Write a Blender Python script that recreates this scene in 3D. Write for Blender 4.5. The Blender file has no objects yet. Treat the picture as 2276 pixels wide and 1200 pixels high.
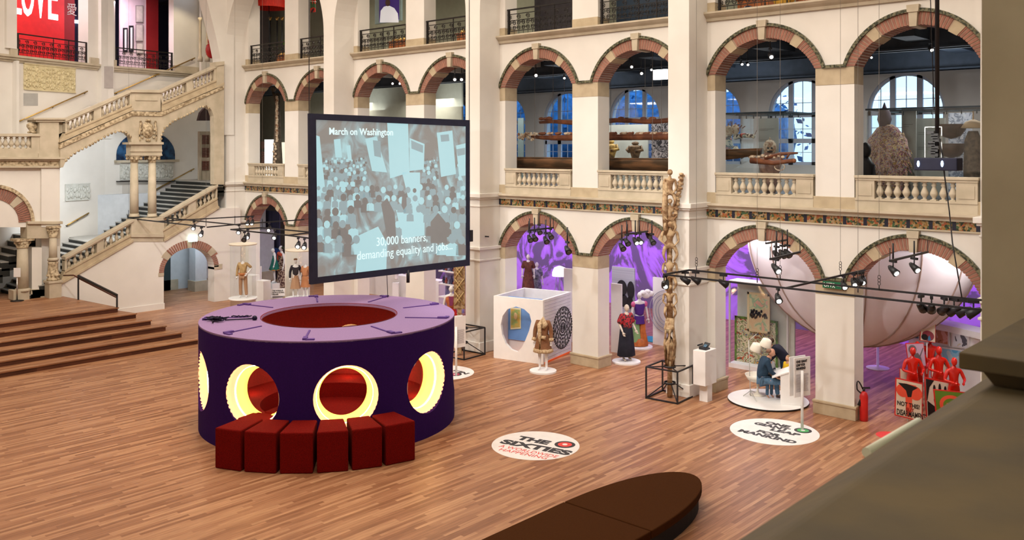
import bpy, bmesh, math, random
from mathutils import Vector, Matrix
random.seed(7)
PI = math.pi
scene = bpy.context.scene
COL = scene.collection

# ---------------------------------------------------------------- camera, world, big lights, exposure
EYE = Vector((0.0, 0.0, 6.95))
cam = bpy.data.cameras.new('camera')
cam.sensor_width = 36.0
cam.lens = 36.0 * 2014 / 2276
cam.shift_y = -270.0 / 2276
cam.clip_start = 0.1
cam.clip_end = 400
cam.dof.use_dof = True
cam.dof.focus_distance = 24.0
cam.dof.aperture_fstop = 8.0
cam_o = bpy.data.objects.new('camera', cam)
COL.objects.link(cam_o)
cam_o.location = EYE
cam_o.rotation_euler = (PI / 2, 0, math.atan2(.6731, .7396))
scene.camera = cam_o
scene.view_settings.view_transform = 'Standard'
scene.view_settings.look = 'None'
scene.view_settings.gamma = 1.0
scene.view_settings.exposure = 0.0
scene.view_settings.use_curve_mapping = False

w = bpy.data.worlds.new('dusk_sky')
scene.world = w
w.use_nodes = True
wn = w.node_tree
bg = wn.nodes['Background']
tc = wn.nodes.new('ShaderNodeTexCoord')
sx = wn.nodes.new('ShaderNodeSeparateXYZ')
rp = wn.nodes.new('ShaderNodeValToRGB')
wn.links.new(tc.outputs['Generated'], sx.inputs[0])
wn.links.new(sx.outputs['Z'], rp.inputs[0])
rp.color_ramp.elements[0].position = 0.0
rp.color_ramp.elements[0].color = (0.55, 0.80, 1.0, 1)
rp.color_ramp.elements[1].position = 0.35
rp.color_ramp.elements[1].color = (0.35, 0.65, 1.0, 1)
wn.links.new(rp.outputs[0], bg.inputs[0])
bg.inputs[1].default_value = 1.9

def area(name, loc, rot, sx_, sy_, power, col=(1, .88, .74), spread=None):
    l = bpy.data.lights.new(name, 'AREA')
    l.shape = 'RECTANGLE'; l.size = sx_; l.size_y = sy_; l.energy = power; l.color = col
    if spread: l.spread = spread
    o = bpy.data.objects.new(name, l); COL.objects.link(o)
    o.location = loc; o.rotation_euler = rot
    return o

def spot(name, loc, aim, power, deg=40, col=(1, .86, .7), r=.06, blend=.5):
    l = bpy.data.lights.new(name, 'SPOT')
    l.energy = power; l.spot_size = math.radians(deg); l.spot_blend = blend; l.color = col; l.shadow_soft_size = r
    o = bpy.data.objects.new(name, l); COL.objects.link(o)
    o.location = loc
    o.rotation_euler = (Vector(aim) - Vector(loc)).to_track_quat('-Z', 'Y').to_euler()
    return o

# lantern roof of the hall
area('roof_light', (-19, 11, 19.0), (0, 0, 0), 30, 18, 6000, (1, .87, .73))
area('near_pier_fill', (1.5, -1.5, 10.2), (.35, 0, 0), 1.2, 1.2, 90, (1, .86, .6))  # unseen area light added to brighten the pier beside the camera
# unseen spots added to wash the arcade, upper and lower walls
for k_, cx_ in enumerate((-34.1, -25.9, -17.8, -9.6)):
    spot('fill_flood', (cx_ + 3.0, 8.5, 17.5), (cx_ - 1.0, 23, 5.4), 2700, 60, (1, .90, .79), .25, .9)
    spot('low_wall_fill', (cx_ + 1.2, 13.5, 8.6), (cx_, 23, 2.8), 1150, 84, (1, .97, .95), .12, .7)
spot('fill_flood', (-22, 9, 16.5), (-38.5, 18.0, 6.0), 4300, 44, (1, .94, .84), .3, .8)  # same added floods, turned to the stair end
spot('fill_flood', (-24, 2, 16.0), (-40.0, 13.5, 7.0), 2300, 36, (1, .96, .88), .3, .8)

# ---------------------------------------------------------------- helpers
def ray(px, py):
    a = (px - 1138) / 2014.0
    return Vector((.7396 * a - .6731, .6731 * a + .7396, -(py - 330) / 2014.0))

def at(px, py, X=None, Y=None, Z=None, D=None, P=None):
    """the world point seen at a photo pixel on a given plane"""
    r = ray(px, py)
    if X is not None: d = X / r.x
    elif Y is not None: d = Y / r.y
    elif Z is not None: d = (Z - EYE.z) / r.z
    elif P is not None:                      # vertical plane through two plan points
        (x0, y0), (x1, y1) = P
        nx, ny = y1 - y0, x0 - x1
        d = (nx * x0 + ny * y0) / (nx * r.x + ny * r.y)
    else: d = D
    return EYE + r * d

MATS = {}
def mat(name, col, rough=.6, col2=None, scale=4.0, detail=3, metal=0.0, bump=0.0, emit=None, spec=.4, stretch=None, lo=.35, hi=.65, sheen=0):
    if name in MATS: return MATS[name]
    m = bpy.data.materials.new(name); m.use_nodes = True
    nt = m.node_tree; b = nt.nodes['Principled BSDF']
    b.inputs['Roughness'].default_value = rough
    b.inputs['Metallic'].default_value = metal
    b.inputs['Specular IOR Level'].default_value = spec
    b.inputs['Base Color'].default_value = (*col, 1)
    if sheen: b.inputs['Sheen Weight'].default_value = sheen
    tcn = nt.nodes.new('ShaderNodeTexCoord'); mp = nt.nodes.new('ShaderNodeMapping')
    nt.links.new(tcn.outputs['Object'], mp.inputs[0])
    if stretch: mp.inputs['Scale'].default_value = stretch
    nz = nt.nodes.new('ShaderNodeTexNoise'); nz.inputs['Scale'].default_value = scale; nz.inputs['Detail'].default_value = detail
    nt.links.new(mp.outputs[0], nz.inputs['Vector'])
    if col2 is None: col2 = tuple(c * .93 for c in col)
    r = nt.nodes.new('ShaderNodeValToRGB')
    r.color_ramp.elements[0].position = lo; r.color_ramp.elements[0].color = (*col, 1)
    r.color_ramp.elements[1].position = hi; r.color_ramp.elements[1].color = (*col2, 1)
    nt.links.new(nz.outputs['Fac'], r.inputs[0]); nt.links.new(r.outputs[0], b.inputs['Base Color'])
    if bump:
        bp = nt.nodes.new('ShaderNodeBump'); bp.inputs['Strength'].default_value = bump; bp.inputs['Distance'].default_value = .02
        nt.links.new(nz.outputs['Fac'], bp.inputs['Height']); nt.links.new(bp.outputs[0], b.inputs['Normal'])
    if emit:
        b.inputs['Emission Color'].default_value = (*emit[0], 1); b.inputs['Emission Strength'].default_value = emit[1]
    MATS[name] = m
    return m

def glass(name, tint=(1, 1, 1), gloss=.08):
    if name in MATS: return MATS[name]
    m = bpy.data.materials.new(name); m.use_nodes = True
    nt = m.node_tree; nt.nodes.clear()
    o = nt.nodes.new('ShaderNodeOutputMaterial'); mx = nt.nodes.new('ShaderNodeMixShader'); mx.inputs[0].default_value = gloss
    t = nt.nodes.new('ShaderNodeBsdfTransparent'); t.inputs[0].default_value = (*tint, 1)
    g = nt.nodes.new('ShaderNodeBsdfGlossy'); g.inputs['Roughness'].default_value = .03
    nt.links.new(t.outputs[0], mx.inputs[1]); nt.links.new(g.outputs[0], mx.inputs[2]); nt.links.new(mx.outputs[0], o.inputs[0])
    MATS[name] = m
    return m

class M:
    """collects shapes and links them as one mesh object"""
    def __init__(s): s.v = []; s.f = []; s.m = []; s.s = []
    def add(s, vs, fs, m=0, sm=False):
        n = len(s.v); s.v += [tuple(v) for v in vs]
        for f in fs: s.f.append([i + n for i in f]); s.m.append(m); s.s.append(sm)
        return s
    def box(s, x0, x1, y0, y1, z0, z1, m=0):
        return s.add([(x, y, z) for x in (x0, x1) for y in (y0, y1) for z in (z0, z1)],
                     [(0, 1, 3, 2), (4, 6, 7, 5), (0, 4, 5, 1), (2, 3, 7, 6), (0, 2, 6, 4), (1, 5, 7, 3)], m)
    def obox(s, c, a, hx, hy, z0, z1, m=0, tilt=None):
        """box centred at plan point c, turned a about z"""
        ca, sa = math.cos(a), math.sin(a)
        vs = []
        for x in (-hx, hx):
            for y in (-hy, hy):
                for z in (z0, z1): vs.append((c[0] + x * ca - y * sa, c[1] + x * sa + y * ca, z))
        return s.add(vs, [(0, 1, 3, 2), (4, 6, 7, 5), (0, 4, 5, 1), (2, 3, 7, 6), (0, 2, 6, 4), (1, 5, 7, 3)], m)
    def prism(s, a, off, m=0, mside=None):
        """polygon a (3-D points) swept by off"""
        n = len(a); off = Vector(off); b = [Vector(p) + off for p in a]
        s.add([Vector(p) for p in a] + b, [list(range(n))[::-1], list(range(n, 2 * n))], m)
        s.add([Vector(p) for p in a] + b, [(i, (i + 1) % n, (i + 1) % n + n, i + n) for i in range(n)], m if mside is None else mside)
        return s
    def quad(s, a, b, c, d, m=0): return s.add([a, b, c, d], [(0, 1, 2, 3)], m)
    def lathe(s, prof, c=(0, 0, 0), n=16, m=0, sm=True, a0=0, a1=2 * PI, sx=1, sy=1):
        full = abs(a1 - a0 - 2 * PI) < 1e-6; k = n if full else n + 1
        vs = []
        for r, z in prof:
            for i in range(k):
                a = a0 + (a1 - a0) * i / n
                vs.append((c[0] + r * sx * math.cos(a), c[1] + r * sy * math.sin(a), c[2] + z))
        fs = []
        for j in range(len(prof) - 1):
            for i in range(n):
                i2 = (i + 1) % k
                fs.append((j * k + i, j * k + i2, (j + 1) * k + i2, (j + 1) * k + i))
        s.add(vs, fs, m, sm)
        if full:
            if prof[0][0] > 1e-5 and abs(prof[0][1] - prof[1][1]) > 1e-6: s.add(vs[:k], [list(range(k))[::-1]], m)
            if prof[-1][0] > 1e-5 and abs(prof[-1][1] - prof[-2][1]) > 1e-6: s.add(vs[-k:], [list(range(k))], m)
        return s
    def tube(s, pts, r, n=8, m=0, cap=True, sm=True):
        pts = [Vector(p) for p in pts]; N = len(pts)
        rr = r if isinstance(r, (list, tuple)) else [r] * N
        vs = []
        for i, p in enumerate(pts):
            t = (pts[min(i + 1, N - 1)] - pts[max(i - 1, 0)]).normalized()
            u = t.cross(Vector((0, 0, 1)))
            if u.length < 1e-3: u = t.cross(Vector((0, 1, 0)))
            u.normalize(); v = t.cross(u)
            for k in range(n):
                a = 2 * PI * k / n + (PI / 4 if n == 4 else 0)
                vs.append(p + (u * math.cos(a) + v * math.sin(a)) * rr[i])
        fs = [(i * n + k, i * n + (k + 1) % n, (i + 1) * n + (k + 1) % n, (i + 1) * n + k) for i in range(N - 1) for k in range(n)]
        s.add(vs, fs, m, sm and n > 4)
        if cap: s.add(vs[:n], [list(range(n))], m); s.add(vs[-n:], [list(range(n))[::-1]], m)
        return s
    def ball(s, c, r, n=12, m=0, sq=None):
        if not isinstance(r, (list, tuple)): r = (r, r, r)
        k = n // 2
        vs = []; fs = []
        for j in range(k + 1):
            t = PI * j / k
            for i in range(n):
                a = 2 * PI * i / n
                vs.append((c[0] + r[0] * math.sin(t) * math.cos(a), c[1] + r[1] * math.sin(t) * math.sin(a), c[2] - r[2] * math.cos(t)))
        for j in range(k):
            for i in range(n): fs.append((j * n + i, j * n + (i + 1) % n, (j + 1) * n + (i + 1) % n, (j + 1) * n + i))
        return s.add(vs, fs, m, True)
    def out(s, name, mats, parent=None, world=True, bevel=0, weld=False, subsurf=0, **props):
        if not isinstance(mats, (list, tuple)): mats = [mats]
        me = bpy.data.meshes.new(name)
        off = parent.matrix_basis.translation if (parent is not None and world) else Vector((0, 0, 0))
        if parent is not None and world and parent.parent is not None and parent.type == 'MESH': off = off + parent.parent.matrix_basis.translation
        me.from_pydata([tuple(Vector(v) - off) for v in s.v], [], s.f)
        for m_ in mats: me.materials.append(m_)
        me.polygons.foreach_set('material_index', s.m)
        me.polygons.foreach_set('use_smooth', s.s)
        bm = bmesh.new(); bm.from_mesh(me)
        bmesh.ops.remove_doubles(bm, verts=bm.verts, dist=1e-5)
        bmesh.ops.recalc_face_normals(bm, faces=bm.faces)
        bm.to_mesh(me); bm.free(); me.update()
        o = bpy.data.objects.new(name, me); COL.objects.link(o)
        if parent is not None: o.parent = parent
        if bevel:
            b = o.modifiers.new('bevel', 'BEVEL'); b.width = bevel; b.segments = 2; b.limit_method = 'ANGLE'
        if subsurf:
            b = o.modifiers.new('sub', 'SUBSURF'); b.levels = subsurf; b.render_levels = subsurf
        for k, v in props.items(): o[k] = v
        return o

def thing(name, label, cat, loc=(0, 0, 0), group=None, rz=0):
    o = bpy.data.objects.new(name, None); COL.objects.link(o)
    o.location = loc; o.rotation_euler = (0, 0, rz); o.empty_display_size = .1
    o['label'] = label; o['category'] = cat
    if group: o['group'] = group
    return o
def tag(o, label, cat, group=None):
    o['label'] = label; o['category'] = cat
    if group: o['group'] = group
    return o
KIDS = {}
def copy_tree(o, loc=None, label=None, rz=None, group=None, parent=None):
    c = o.copy(); COL.objects.link(c)
    if parent is not None: c.parent = parent
    for ch in [x for x in o.children]: copy_tree(ch, parent=c)
    if loc is not None: c.location = loc
    if rz is not None: c.rotation_euler = (0, 0, rz)
    if label: c['label'] = label
    if group: c['group'] = group
    return c
def struct(mb, name, mats, **k):
    o = mb.out(name, mats, **k); o['kind'] = 'structure'; return o

def lettering(name, txt, m, parent, origin, right, up, size, align='LEFT', depth=.004, bold=0, sx=1.0, world=True):
    """text as a mesh part: origin/right/up in world (or parent) space"""
    cu = bpy.data.curves.new(name, 'FONT'); cu.body = txt; cu.size = size; cu.align_x = align
    cu.extrude = depth; cu.offset = bold; cu.resolution_u = 3; cu.space_line = .85
    tmp = bpy.data.objects.new('tmp', cu); COL.objects.link(tmp)
    dg = bpy.context.evaluated_depsgraph_get()
    me = bpy.data.meshes.new_from_object(tmp.evaluated_get(dg)); me.name = name
    bpy.data.objects.remove(tmp)
    R = Vector(right).normalized(); U = Vector(up).normalized(); N = R.cross(U)
    O = Vector(origin)
    if parent is not None and world: O = O - parent.matrix_basis.translation
    for v in me.vertices:
        c = v.co.copy(); v.co = O + R * c.x * sx + U * c.y + N * c.z
    me.materials.clear(); me.materials.append(m)
    o = bpy.data.objects.new(name, me); COL.objects.link(o)
    if parent is not None: o.parent = parent
    return o
# ---------------------------------------------------------------- materials
PLASTER = mat('warm_plaster', (.72, .69, .64), .8, (.68, .65, .60), 1.2, 4, bump=.03)
PLASTER2 = mat('gallery_plaster', (.60, .59, .57), .85, (.56, .55, .53), 1.5)
STONE = mat('sandstone', (.48, .39, .26), .75, (.40, .32, .21), 3.0, 5, bump=.08)
STONE2 = mat('pale_sandstone', (.52, .45, .34), .75, (.43, .37, .27), 2.5, 5, bump=.08)
STONED = mat('carved_sandstone', (.55, .45, .30), .8, (.22, .16, .09), 9.0, 4, bump=.5, lo=.42, hi=.62)
BRICK = mat('red_brick', (.33, .145, .10), .8, (.24, .11, .08), 6.0, 2)
MORTAR = mat('mortar', (.38, .27, .20), .9)
IRON = mat('black_iron', (.012, .011, .011), .45, (.02, .016, .014), metal=.3)
BLACK = mat('black_paint', (.01, .01, .012), .5, (.016, .016, .02))
NAVY = mat('navy_black_edge', (.008, .010, .03), .7, (.012, .014, .038))
WHITE = mat('white_paint', (.80, .79, .78), .5, (.77, .76, .75))
BRASS = mat('brass', (.55, .36, .12), .35, (.45, .29, .09), metal=.8)
DARKBEAM = mat('dark_beam', (.028, .042, .062), .6, (.04, .055, .08))
RED = mat('red_paint', (.55, .015, .012), .4, (.42, .01, .01))
GLASS = glass('clear_glass')
VGLASS = glass('case_glass', (.96, .98, .98), .05)

def wood_floor(name, c0, c1, c2, w_=.085, L=1.3, rough=.42, axis='Y'):
    m = bpy.data.materials.new(name); m.use_nodes = True
    nt = m.node_tree; b = nt.nodes['Principled BSDF']; N = nt.nodes.new; K = nt.links.new
    t = N('ShaderNodeTexCoord'); s = N('ShaderNodeSeparateXYZ'); K(t.outputs['Object'], s.inputs[0])
    def mth(op, a, b_=None):
        n = N('ShaderNodeMath'); n.operation = op
        for i, v in enumerate((a, b_)):
            if v is None: continue
            if isinstance(v, (int, float)): n.inputs[i].default_value = v
            else: K(v, n.inputs[i])
        return n.outputs[0]
    X, Y_ = (s.outputs['X'], s.outputs['Y']) if axis == 'Y' else (s.outputs['Y'], s.outputs['X'])
    u = mth('DIVIDE', X, w_); row = mth('FLOOR', u)
    wn1 = N('ShaderNodeTexWhiteNoise'); wn1.noise_dimensions = '1D'; K(row, wn1.inputs['W'])
    v = mth('ADD', mth('DIVIDE', Y_, L), mth('MULTIPLY', wn1.outputs['Value'], 7.3)); cell = mth('FLOOR', v)
    cb = N('ShaderNodeCombineXYZ'); K(row, cb.inputs[0]); K(cell, cb.inputs[1])
    wn2 = N('ShaderNodeTexWhiteNoise'); wn2.noise_dimensions = '2D'; K(cb.outputs[0], wn2.inputs['Vector'])
    r = N('ShaderNodeValToRGB'); e = r.color_ramp.elements
    e[0].position = 0; e[0].color = (*c0, 1); e[1].position = 1; e[1].color = (*c2, 1)
    q = e.new(.5); q.color = (*c1, 1)
    K(wn2.outputs['Value'], r.inputs[0])
    nz = N('ShaderNodeTexNoise'); mp = N('ShaderNodeMapping'); mp.inputs['Scale'].default_value = (22, 1.2, 1) if axis == 'Y' else (1.2, 22, 1)
    K(t.outputs['Object'], mp.inputs[0]); K(mp.outputs[0], nz.inputs['Vector']); nz.inputs['Scale'].default_value = 1.3; nz.inputs['Detail'].default_value = 4
    mx = N('ShaderNodeMix'); mx.data_type = 'RGBA'; mx.blend_type = 'MULTIPLY'; mx.inputs[0].default_value = .55
    r2 = N('ShaderNodeValToRGB'); r2.color_ramp.elements[0].position = .3; r2.color_ramp.elements[0].color = (.45, .38, .33, 1)
    r2.color_ramp.elements[1].position = .62; r2.color_ramp.elements[1].color = (1, 1, 1, 1)
    K(nz.outputs['Fac'], r2.inputs[0]); K(r.outputs[0], mx.inputs[6]); K(r2.outputs[0], mx.inputs[7])
    # seams between boards
    fr = mth('FRACT', u); seam = mth('LESS_THAN', fr, .05)
    mx2 = N('ShaderNodeMix'); mx2.data_type = 'RGBA'; K(mth('MULTIPLY', seam, .55), mx2.inputs[0]); K(mx.outputs[2], mx2.inputs[6]); mx2.inputs[7].default_value = (.05, .022, .012, 1)
    K(mx2.outputs[2], b.inputs['Base Color'])
    b.inputs['Roughness'].default_value = rough; b.inputs['Specular IOR Level'].default_value = .35
    MATS[name] = m
    return m
WOOD = wood_floor('oak_boards', (.25, .105, .047), (.375, .178, .088), (.50, .27, .14))
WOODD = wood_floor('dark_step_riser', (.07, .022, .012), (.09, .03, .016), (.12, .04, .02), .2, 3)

# glazed tile frieze: repeating dark blossoms on ochre and green
def frieze_mat(name, s1=1.9, base=(.30, .19, .07), axis=0):
    m = bpy.data.materials.new(name); m.use_nodes = True
    nt = m.node_tree; b = nt.nodes['Principled BSDF']; N = nt.nodes.new; K = nt.links.new
    t = N('ShaderNodeTexCoord'); mp = N('ShaderNodeMapping'); K(t.outputs['Object'], mp.inputs[0])
    vo = N('ShaderNodeTexVoronoi'); vo.inputs['Scale'].default_value = 20; K(mp.outputs[0], vo.inputs['Vector'])
    r = N('ShaderNodeValToRGB'); e = r.color_ramp.elements; r.color_ramp.interpolation = 'CONSTANT'
    e[0].color = (.02, .03, .015, 1); e[1].position = .85; e[1].color = (.30, .20, .08, 1)
    for p_, c_ in ((.2, (.25, .13, .03, 1)), (.38, (.05, .10, .04, 1)), (.52, (.34, .24, .13, 1)), (.7, (.30, .08, .03, 1))):
        q = e.new(p_); q.color = c_
    sp = N('ShaderNodeSeparateColor'); K(vo.outputs['Color'], sp.inputs[0]); K(sp.outputs[0], r.inputs[0])
    s = N('ShaderNodeSeparateXYZ'); K(t.outputs['Object'], s.inputs[0])
    w_ = N('ShaderNodeMath'); w_.operation = 'MULTIPLY'; w_.inputs[1].default_value = s1 * 2 * PI / 1.0; K(s.outputs[axis], w_.inputs[0])
    si = N('ShaderNodeMath'); si.operation = 'SINE'; K(w_.outputs[0], si.inputs[0])
    gt = N('ShaderNodeMath'); gt.operation = 'GREATER_THAN'; gt.inputs[1].default_value = .86; K(si.outputs[0], gt.inputs[0])
    mx = N('ShaderNodeMix'); mx.data_type = 'RGBA'; K(gt.outputs[0], mx.inputs[0]); K(r.outputs[0], mx.inputs[6]); mx.inputs[7].default_value = (.012, .014, .03, 1)
    K(mx.outputs[2], b.inputs['Base Color']); b.inputs['Roughness'].default_value = .3
    MATS[name] = m
    return m
FRIEZE = frieze_mat('tile_frieze')
FRIEZEY = frieze_mat('tile_frieze_end', axis=1)
HOOD = mat('glazed_hood_tiles', (.16, .15, .09), .35, (.03, .035, .02), 14, 2, lo=.45, hi=.55)
# ---------------------------------------------------------------- room shell
YW, YT = 23.0, 23.6          # arcade plane and its back face
YP = 22.0                    # pilaster front
P0 = [-37.8, -29.65, -21.5, -13.35]
BW = 7.47
GY = 34.0                    # outer wall of the galleries

m = M(); m.box(-56, 6, -6, 36, -.3, 0); struct(m, 'floor', WOOD)

# arch geometry: intrados / extrados as offsets over the opening centre
HWI, RII, HWO, RIO = 1.48, .93, 1.68, 1.24
def arc(hw, rise):
    R = (hw * hw + rise * rise) / (2 * rise); return R, rise - R, math.asin(min(1, hw / R))
RI, CI, AI = arc(HWI, RII); RO, CO, AO = arc(HWO, RIO)
def intr(t): a = -AI + 2 * AI * t; return RI * math.sin(a), CI + RI * math.cos(a)
def extr(t): a = -AO + 2 * AO * t; return RO * math.sin(a), CO + RO * math.cos(a)
CEN = (1.73, 5.72)           # opening centres inside a bay
SPR = (3.54, 9.05)           # springing heights
NA = 28
def brick_arch(cx, z, idx, label_):
    root = bpy.data.objects.new('trim_%d' % idx, None); COL.objects.link(root); root.location = (cx, YW, z); root['kind'] = 'structure'
    b = M(); stone = M(); ks = M(); hd = M()
    nb = 46
    def seg(mb, t0, t1, y0, y1, ein=0.0, eout=0.0):
        pts = []
        for t in (t0, t1):
            (xi, zi), (xo, zo) = intr(t), extr(t)
            ux, uz = xo - xi, zo - zi; L = math.hypot(ux, uz); ux /= L; uz /= L
            pts.append(((xi - ux * ein, zi - uz * ein), (xo + ux * eout, zo + uz * eout)))
        (a0, b0), (a1, b1) = pts
        q = [a0, b0, b1, a1]
        mb.prism([(cx + p[0], y0, z + p[1]) for p in q], (0, y1 - y0, 0))
    blocks = [(0.21, .275), (.725, .79)]
    for k in range(nb):
        t0, t1 = k / nb, (k + 1) / nb; tm = (t0 + t1) / 2
        if any(a < tm < c for a, c in blocks) or .475 < tm < .525: continue
        seg(b, t0 + .15 / nb, t1 - .15 / nb, YW - .03, YT + .01, .012)
    mo = M()
    for k in range(nb): seg(mo, k / nb, (k + 1) / nb, YW - .018, YT, 0.0)
    for a, c in blocks: seg(stone, a, c, YW - .045, YT + .02, .03)
    seg(ks, .476, .524, YW - .13, YT + .02, .05, .13)
    seg(ks, .470, .530, YW - .15, YT - .3, -.30, .17)
    for k in range(nb):      # hood moulding hugging the ring
        p = [extr(k / nb), extr((k + 1) / nb)]
        q = []
        for x_, z_ in p:
            L = math.hypot(x_, z_ - CO); ux, uz = x_ / L, (z_ - CO) / L
            q.append(((x_, z_), (x_ + ux * .085, z_ + uz * .085)))
        (a0, b0), (a1, b1) = q
        if .475 < (k + .5) / nb < .525: continue
        hd.prism([(cx + p_[0], YW - .075, z + p_[1]) for p_ in (a0, b0, b1, a1)], (0, .12, 0))
    b.out('brick', BRICK, root); mo.out('mortar', MORTAR, root); stone.out('stone_block', STONE, root)
    ks.out('keystone', STONE2, root); hd.out('hood_moulding', HOOD, root)

def arch_fill(mb, cx, z, ztop, y0, y1, hw, curve, n=NA):
    for k in range(n):
        (xa, za), (xb, zb) = curve(k / n), curve((k + 1) / n)
        xa += cx; xb += cx; za += z; zb += z
        mb.add([(xa, y0, za), (xb, y0, zb), (xb, y0, ztop), (xa, y0, ztop), (xa, y1, za), (xb, y1, zb), (xb, y1, ztop), (xa, y1, ztop)],
               [(0, 1, 2, 3), (7, 6, 5, 4), (0, 4, 5, 1)])

tn = 1
for bi, p in enumerate(P0):
    L, R_ = p, p + BW
    piers = [(L, p + CEN[0] - HWI), (p + CEN[0] + HWI, p + CEN[1] - HWI), (p + CEN[1] + HWI, R_)]
    wall = M(); st = M()
    for (a, c) in piers:
        wall.box(a, c, YW, YT, 0.28, SPR[0] - .40)
        wall.box(a, c, YW, YT, 5.70, SPR[1] - .45)
        wall.box(a, c, YW, YT, 11.1, 14.8)
        e = .05
        st.box(a - (e if a > L + .1 else 0), c + (e if c < R_ - .1 else 0), YW - e, YT + e, 0, .30)     # plinths
        st.box(a - (.07 if a > L + .1 else 0), c + (.07 if c < R_ - .1 else 0), YW - .07, YT + .07, .30, .36)
        st.box(a, c, YW - .01, YT + .01, SPR[0] - .40, SPR[0])                                             # imposts
        st.box(a, c, YW - .01, YT + .01, SPR[1] - .45, SPR[1])
        st.box(a - (e if a > L + .1 else 0), c + (e if c < R_ - .1 else 0), YW - .04, YT + e, 5.38, 5.70)
        st.box(a, c, YW - .02, YT + .02, 10.83, 11.12)
    for lv, (z, top) in enumerate(zip(SPR, (5.40, 10.66))):
        for (a, c) in piers: wall.box(a, c, YW, YT, z, top)
        for cc in CEN: arch_fill(wall, p + cc, z, top, YW, YT, HWI, intr)
    wall.box(L, R_, YW, YT, 14.8, 16)
    struct(wall, 'wall_right', PLASTER)
    struct(st, 'trim_%d' % tn, STONE, bevel=.01); tn += 1
    # hood band between the two arches and at the bay ends
    hb = M()
    for z in SPR:
        for (a, c) in ((L, p + CEN[0] - HWO), (p + CEN[0] + HWO, p + CEN[1] - HWO), (p + CEN[1] + HWO, R_)):
            hb.box(a, c, YW - .06, YW, z - .01, z + .07)
    struct(hb, 'trim_%d' % tn, HOOD); tn += 1
    # frieze and string courses
    fz = M(); fz.box(L, R_, YW - .05, YW + .01, 5.0, 5.22); struct(fz, 'trim_%d' % tn, FRIEZE); tn += 1
    co = M()
    co.box(L, R_, YW - .06, YW + .01, 4.96, 5.0); co.box(L, R_, YW - .12, YW, 5.22, 5.28)
    co.prism([(L, YW, 5.28), (L, YW - .13, 5.28), (L, YW - .24, 5.34), (L, YW - .24, 5.40), (L, YW, 5.40)], (BW, 0, 0))
    co.prism([(L, YW, 10.58), (L, YW - .06, 10.58), (L, YW - .08, 10.66), (L, YW - .16, 10.72), (L, YW - .22, 10.78), (L, YW - .22, 10.83), (L, YT, 10.83), (L, YT, 10.7), (L, YW, 10.7)], (BW, 0, 0))
    struct(co, 'trim_%d' % tn, STONE2); tn += 1
    for lv, z in enumerate(SPR):
        for cc in CEN: brick_arch(p + cc, z, tn, ''); tn += 1

# giant pilasters with the sprung arches over each bay
PW = .68
for k in range(5):
    xr = P0[k] if k < 4 else P0[3] + BW + PW
    pl = M(); x0 = xr - PW
    if k == 0: x0 = xr - .75
    pl.box(x0, xr, YP, YT, 0, 16)
    if k == 4:
        pass
    struct(pl, 'wall_right', PLASTER)
    tr = M(); e = .06
    for (za, zb, e) in ((0, .36, .05), (3.12, 3.18, .05), (3.5, 3.6, .08), (4.96, 5.02, .03), (5.28, 5.42, .13), (5.22, 5.28, .07)):
        tr.box(x0 - e, xr + e, YP - e, YW - .001, za, zb)
    struct(tr, 'trim_%d' % tn, PLASTER, bevel=.015); tn += 1
ga = M()
for p in P0:                 # giant arch: spandrel panels between pilasters, springing at 9.6
    cx = p + BW / 2; hw = BW / 2; rise = hw; z = 11.6
    n = 40
    pts = [(-hw * math.cos(PI * k / n), rise * math.sin(PI * k / n)) for k in range(n + 1)]
    for k in range(n):
        (xa, za), (xb, zb) = pts[k], pts[k + 1]
        ga.add([(cx + xa, YP, z + za), (cx + xb, YP, z + zb), (cx + xb, YP, 16), (cx + xa, YP, 16), (cx + xa, YW, z + za), (cx + xb, YW, z + zb)],
               [(0, 1, 2, 3), (0, 4, 5, 1)])
struct(ga, 'wall_right', PLASTER)
# beyond the corner pilaster the wall returns to the stair wall
# gallery slabs, ceilings, outer wall
g = M(); g.box(-55.9, 6, YT - .4, GY, 5.1, 5.38); struct(g, 'floor', mat('gallery_floor', (.16, .12, .10), .5))
g = M(); g.box(-55.9, 6, YT - .3, GY, 10.45, 10.6); struct(g, 'ceiling', mat('gallery_soffit', (.42, .41, .40), .8))
g = M(); g.box(-55.9, 6, YT, GY, 14.9, 15.1); struct(g, 'ceiling', mat('dark_ceiling', (.03, .03, .04), .8))
g = M(); g.box(-55.9, 6, YT - .1, GY, 10.6, 10.83); struct(g, 'floor', mat('gallery_floor', (.2, .1, .07), .5))
g = M(); g.box(-55.9, 6, YT, GY, 4.86, 5.1); struct(g, 'ceiling', mat('lower_soffit', (.5, .48, .5), .8))
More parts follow.
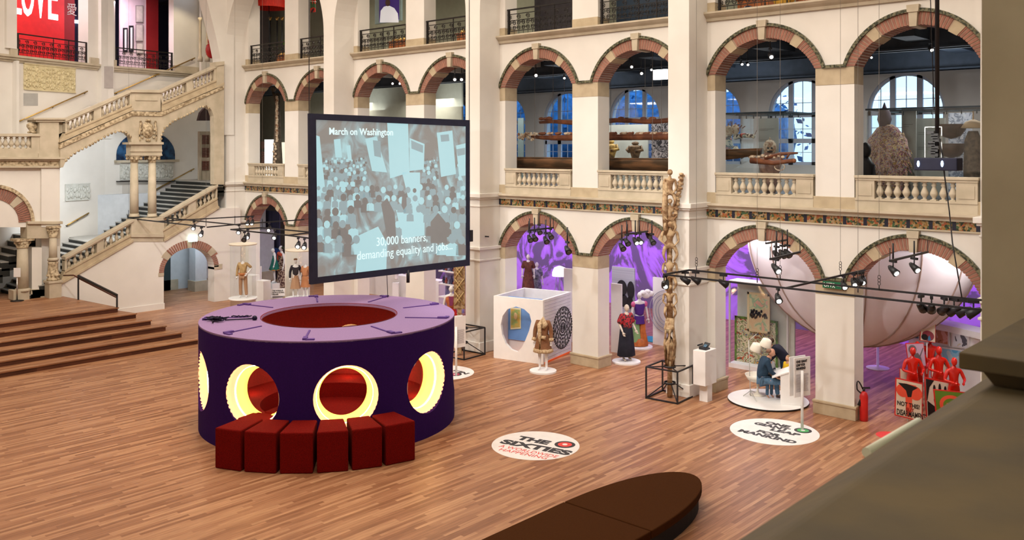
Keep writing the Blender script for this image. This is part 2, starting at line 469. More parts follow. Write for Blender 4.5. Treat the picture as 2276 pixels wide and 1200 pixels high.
# outer gallery wall with arched windows, first floor (pitch 3.96)
WC = [ -11.62 - 3.96 * k for k in range(-2, 8) ]
ww = M(); W_H = 1.37
for lo, hi in ((0, 6.3),): ww.box(-55.9, 6, GY, GY + .5, lo, hi)
ww.box(-55.9, 6, GY, GY + .5, 9.9, 15.2)
def warc(t): a = PI * t; return -W_H * math.cos(a), W_H * math.sin(a)
ZS = 8.33
edges = sorted(WC)
prev = -55.9
for c in edges:
    ww.box(prev, c - W_H, GY, GY + .5, 6.3, 9.9); prev = c + W_H
    arch_fill(ww, c, ZS, 9.9, GY, GY + .5, W_H, warc)
ww.box(prev, 6, GY, GY + .5, 6.3, 9.9)
struct(ww, 'wall_back', PLASTER2)
WFR = mat('blue_grey_window_frame', (.50, .56, .68), .5)
for i, c in enumerate(edges):
    f = M(); y0, y1 = GY + .12, GY + .22
    for xx in (-W_H, -.48, .48, W_H):
        z1 = ZS + math.sqrt(max(0, W_H ** 2 - xx ** 2)) if abs(xx) < W_H else ZS
        f.box(c + xx - .10, c + xx + .10, y0, y1, 6.3, z1)
    for zz in (6.33, 7.25, ZS - .06): f.box(c - W_H, c + W_H, y0, y1, zz - .09, zz + .09)
    n = 20
    for k in range(n):
        a0, a1 = PI * k / n, PI * (k + 1) / n
        q = [(c - r_ * math.cos(a), y0, ZS + r_ * math.sin(a)) for r_, a in ((W_H - .1, a0), (W_H + .02, a0), (W_H + .02, a1), (W_H - .1, a1))]
        f.prism(q, (0, y1 - y0, 0))
    fo = struct(f, 'window_%d' % (i + 1), WFR)
    g = M()
    for xx in (-.92, 0, .92):
        zt = ZS + math.sqrt(W_H ** 2 - xx ** 2) - .1
        g.box(c + xx - .012, c + xx + .012, y0 + .03, y0 + .06, 6.3, zt)
    for zz in (6.8, 7.72, ZS + .42):
        hw = W_H if zz < ZS else math.sqrt(W_H ** 2 - (zz - ZS) ** 2)
        g.box(c - hw + .05, c + hw - .05, y0 + .03, y0 + .06, zz - .012, zz + .012)
    g.out('glazing_bar', WFR, fo)
    q = M()
    pts = [(c - W_H, GY + .17, 6.3), (c + W_H, GY + .17, 6.3)] + [(c + W_H * math.cos(PI * k / 20), GY + .17, ZS + W_H * math.sin(PI * k / 20)) for k in range(21)]
    q.prism(pts, (0, .006, 0)); q.out('pane', GLASS, fo)
# rest of the hall, mostly behind the camera
m = M(); m.box(-56, 6, -6.3, -6, 0, 20); struct(m, 'wall_left', PLASTER)
m = M(); m.box(6, 6.3, -6, 36, 0, 20); struct(m, 'wall_front', PLASTER)
m = M(); m.box(-56, 6, -6, 23.6, 19.6, 19.9); struct(m, 'ceiling', PLASTER)
m = M(); m.box(-56, 6, 23.0, 23.5, 16, 20); struct(m, 'wall_right', PLASTER)
m = M(); m.box(-56.3, -56, -6, 36, 0, 20); struct(m, 'wall_back', PLASTER2)
# ---------------------------------------------------------------- end of the hall: stair hall
SX = -37.6
QA = (-38.65, 8.4); QB = (-42.55, 18.5); QC = (-43.31, 23.32); QD = (-43.9, 27.0)
def seg_wall(mb, A, B, z0, z1, th=.4, fwd=0.0, m=0):
    A = Vector((*A, z0)); B = Vector((*B, z0)); d = (B - A).normalized(); n = Vector((-d.y, d.x, 0))
    if n.x > 0: n = -n
    A = A - n * fwd; B = B - n * fwd
    mb.prism([A, B, B + n * (th + fwd), A + n * (th + fwd)], (0, 0, z1 - z0), m)
def planp(px, P): v = at(px, 330, P=P); return (v.x, v.y)
WA, WB = (QA, QB), (QB, QC)
wall = M()
seg_wall(wall, QA, QB, 0, 10.62); seg_wall(wall, QB, QC, 0, 10.62); seg_wall(wall, QC, QD, 0, 16)
seg_wall(wall, QA, planp(36, WA), 10.62, 15.5); seg_wall(wall, planp(197, WA), planp(256, WB), 10.62, 15.5)
seg_wall(wall, planp(196, WA), planp(212, WA), 10.62, 15.5, .6)
seg_wall(wall, planp(386, WB), QC, 10.62, 15.5)
struct(wall, 'wall_back', PLASTER)
pl = M()
seg_wall(pl, planp(27, WA), planp(33, WA), 5, 10.60, .1, .25); seg_wall(pl, planp(217, WA), QB, 7.4, 15.5, .1, .22); seg_wall(pl, QB, planp(247, WB), 7.4, 15.5, .1, .22)
seg_wall(pl, planp(10, WA), planp(33, WA), 11.1, 15.5, .1, .12)
struct(pl, 'wall_back', PLASTER)
cn = M()
for (A, B) in ((QA, planp(216, WA)), (planp(247, WB), planp(436, WB))):
    for z0, z1, f in ((10.56, 10.64, .08), (10.64, 10.74, .16), (10.74, 10.83, .24)): seg_wall(cn, A, B, z0, z1, .1, f)
for a, b_, P in ((20, 36, WA), (198, 216, WA), (247, 257, WB), (386, 440, WB)): seg_wall(cn, planp(a, P), planp(b_, P), 10.83, 11.12, .1, .1)
struct(cn, 'trim_%d' % tn, STONE2, bevel=.01); tn += 1

def yz(px, py, X=SX): v = at(px, py, X=X); return (v.y, v.z)
def slab(mb, pts, X, th, m=0):
    """polygon given as (y, z) on the plane X, thickness th away from the hall"""
    mb.prism([(X, y, z) for y, z in pts], (-th, 0, 0), m)
def pxslab(mb, pts, X, th, m=0): slab(mb, [yz(a, b_, X) for a, b_ in pts], X, th, m)

BAL = [(.055, 0), (.055, .04), (.03, .06), (.045, .12), (.075, .2), (.078, .26), (.055, .36), (.035, .44), (.032, .48), (.055, .52), (.04, .56), (.035, .62), (.05, .64)]
def baluster_mesh(h, name='baluster', n=12, sc=1.0):
    mb = M(); k = h / .64
    mb.box(-.06 * sc, .06 * sc, -.06 * sc, .06 * sc, 0, .035 * k)
    mb.lathe([(r * sc, z * k) for r, z in BAL], n=n)
    mb.box(-.055 * sc, .055 * sc, -.055 * sc, .055 * sc, h - .03 * k, h)
    o = mb.out(name, STONE2, world=False); me = o.data; bpy.data.objects.remove(o); return me
def add_mesh(me, name, loc, parent, rz=0):
    o = bpy.data.objects.new(name, me); COL.objects.link(o); o.parent = parent
    o.location = Vector(loc) - (parent.matrix_basis.translation if parent else Vector((0, 0, 0))); o.rotation_euler = (0, 0, rz); return o

# --- the two visible flights
stair = thing('staircase', 'long double flight sandstone staircase with balustrade rising against the end wall', 'staircase', (SX, 14.5, 1.05))
def lerp(a, b_, t): return (a[0] + (b_[0] - a[0]) * t, a[1] + (b_[1] - a[1]) * t)
bal_me = baluster_mesh(.56)
def flight(capL, capR, lowL, lowR, undL, undR, groups, parent):
    cL, cR, lL, lR, uL, uR = [yz(*p) for p in (capL, capR, lowL, lowR, undL, undR)]
    mb = M()
    slab(mb, [cL, cR, (cR[0], cR[1] - .10), (cL[0], cL[1] - .10)], SX + .07, .42)
    slab(mb, [(cL[0], cL[1] - .10), (cR[0], cR[1] - .10), (cR[0], cR[1] - .16), (cL[0], cL[1] - .16)], SX + .03, .34)
    mb.out('coping', STONE2, parent)
    mb = M(); slab(mb, [lL, lR, uR, uL], SX, .3)
    slab(mb, [(uL[0], uL[1] + .10), (uR[0], uR[1] + .10), uR, uL], SX + .06, .1)
    slab(mb, [(lL[0], lL[1] + .03), (lR[0], lR[1] + .03), (lR[0], lR[1] - .05), (lL[0], lL[1] - .05)], SX + .03, .36)
    mb.out('stringer', STONE, parent)
    h0 = (cL[1] - .16) - lL[1]
    for (ta, tb, n) in groups:
        for i in range(n):
            t = ta + (tb - ta) * (i + .5) / n
            y, zc = lerp(cL, cR, t); _, zl = lerp(lL, lR, t)
            o = add_mesh(bal_me, 'baluster', (SX - .14, y, zl), parent); o.scale = (1, 1, max(.3, (zc - .15 - zl) / .56))
    ts = [g_[:2] for g_ in groups]; solid = []; last = 0
    for a, b_ in ts: solid.append((last, a)); last = b_
    solid.append((last, 1))
    for a, b_ in solid:
        mb = M()
        if b_ - a < .01: continue
        c0, c1 = lerp(cL, cR, a), lerp(cL, cR, b_); l0, l1 = lerp(lL, lR, a), lerp(lL, lR, b_)
        slab(mb, [(c0[0], c0[1] - .12), (c1[0], c1[1] - .12), l1, l0], SX + .005, .28)
        mb.out('panel', STONE2, parent)
flight((144, 571), (295.5, 487), (144, 603), (295.5, 520), (132, 634), (295.5, 537), ((.03, .46, 5), (.56, .98, 5)), stair)
flight((361.5, 480), (483, 410), (361.5, 512), (483, 440), (364, 537), (486, 463), ((.03, .46, 5), (.6, .98, 5)), stair)
flight((144.8, 264.8), (293, 199), (144.8, 296), (293, 233), (132, 317), (295, 245), ((.03, .42, 6), (.53, .97, 6)), stair)
flight((355, 201.7), (481.7, 144), (360, 230), (481.7, 178), (359, 248), (497, 188), ((.03, .45, 7), (.56, .95, 6)), stair)
mb = M()
pxslab(mb, [(292, 488), (363, 482), (363, 537), (292, 537)], SX + .02, .5)
pxslab(mb, [(292, 520), (364, 520), (364, 527), (292, 527)], SX + .08, .1)
mb.out('pedestal', STONE2, stair)
mb = M()
pxslab(mb, [(293, 204), (357, 204), (357, 247), (293, 246)], SX + .02, .34)
pxslab(mb, [(291, 199), (358, 200), (358, 206), (291, 205)], SX + .1, .5)
mb.out('pedestal', STONE2, stair)
mb = M()
pxslab(mb, [(301, 211), (350, 212), (350, 224), (301, 223)], SX + .05, .1)
mb.out('panel_moulding', STONE2, stair)
mb = M()      # carved band under the upper flight
pxslab(mb, [(134, 319), (295, 247), (359, 249), (498, 190), (498, 197), (359, 258), (295, 257), (134, 330)], SX + .05, .2)
mb.out('carved_band', STONED, stair)
mb = M()
left = [(147, 357), (158, 346), (175, 335), (200, 323), (225, 308), (248, 296), (265, 291), (280, 294), (290, 304), (293, 317)]
pxslab(mb, [(134, 329), (295, 256), (326, 256), (326, 317)] + left[::-1] + [(140, 372), (134, 372)], SX, .34)
right = [(358, 317), (359, 300), (366, 285), (384, 270), (410, 258), (430, 248), (445, 238), (458, 236), (470, 244), (475, 258), (476, 300)]
pxslab(mb, [(326, 256), (359, 257), (498, 196), (498, 410), (476, 410)] + right[::-1] + [(326, 317)], SX, .34)
mb.out('spandrel', STONE2, stair)
def bead_line(pts, X, r, step, m_, parent, nm):
    mb = M(); P = [Vector((0, *yz(*p, X))) for p in pts]
    for a, b_ in zip(P, P[1:]):
        n = max(1, int((b_ - a).length / step))
        for i in range(n):
            q = a.lerp(b_, i / n); mb.ball((X, q.y, q.z), (r * .8, r, r), 6)
    mb.out(nm, m_, parent)['kind'] = 'stuff'
bead_line(left, SX + .01, .06, .13, STONED, stair, 'beading'); bead_line(right[:9], SX + .01, .06, .13, STONED, stair, 'beading')
mb = M()      # entablature above the twin columns
for (x0, x1, y0, y1, f, th) in ((287, 364, 316, 321, .14, .65), (291, 360, 321, 345, .03, .45), (290, 361, 333, 337, .07, .1), (290, 361, 343, 346, .07, .5)):
    pxslab(mb, [(x0, y0), (x1, y0), (x1, y1), (x0, y1)], SX + f, th)
mb.out('entablature', STONE2, stair)
for cx, hw in ((303.5, 8.5), (343.5, 8.5)):
    y0, z0 = yz(cx, 475); _, z1 = yz(cx, 362); _, zc = yz(cx, 346); _, zb = yz(cx, 482)
    r = .175; X = SX - .22
    mb = M(); mb.lathe([(r * 1.02, z0), (r, z0 + (z1 - z0) * .35), (r * .86, z1)], (X, y0, 0), 20)
    mb.lathe([(r * 1.25, zb), (r * 1.25, zb + .04), (r * 1.05, zb + .07), (r * 1.15, z0)], (X, y0, 0), 20)
    mb.out('column', STONE2, stair)
    mb = M(); mb.lathe([(r * .86, z1), (r * .95, z1 + .04), (r * .9, z1 + .08), (r * 1.5, zc - .05)], (X, y0, 0), 16)
    mb.box(X - r * 1.5, X + r * 1.5, y0 - r * 1.5, y0 + r * 1.5, zc - .05, zc)
    for sy in (-1, 1):
        for sx_ in (-1, 1): mb.ball((X + sx_ * r * 1.15, y0 + sy * r * 1.15, zc - .12), .075, 8)
    mb.ball((X + r * 1.1, y0, zc - .15), .06, 8)
    mb.out('capital', STONED, stair)
# carved shield
cy, cz = yz(328, 290); mb = M()
mb.ball((SX, cy, cz + .02), (.12, .27, .36), 14)
mb.ball((SX + .08, cy, cz), (.09, .17, .24), 10)
for sy in (-1, 1):
    pts = [(SX + .05, cy + sy * (.30 + .07 * math.sin(t * 2.2)), cz + .36 - .8 * t) for t in [i / 12 for i in range(13)]]
    mb.tube(pts, [.05 - .025 * (i / 12) for i in range(13)], 6)
    for k in range(5): mb.ball((SX + .05, cy + sy * (.33 - .02 * k), cz + .38 - .17 * k), .05, 6)
mb.ball((SX + .06, cy, cz - .42), (.06, .12, .07), 8); mb.ball((SX + .06, cy, cz + .42), (.06, .14, .06), 8)
mb.out('carved_shield', STONED, stair)
# treads and risers
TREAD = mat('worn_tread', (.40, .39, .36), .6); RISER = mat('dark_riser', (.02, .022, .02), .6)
def steps(y0, z0, y1, z1, n, xa, xb, parent):
    t = M(); r = M()
    for i in range(n):
        ya = y0 + (y1 - y0) * i / n; yb = y0 + (y1 - y0) * (i + 1) / n; z = z0 + (z1 - z0) * (i + 1) / n; zp = z0 + (z1 - z0) * i / n
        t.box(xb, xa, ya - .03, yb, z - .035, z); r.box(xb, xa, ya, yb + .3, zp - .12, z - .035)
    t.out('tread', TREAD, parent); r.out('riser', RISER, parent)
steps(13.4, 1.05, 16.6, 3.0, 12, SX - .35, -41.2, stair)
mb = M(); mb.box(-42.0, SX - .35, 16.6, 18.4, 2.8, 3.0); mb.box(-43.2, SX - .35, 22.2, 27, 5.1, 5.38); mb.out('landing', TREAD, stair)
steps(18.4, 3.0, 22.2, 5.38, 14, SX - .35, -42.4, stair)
mb = M()
ul = [yz(132, 317), yz(295, 245), yz(359, 248), yz(497, 188)]
mb.prism([(SX - .3, y, z + .12) for y, z in ul] + [(SX - .3, y, z + .3) for y, z in ul[::-1]], (-4.2, 0, 0)); mb.out('flight_slab', PLASTER, stair)
# right end newel of the upper flight
mb = M(); pxslab(mb, [(482, 146), (498, 140), (498, 190), (482, 196)], SX + .05, .4)
pxslab(mb, [(479, 138), (499, 136), (499, 144), (479, 147)], SX + .09, .5); mb.out('newel', STONE2, stair)

# --- ground-floor wall under the stair, with brick arch
wl = M()
YL, ZS2 = yz(364, 606); YR, _ = yz(476, 606); _, ZC = yz(421, 551)
cy = (YL + YR) / 2; hw = (YR - YL) / 2; rise = ZC - ZS2
und = [yz(132, 632), yz(295.5, 537), yz(364, 537), yz(486, 463), yz(500, 463)]
def undz(y):
    for a, b_ in zip(und, und[1:]):
        if a[0] <= y <= b_[0]: return a[1] + (b_[1] - a[1]) * (y - a[0]) / (b_[0] - a[0])
    return und[-1][1] if y > und[-1][0] else und[0][1]
def colm(mb, ya, yb, zlo_a, zlo_b):
    mb.prism([(SX, ya, zlo_a), (SX, yb, zlo_b), (SX, yb, undz(yb)), (SX, ya, undz(ya))], (-.55, 0, 0))
ys = [und[0][0], und[1][0], und[2][0]]
colm(wl, und[0][0], und[1][0], 0, 0); colm(wl, und[1][0], und[2][0], 0, 0) if und[2][0] < YL else None
if und[1][0] < YL: colm(wl, und[1][0], min(und[2][0], YL), 0, 0)
if und[2][0] < YL: colm(wl, und[2][0], YL, 0, 0)
n = 24
def arcy(t): a = PI * t; return cy - hw * math.cos(a), ZS2 + rise * math.sin(a)
for k in range(n):
    (ya, za), (yb, zb) = arcy(k / n), arcy((k + 1) / n); colm(wl, ya, yb, za, zb)
colm(wl, YR, und[-1][0], 0, 0); colm(wl, und[-1][0], 22.6, 0, 0)
struct(wl, 'wall_back', PLASTER)
bb = M(); bb.box(SX, SX + .04, 15.0, YL + .02, 0, .26); struct(bb, 'baseboard_back', PLASTER); 
jb = M(); jb.box(SX - .56, SX + .02, YR, YR + .4, ZS2 - .1, ZS2 + .12); jb.box(SX - .56, SX + .02, YL - .25, YL, ZS2 - .14, ZS2 + .0); struct(jb, 'trim_%d' % tn, STONE2); tn += 1
root = bpy.data.objects.new('trim_%d' % tn, None); COL.objects.link(root); root.location = (SX, cy, ZS2); root['kind'] = 'structure'; tn += 1
b = M(); s = M(); nb = 40
for k in range(nb):
    t0, t1 = k / nb, (k + 1) / nb; tm = (t0 + t1) / 2
    blk = .17 < tm < .24 or .76 < tm < .83 or .47 < tm < .53
    g_ = 0 if blk else .14 / nb
    q = []
    for t, rr in ((t0 + g_, 0), (t0 + g_, .34 if 6 < k < 34 else .22), (t1 - g_, .34 if 6 < k < 34 else .22), (t1 - g_, 0)):
        a = PI * t; q.append((SX + .02, cy - (hw + rr) * math.cos(a), ZS2 + (rise + rr) * math.sin(a)))
    (s if blk else b).prism(q, (-.58, 0, 0))
b.out('brick', BRICK, root); s.out('stone_block', STONE2, root)
# passage behind the arch
pas = M(); pas.box(-42.6, -42.4, 17, 27, 0, 4.8); pas.box(-42.4, SX - .56, 17.2, 18.6, 0, 2.7)
pas.box(-41.6, -41.0, 22.2, 22.8, 0, 2.7); pas.box(-42.4, -41.6, 22.8, 27, .0, 2.7)
struct(pas, 'wall_back', mat('cool_plaster', (.6, .63, .66), .8))
pb = M(); pb.box(-41.65, -40.95, 22.15, 22.85, 0, .5); pb.box(-42.45, -41.55, 22.8, 27, 0, .5); pb.box(-42.41, -42.3, 19, 22, 0, .5); struct(pb, 'baseboard_back', STONE2)
dr = M(); dr.box(-42.38, -42.3, 20.3, 21.6, 0, 2.6); struct(dr, 'door_1', mat('teal_door', (.03, .05, .055), .4))
area('passage_light', (-40, 21.5, 3.6), (0, 0, 0), 1.2, 1.2, 90, (.75, .9, 1))

# --- first landing and its pier, on the left
LX = -37.8
pier = M()
def pb_(mb, x0, y0, x1, y1, X=LX, th=.5, m=0): pxslab(mb, [(x0, y0), (x1, y0), (x1, y1), (x0, y1)], X, th, m)
w2 = M()
pb_(w2, -90, 366, 92, 505, LX - .12, .5); pb_(w2, 92, 366, 133, 505, LX, 1.0)
pb_(w2, 92, 505, 134, 668, LX - .45, .6); pb_(w2, 71, 550, 93, 645, LX - .2, .45)
struct(w2, 'wall_back', PLASTER)
st = M()
pb_(st, -90, 349, 145, 354, LX + .22, 1.0); pb_(st, -90, 354, 142, 358, LX + .12, .9); pb_(st, -90, 369, 136, 373, LX + .08, .8)
pb_(st, 60, 497, 134, 530, LX - .02, .7); pb_(st, 62, 492, 140, 498, LX + .08, .9)
pb_(st, 30, 646, 66, 668, LX + .0, .55); pb_(st, 68, 643, 100, 668, LX - .15, .5)
struct(st, 'trim_%d' % tn, STONE2, bevel=.01); tn += 1
cb = M(); pb_(cb, -90, 358, 136, 369, LX + .04, .7); struct(cb, 'trim_%d' % tn, STONED); tn += 1
nw = thing('newel_post', 'big square sandstone newel with moulded cap at the foot of the upper flight', 'pillar', tuple(at(110, 349, X=LX)))
mb = M(); pb_(mb, 88, 270, 131, 349, LX + .06, .75); pb_(mb, 131, 270, 143, 349, LX - .1, .5); mb.out('shaft', STONE2, nw)
mb = M(); pb_(mb, 75, 262, 145, 266, LX + .18, 1.0); pb_(mb, 80, 266, 144, 271, LX + .11, .9); mb.out('cap', STONE2, nw)
mb = M(); pb_(mb, 86, 341, 132, 349, LX + .1, .8); mb.out('base', STONE2, nw)
lb = thing('landing_balustrade', 'short sandstone balustrade with round balusters left of the big newel', 'balustrade', tuple(at(40, 349, X=LX)))
mb = M(); pb_(mb, -60, 297, 90, 303, LX + .1, .4); mb.out('coping', STONE2, lb)
mb = M(); pb_(mb, -60, 330, 90, 349, LX + .05, .3); mb.out('plinth', STONE2, lb)
mb = M(); pb_(mb, 70, 303, 89, 330, LX + .04, .28); mb.out('panel', STONE2, lb)
_, za = yz(0, 330, LX); _, zb = yz(0, 303, LX)
me = baluster_mesh(zb - za, sc=1.3)
for px in (-50, -38, -25, -12, 1, 14, 27, 40, 53, 65):
    y, z = yz(px, 330, LX); add_mesh(me, 'baluster', (LX - .1, y, z), lb)
ub = M(); y, z = yz(78, 297, LX); ub.lathe([(.16, 0), (.18, .05), (.1, .1), (.2, .25), (.2, .35), (.1, .42)], (LX - .3, y, z + .02), 10); ub.ball((LX - .25, y - .08, z + .35), .1, 8); ub.ball((LX - .25, y + .1, z + .3), .09, 8)
tag(ub.out('stone_finial', STONED), 'small carved stone finial on the coping beside the big newel', 'finial')
# round columns of the entrance
def col(px, r, ytop, ybot, X, name_, label, capital=True, m_=STONE2, ycap=None):
    y, z1 = yz(px, ytop, X); _, z0 = yz(px, ybot, X)
    c = thing(name_, label, 'column', (X, y, z0))
    mb = M(); mb.lathe([(r, z0), (r * .98, (z0 + z1) / 2), (r * .88, z1)], (X, y, 0), 18); mb.out('shaft', m_, c)
    if ycap:
        _, z2 = yz(px, ycap, X); mb = M(); mb.lathe([(r * .9, z1), (r * 1.1, z1 + .03), (r, z1 + .06), (r * 1.45, z2 - .08)], (X, y, 0), 16)
        mb.box(X - r * 1.5, X + r * 1.5, y - r * 1.5, y + r * 1.5, z2 - .08, z2)
        for k in range(8): a = PI / 4 * k; mb.ball((X + r * 1.2 * math.cos(a), y + r * 1.2 * math.sin(a), z2 - .16), .06, 6)
        mb.out('capital', STONED, c)
    mb = M(); mb.lathe([(r * 1.35, z0 - .02), (r * 1.35, z0 + .05), (r * 1.1, z0 + .1)], (X, y, 0), 16); mb.out('base', m_, c)
    return c
col(50, .22, 551, 646, LX - .25, 'round_column', 'plain round sandstone column left of the white square pier in the entrance arch', ycap=530)
c = col(118, .15, 528, 578, LX + .12, 'ornate_column', 'ornate engaged column with ringed shaft and carved drum at the foot of the stair', ycap=502)
y, z0 = yz(118, 623, LX + .12); _, z1 = yz(118, 580, LX + .12)
mb = M(); h = z1 - z0; mb.lathe([(.24, z0), (.24, z0 + h * .1), (.2, z0 + h * .14), (.22, z0 + h * .4), (.19, z0 + h * .45), (.18, z0 + h * .85), (.2, z0 + h * .9), (.16, z1)], (LX + .12, y, 0), 16)
for k in range(10): a = PI / 5 * k; mb.ball((LX + .12 + .21 * math.cos(a), y + .21 * math.sin(a), z0 + h * .27), .05, 6)
mb.out('carved_drum', STONED, c)
mb = M(); _, zf = yz(118, 661, LX + .12); mb.box(LX - .15, LX + .4, y - .27, y + .27, z0 - .08, z0); mb.box(LX - .12, LX + .36, y - .23, y + .23, 1.05, z0 - .08); mb.out('pedestal', STONE2, c)
# entrance arch, most of it beyond the frame
root = bpy.data.objects.new('trim_%d' % tn, None); COL.objects.link(root); yc, zc = yz(-16, 498, LX); root.location = (LX, yc, zc); root['kind'] = 'structure'; tn += 1
b = M(); s = M(); hd = M(); ri = .95; ro = 1.38
for k in range(44):
    t0, t1 = k / 44, (k + 1) / 44; tm = (t0 + t1) / 2
    blk = .2 < tm < .27 or .73 < tm < .8 or .47 < tm < .53; g_ = 0 if blk else .14 / 44
    P_ = lambda t, r_: (LX - .08, yc + r_ * math.cos(PI * t), zc + r_ * math.sin(PI * t))
    (s if blk else b).prism([P_(t0 + g_, ri), P_(t0 + g_, ro), P_(t1 - g_, ro), P_(t1 - g_, ri)], (-.5, 0, 0))
    hd.prism([(LX - .02, *P_(t, r_)[1:]) for t, r_ in ((t0, ro), (t0, ro + .13), (t1, ro + .13), (t1, ro))], (-.12, 0, 0))
b.out('brick', BRICK, root); s.out('stone_block', STONE2, root); hd.out('carved_hood', STONED, root)
# cut-out wall above the entrance arch
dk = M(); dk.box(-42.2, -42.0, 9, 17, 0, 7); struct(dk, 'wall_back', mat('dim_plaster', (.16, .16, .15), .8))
lv = thing('louvre_shutter', 'brown slatted shutter seen deep inside the entrance arch, upper one', 'shutter', tuple(at(11, 545, X=-41.9)))
mb = M()
pb_(mb, 4, 534, 20, 554, -41.9, .06); mb.out('frame', mat('louvre_brown', (.045, .03, .022), .6), lv)
mb = M()
for k in range(6): pb_(mb, 4, 535 + 3.2 * k, 20, 536.6 + 3.2 * k, -41.85, .06)
mb.out('slat', mat('louvre_slat', (.09, .055, .04), .6), lv)
lv2 = copy_tree(lv, loc=at(11, 576, X=-41.9), label='brown slatted shutter seen deep inside the entrance arch, lower one')
ins = thing('entrance_stair', 'dark steps in the shadow inside the entrance arch', 'staircase', tuple(at(15, 640, X=-40)))
steps(11.6, 1.05, 14.2, 3.4, 10, -39.0, -41.6, ins)

sp_ = M(); pxslab(sp_, [(497, 300), (496, 200), (490, 130), (482, 90), (475, 60), (460, 0), (440, -70), (520, -70), (520, 300)], -37.75, .7); struct(sp_, 'wall_back', PLASTER)
# ---------------------------------------------------------------- oak platform with six risers
plat = thing('stepped_platform', 'wide oak platform with six long steps in front of the staircase', 'platform', (-33.4, 8, 0))
RZ = .175
XF = [-29.93, -30.63, -31.36, -31.95, -32.7, -33.43]
YE = [16.35, 16.1, 15.87, 15.6, 15.4, 15.06]
for i in range(6):
    z = RZ * (i + 1); xb = -45
    t = M(); t.prism([(XF[i], 3, z - .04), (XF[i], YE[i], z - .04), (XF[i] - 4.2, YE[i] - .75, z - .04), (XF[i] - 4.2, 3, z - .04)] if i < 5 else
                     [(XF[i], 3, z - .04), (XF[i], YE[i], z - .04), (-37.55, 14.7, z - .04), (-37.9, 14.8, z - .04), (-42, 14.8, z - .04), (-42, 3, z - .04)], (0, 0, .04))
    t.out('tread', WOOD, plat)
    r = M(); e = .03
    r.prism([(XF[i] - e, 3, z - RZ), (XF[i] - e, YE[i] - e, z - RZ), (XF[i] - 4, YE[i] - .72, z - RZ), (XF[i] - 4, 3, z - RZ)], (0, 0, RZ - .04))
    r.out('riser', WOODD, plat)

# ---------------------------------------------------------------- the purple drum
DC = Vector((-19.34, 14.22, 0)); DR, DI, DT, OR = 3.23, 2.62, 2.63, 1.71
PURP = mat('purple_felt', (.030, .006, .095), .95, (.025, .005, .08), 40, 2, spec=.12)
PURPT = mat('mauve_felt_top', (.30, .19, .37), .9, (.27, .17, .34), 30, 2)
REDF = mat('red_carpet', (.19, .005, .003), .95, (.10, .003, .002), 60, 3, bump=.6, spec=.08)
REDI = mat('red_felt_inside', (.20, .005, .003), .95, (.14, .004, .003), 30, 2)
drum = thing('lounge_drum', 'big round purple felt lounge with lit porthole openings and a red inside', 'pavilion', tuple(DC))
HZ, HR = 1.32, .735
HP = [-29.7 + 40 * k for k in range(9)]
def bool_cut(o, cutters):
    for i, c in enumerate(cutters):
        b = o.modifiers.new('b%d' % i, 'BOOLEAN'); b.operation = 'DIFFERENCE'; b.object = c; b.solver = 'EXACT'
    dg = bpy.context.evaluated_depsgraph_get()
    me = bpy.data.meshes.new_from_object(o.evaluated_get(dg)); o.modifiers.clear(); o.data = me
def porthole_cutter(phi, r, r0, r1, n=40):
    a = math.radians(phi); mb = M(); d = Vector((math.cos(a), math.sin(a), 0)); t = Vector((-math.sin(a), math.cos(a), 0))
    c = DC + Vector((0, 0, HZ))
    A = [c + d * r0 + t * r * math.cos(2 * PI * k / n) + Vector((0, 0, r * math.sin(2 * PI * k / n))) for k in range(n)]
    mb.prism(A, d * (r1 - r0)); return mb.out('cutter', PURP)
def ring_wall(r0, r1, z0, z1, mats, name, n=144):
    mb = M()
    for (ra, za), (rb, zb) in (((r1, z0), (r1, z1)), ((r1, z1), (r0, z1)), ((r0, z1), (r0, z0)), ((r0, z0), (r1, z0))):
        mb.lathe([(ra, za), (rb, zb)], DC, n, m=0, sm=abs(ra - rb) < 1e-6)
        for _ in range(2):
            if len(mb.f[-1]) == n: mb.f.pop(); mb.m.pop(); mb.s.pop()
    return mb
rw = ring_wall(DR - .10, DR, 0, DT - .03, None, 'w'); shell = rw.out('outer_wall', PURP, None)
cut = [porthole_cutter(p, HR, 2.8, 3.6) for p in HP]
bool_cut(shell, cut); 
for c in cut: bpy.data.objects.remove(c)
shell.data.polygons.foreach_set('use_smooth', [False] * len(shell.data.polygons)); shell.parent = drum; shell.matrix_parent_inverse = Matrix.Translation(-DC)
rw = ring_wall(DI, DI + .08, 0, DT - .05, None, 'w'); inn = rw.out('inner_wall', REDI, None)
cut = [porthole_cutter(p, .56, 2.3, 3.0) for p in HP]
bool_cut(inn, cut)
for c in cut: bpy.data.objects.remove(c)
inn.data.polygons.foreach_set('use_smooth', [False] * len(inn.data.polygons)); inn.parent = drum; inn.matrix_parent_inverse = Matrix.Translation(-DC)
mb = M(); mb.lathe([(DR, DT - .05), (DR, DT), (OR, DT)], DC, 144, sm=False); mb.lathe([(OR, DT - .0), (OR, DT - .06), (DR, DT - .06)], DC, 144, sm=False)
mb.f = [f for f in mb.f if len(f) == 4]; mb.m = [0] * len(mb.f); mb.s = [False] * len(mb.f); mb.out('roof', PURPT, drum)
mb = M(); mb.lathe([(OR + .004, DT - .02), (OR + .012, DT + .012), (OR + .03, DT + .012)], DC, 120, sm=True); mb.f = [f for f in mb.f if len(f) == 4]; mb.m = [0] * len(mb.f); mb.s = [True] * len(mb.f)
mb.out('oculus_edge', REDI, drum)
mb = M(); mb.lathe([(0.001, .02), (DI, .02)], DC, 96, sm=False); mb.out('carpet', REDF, drum)
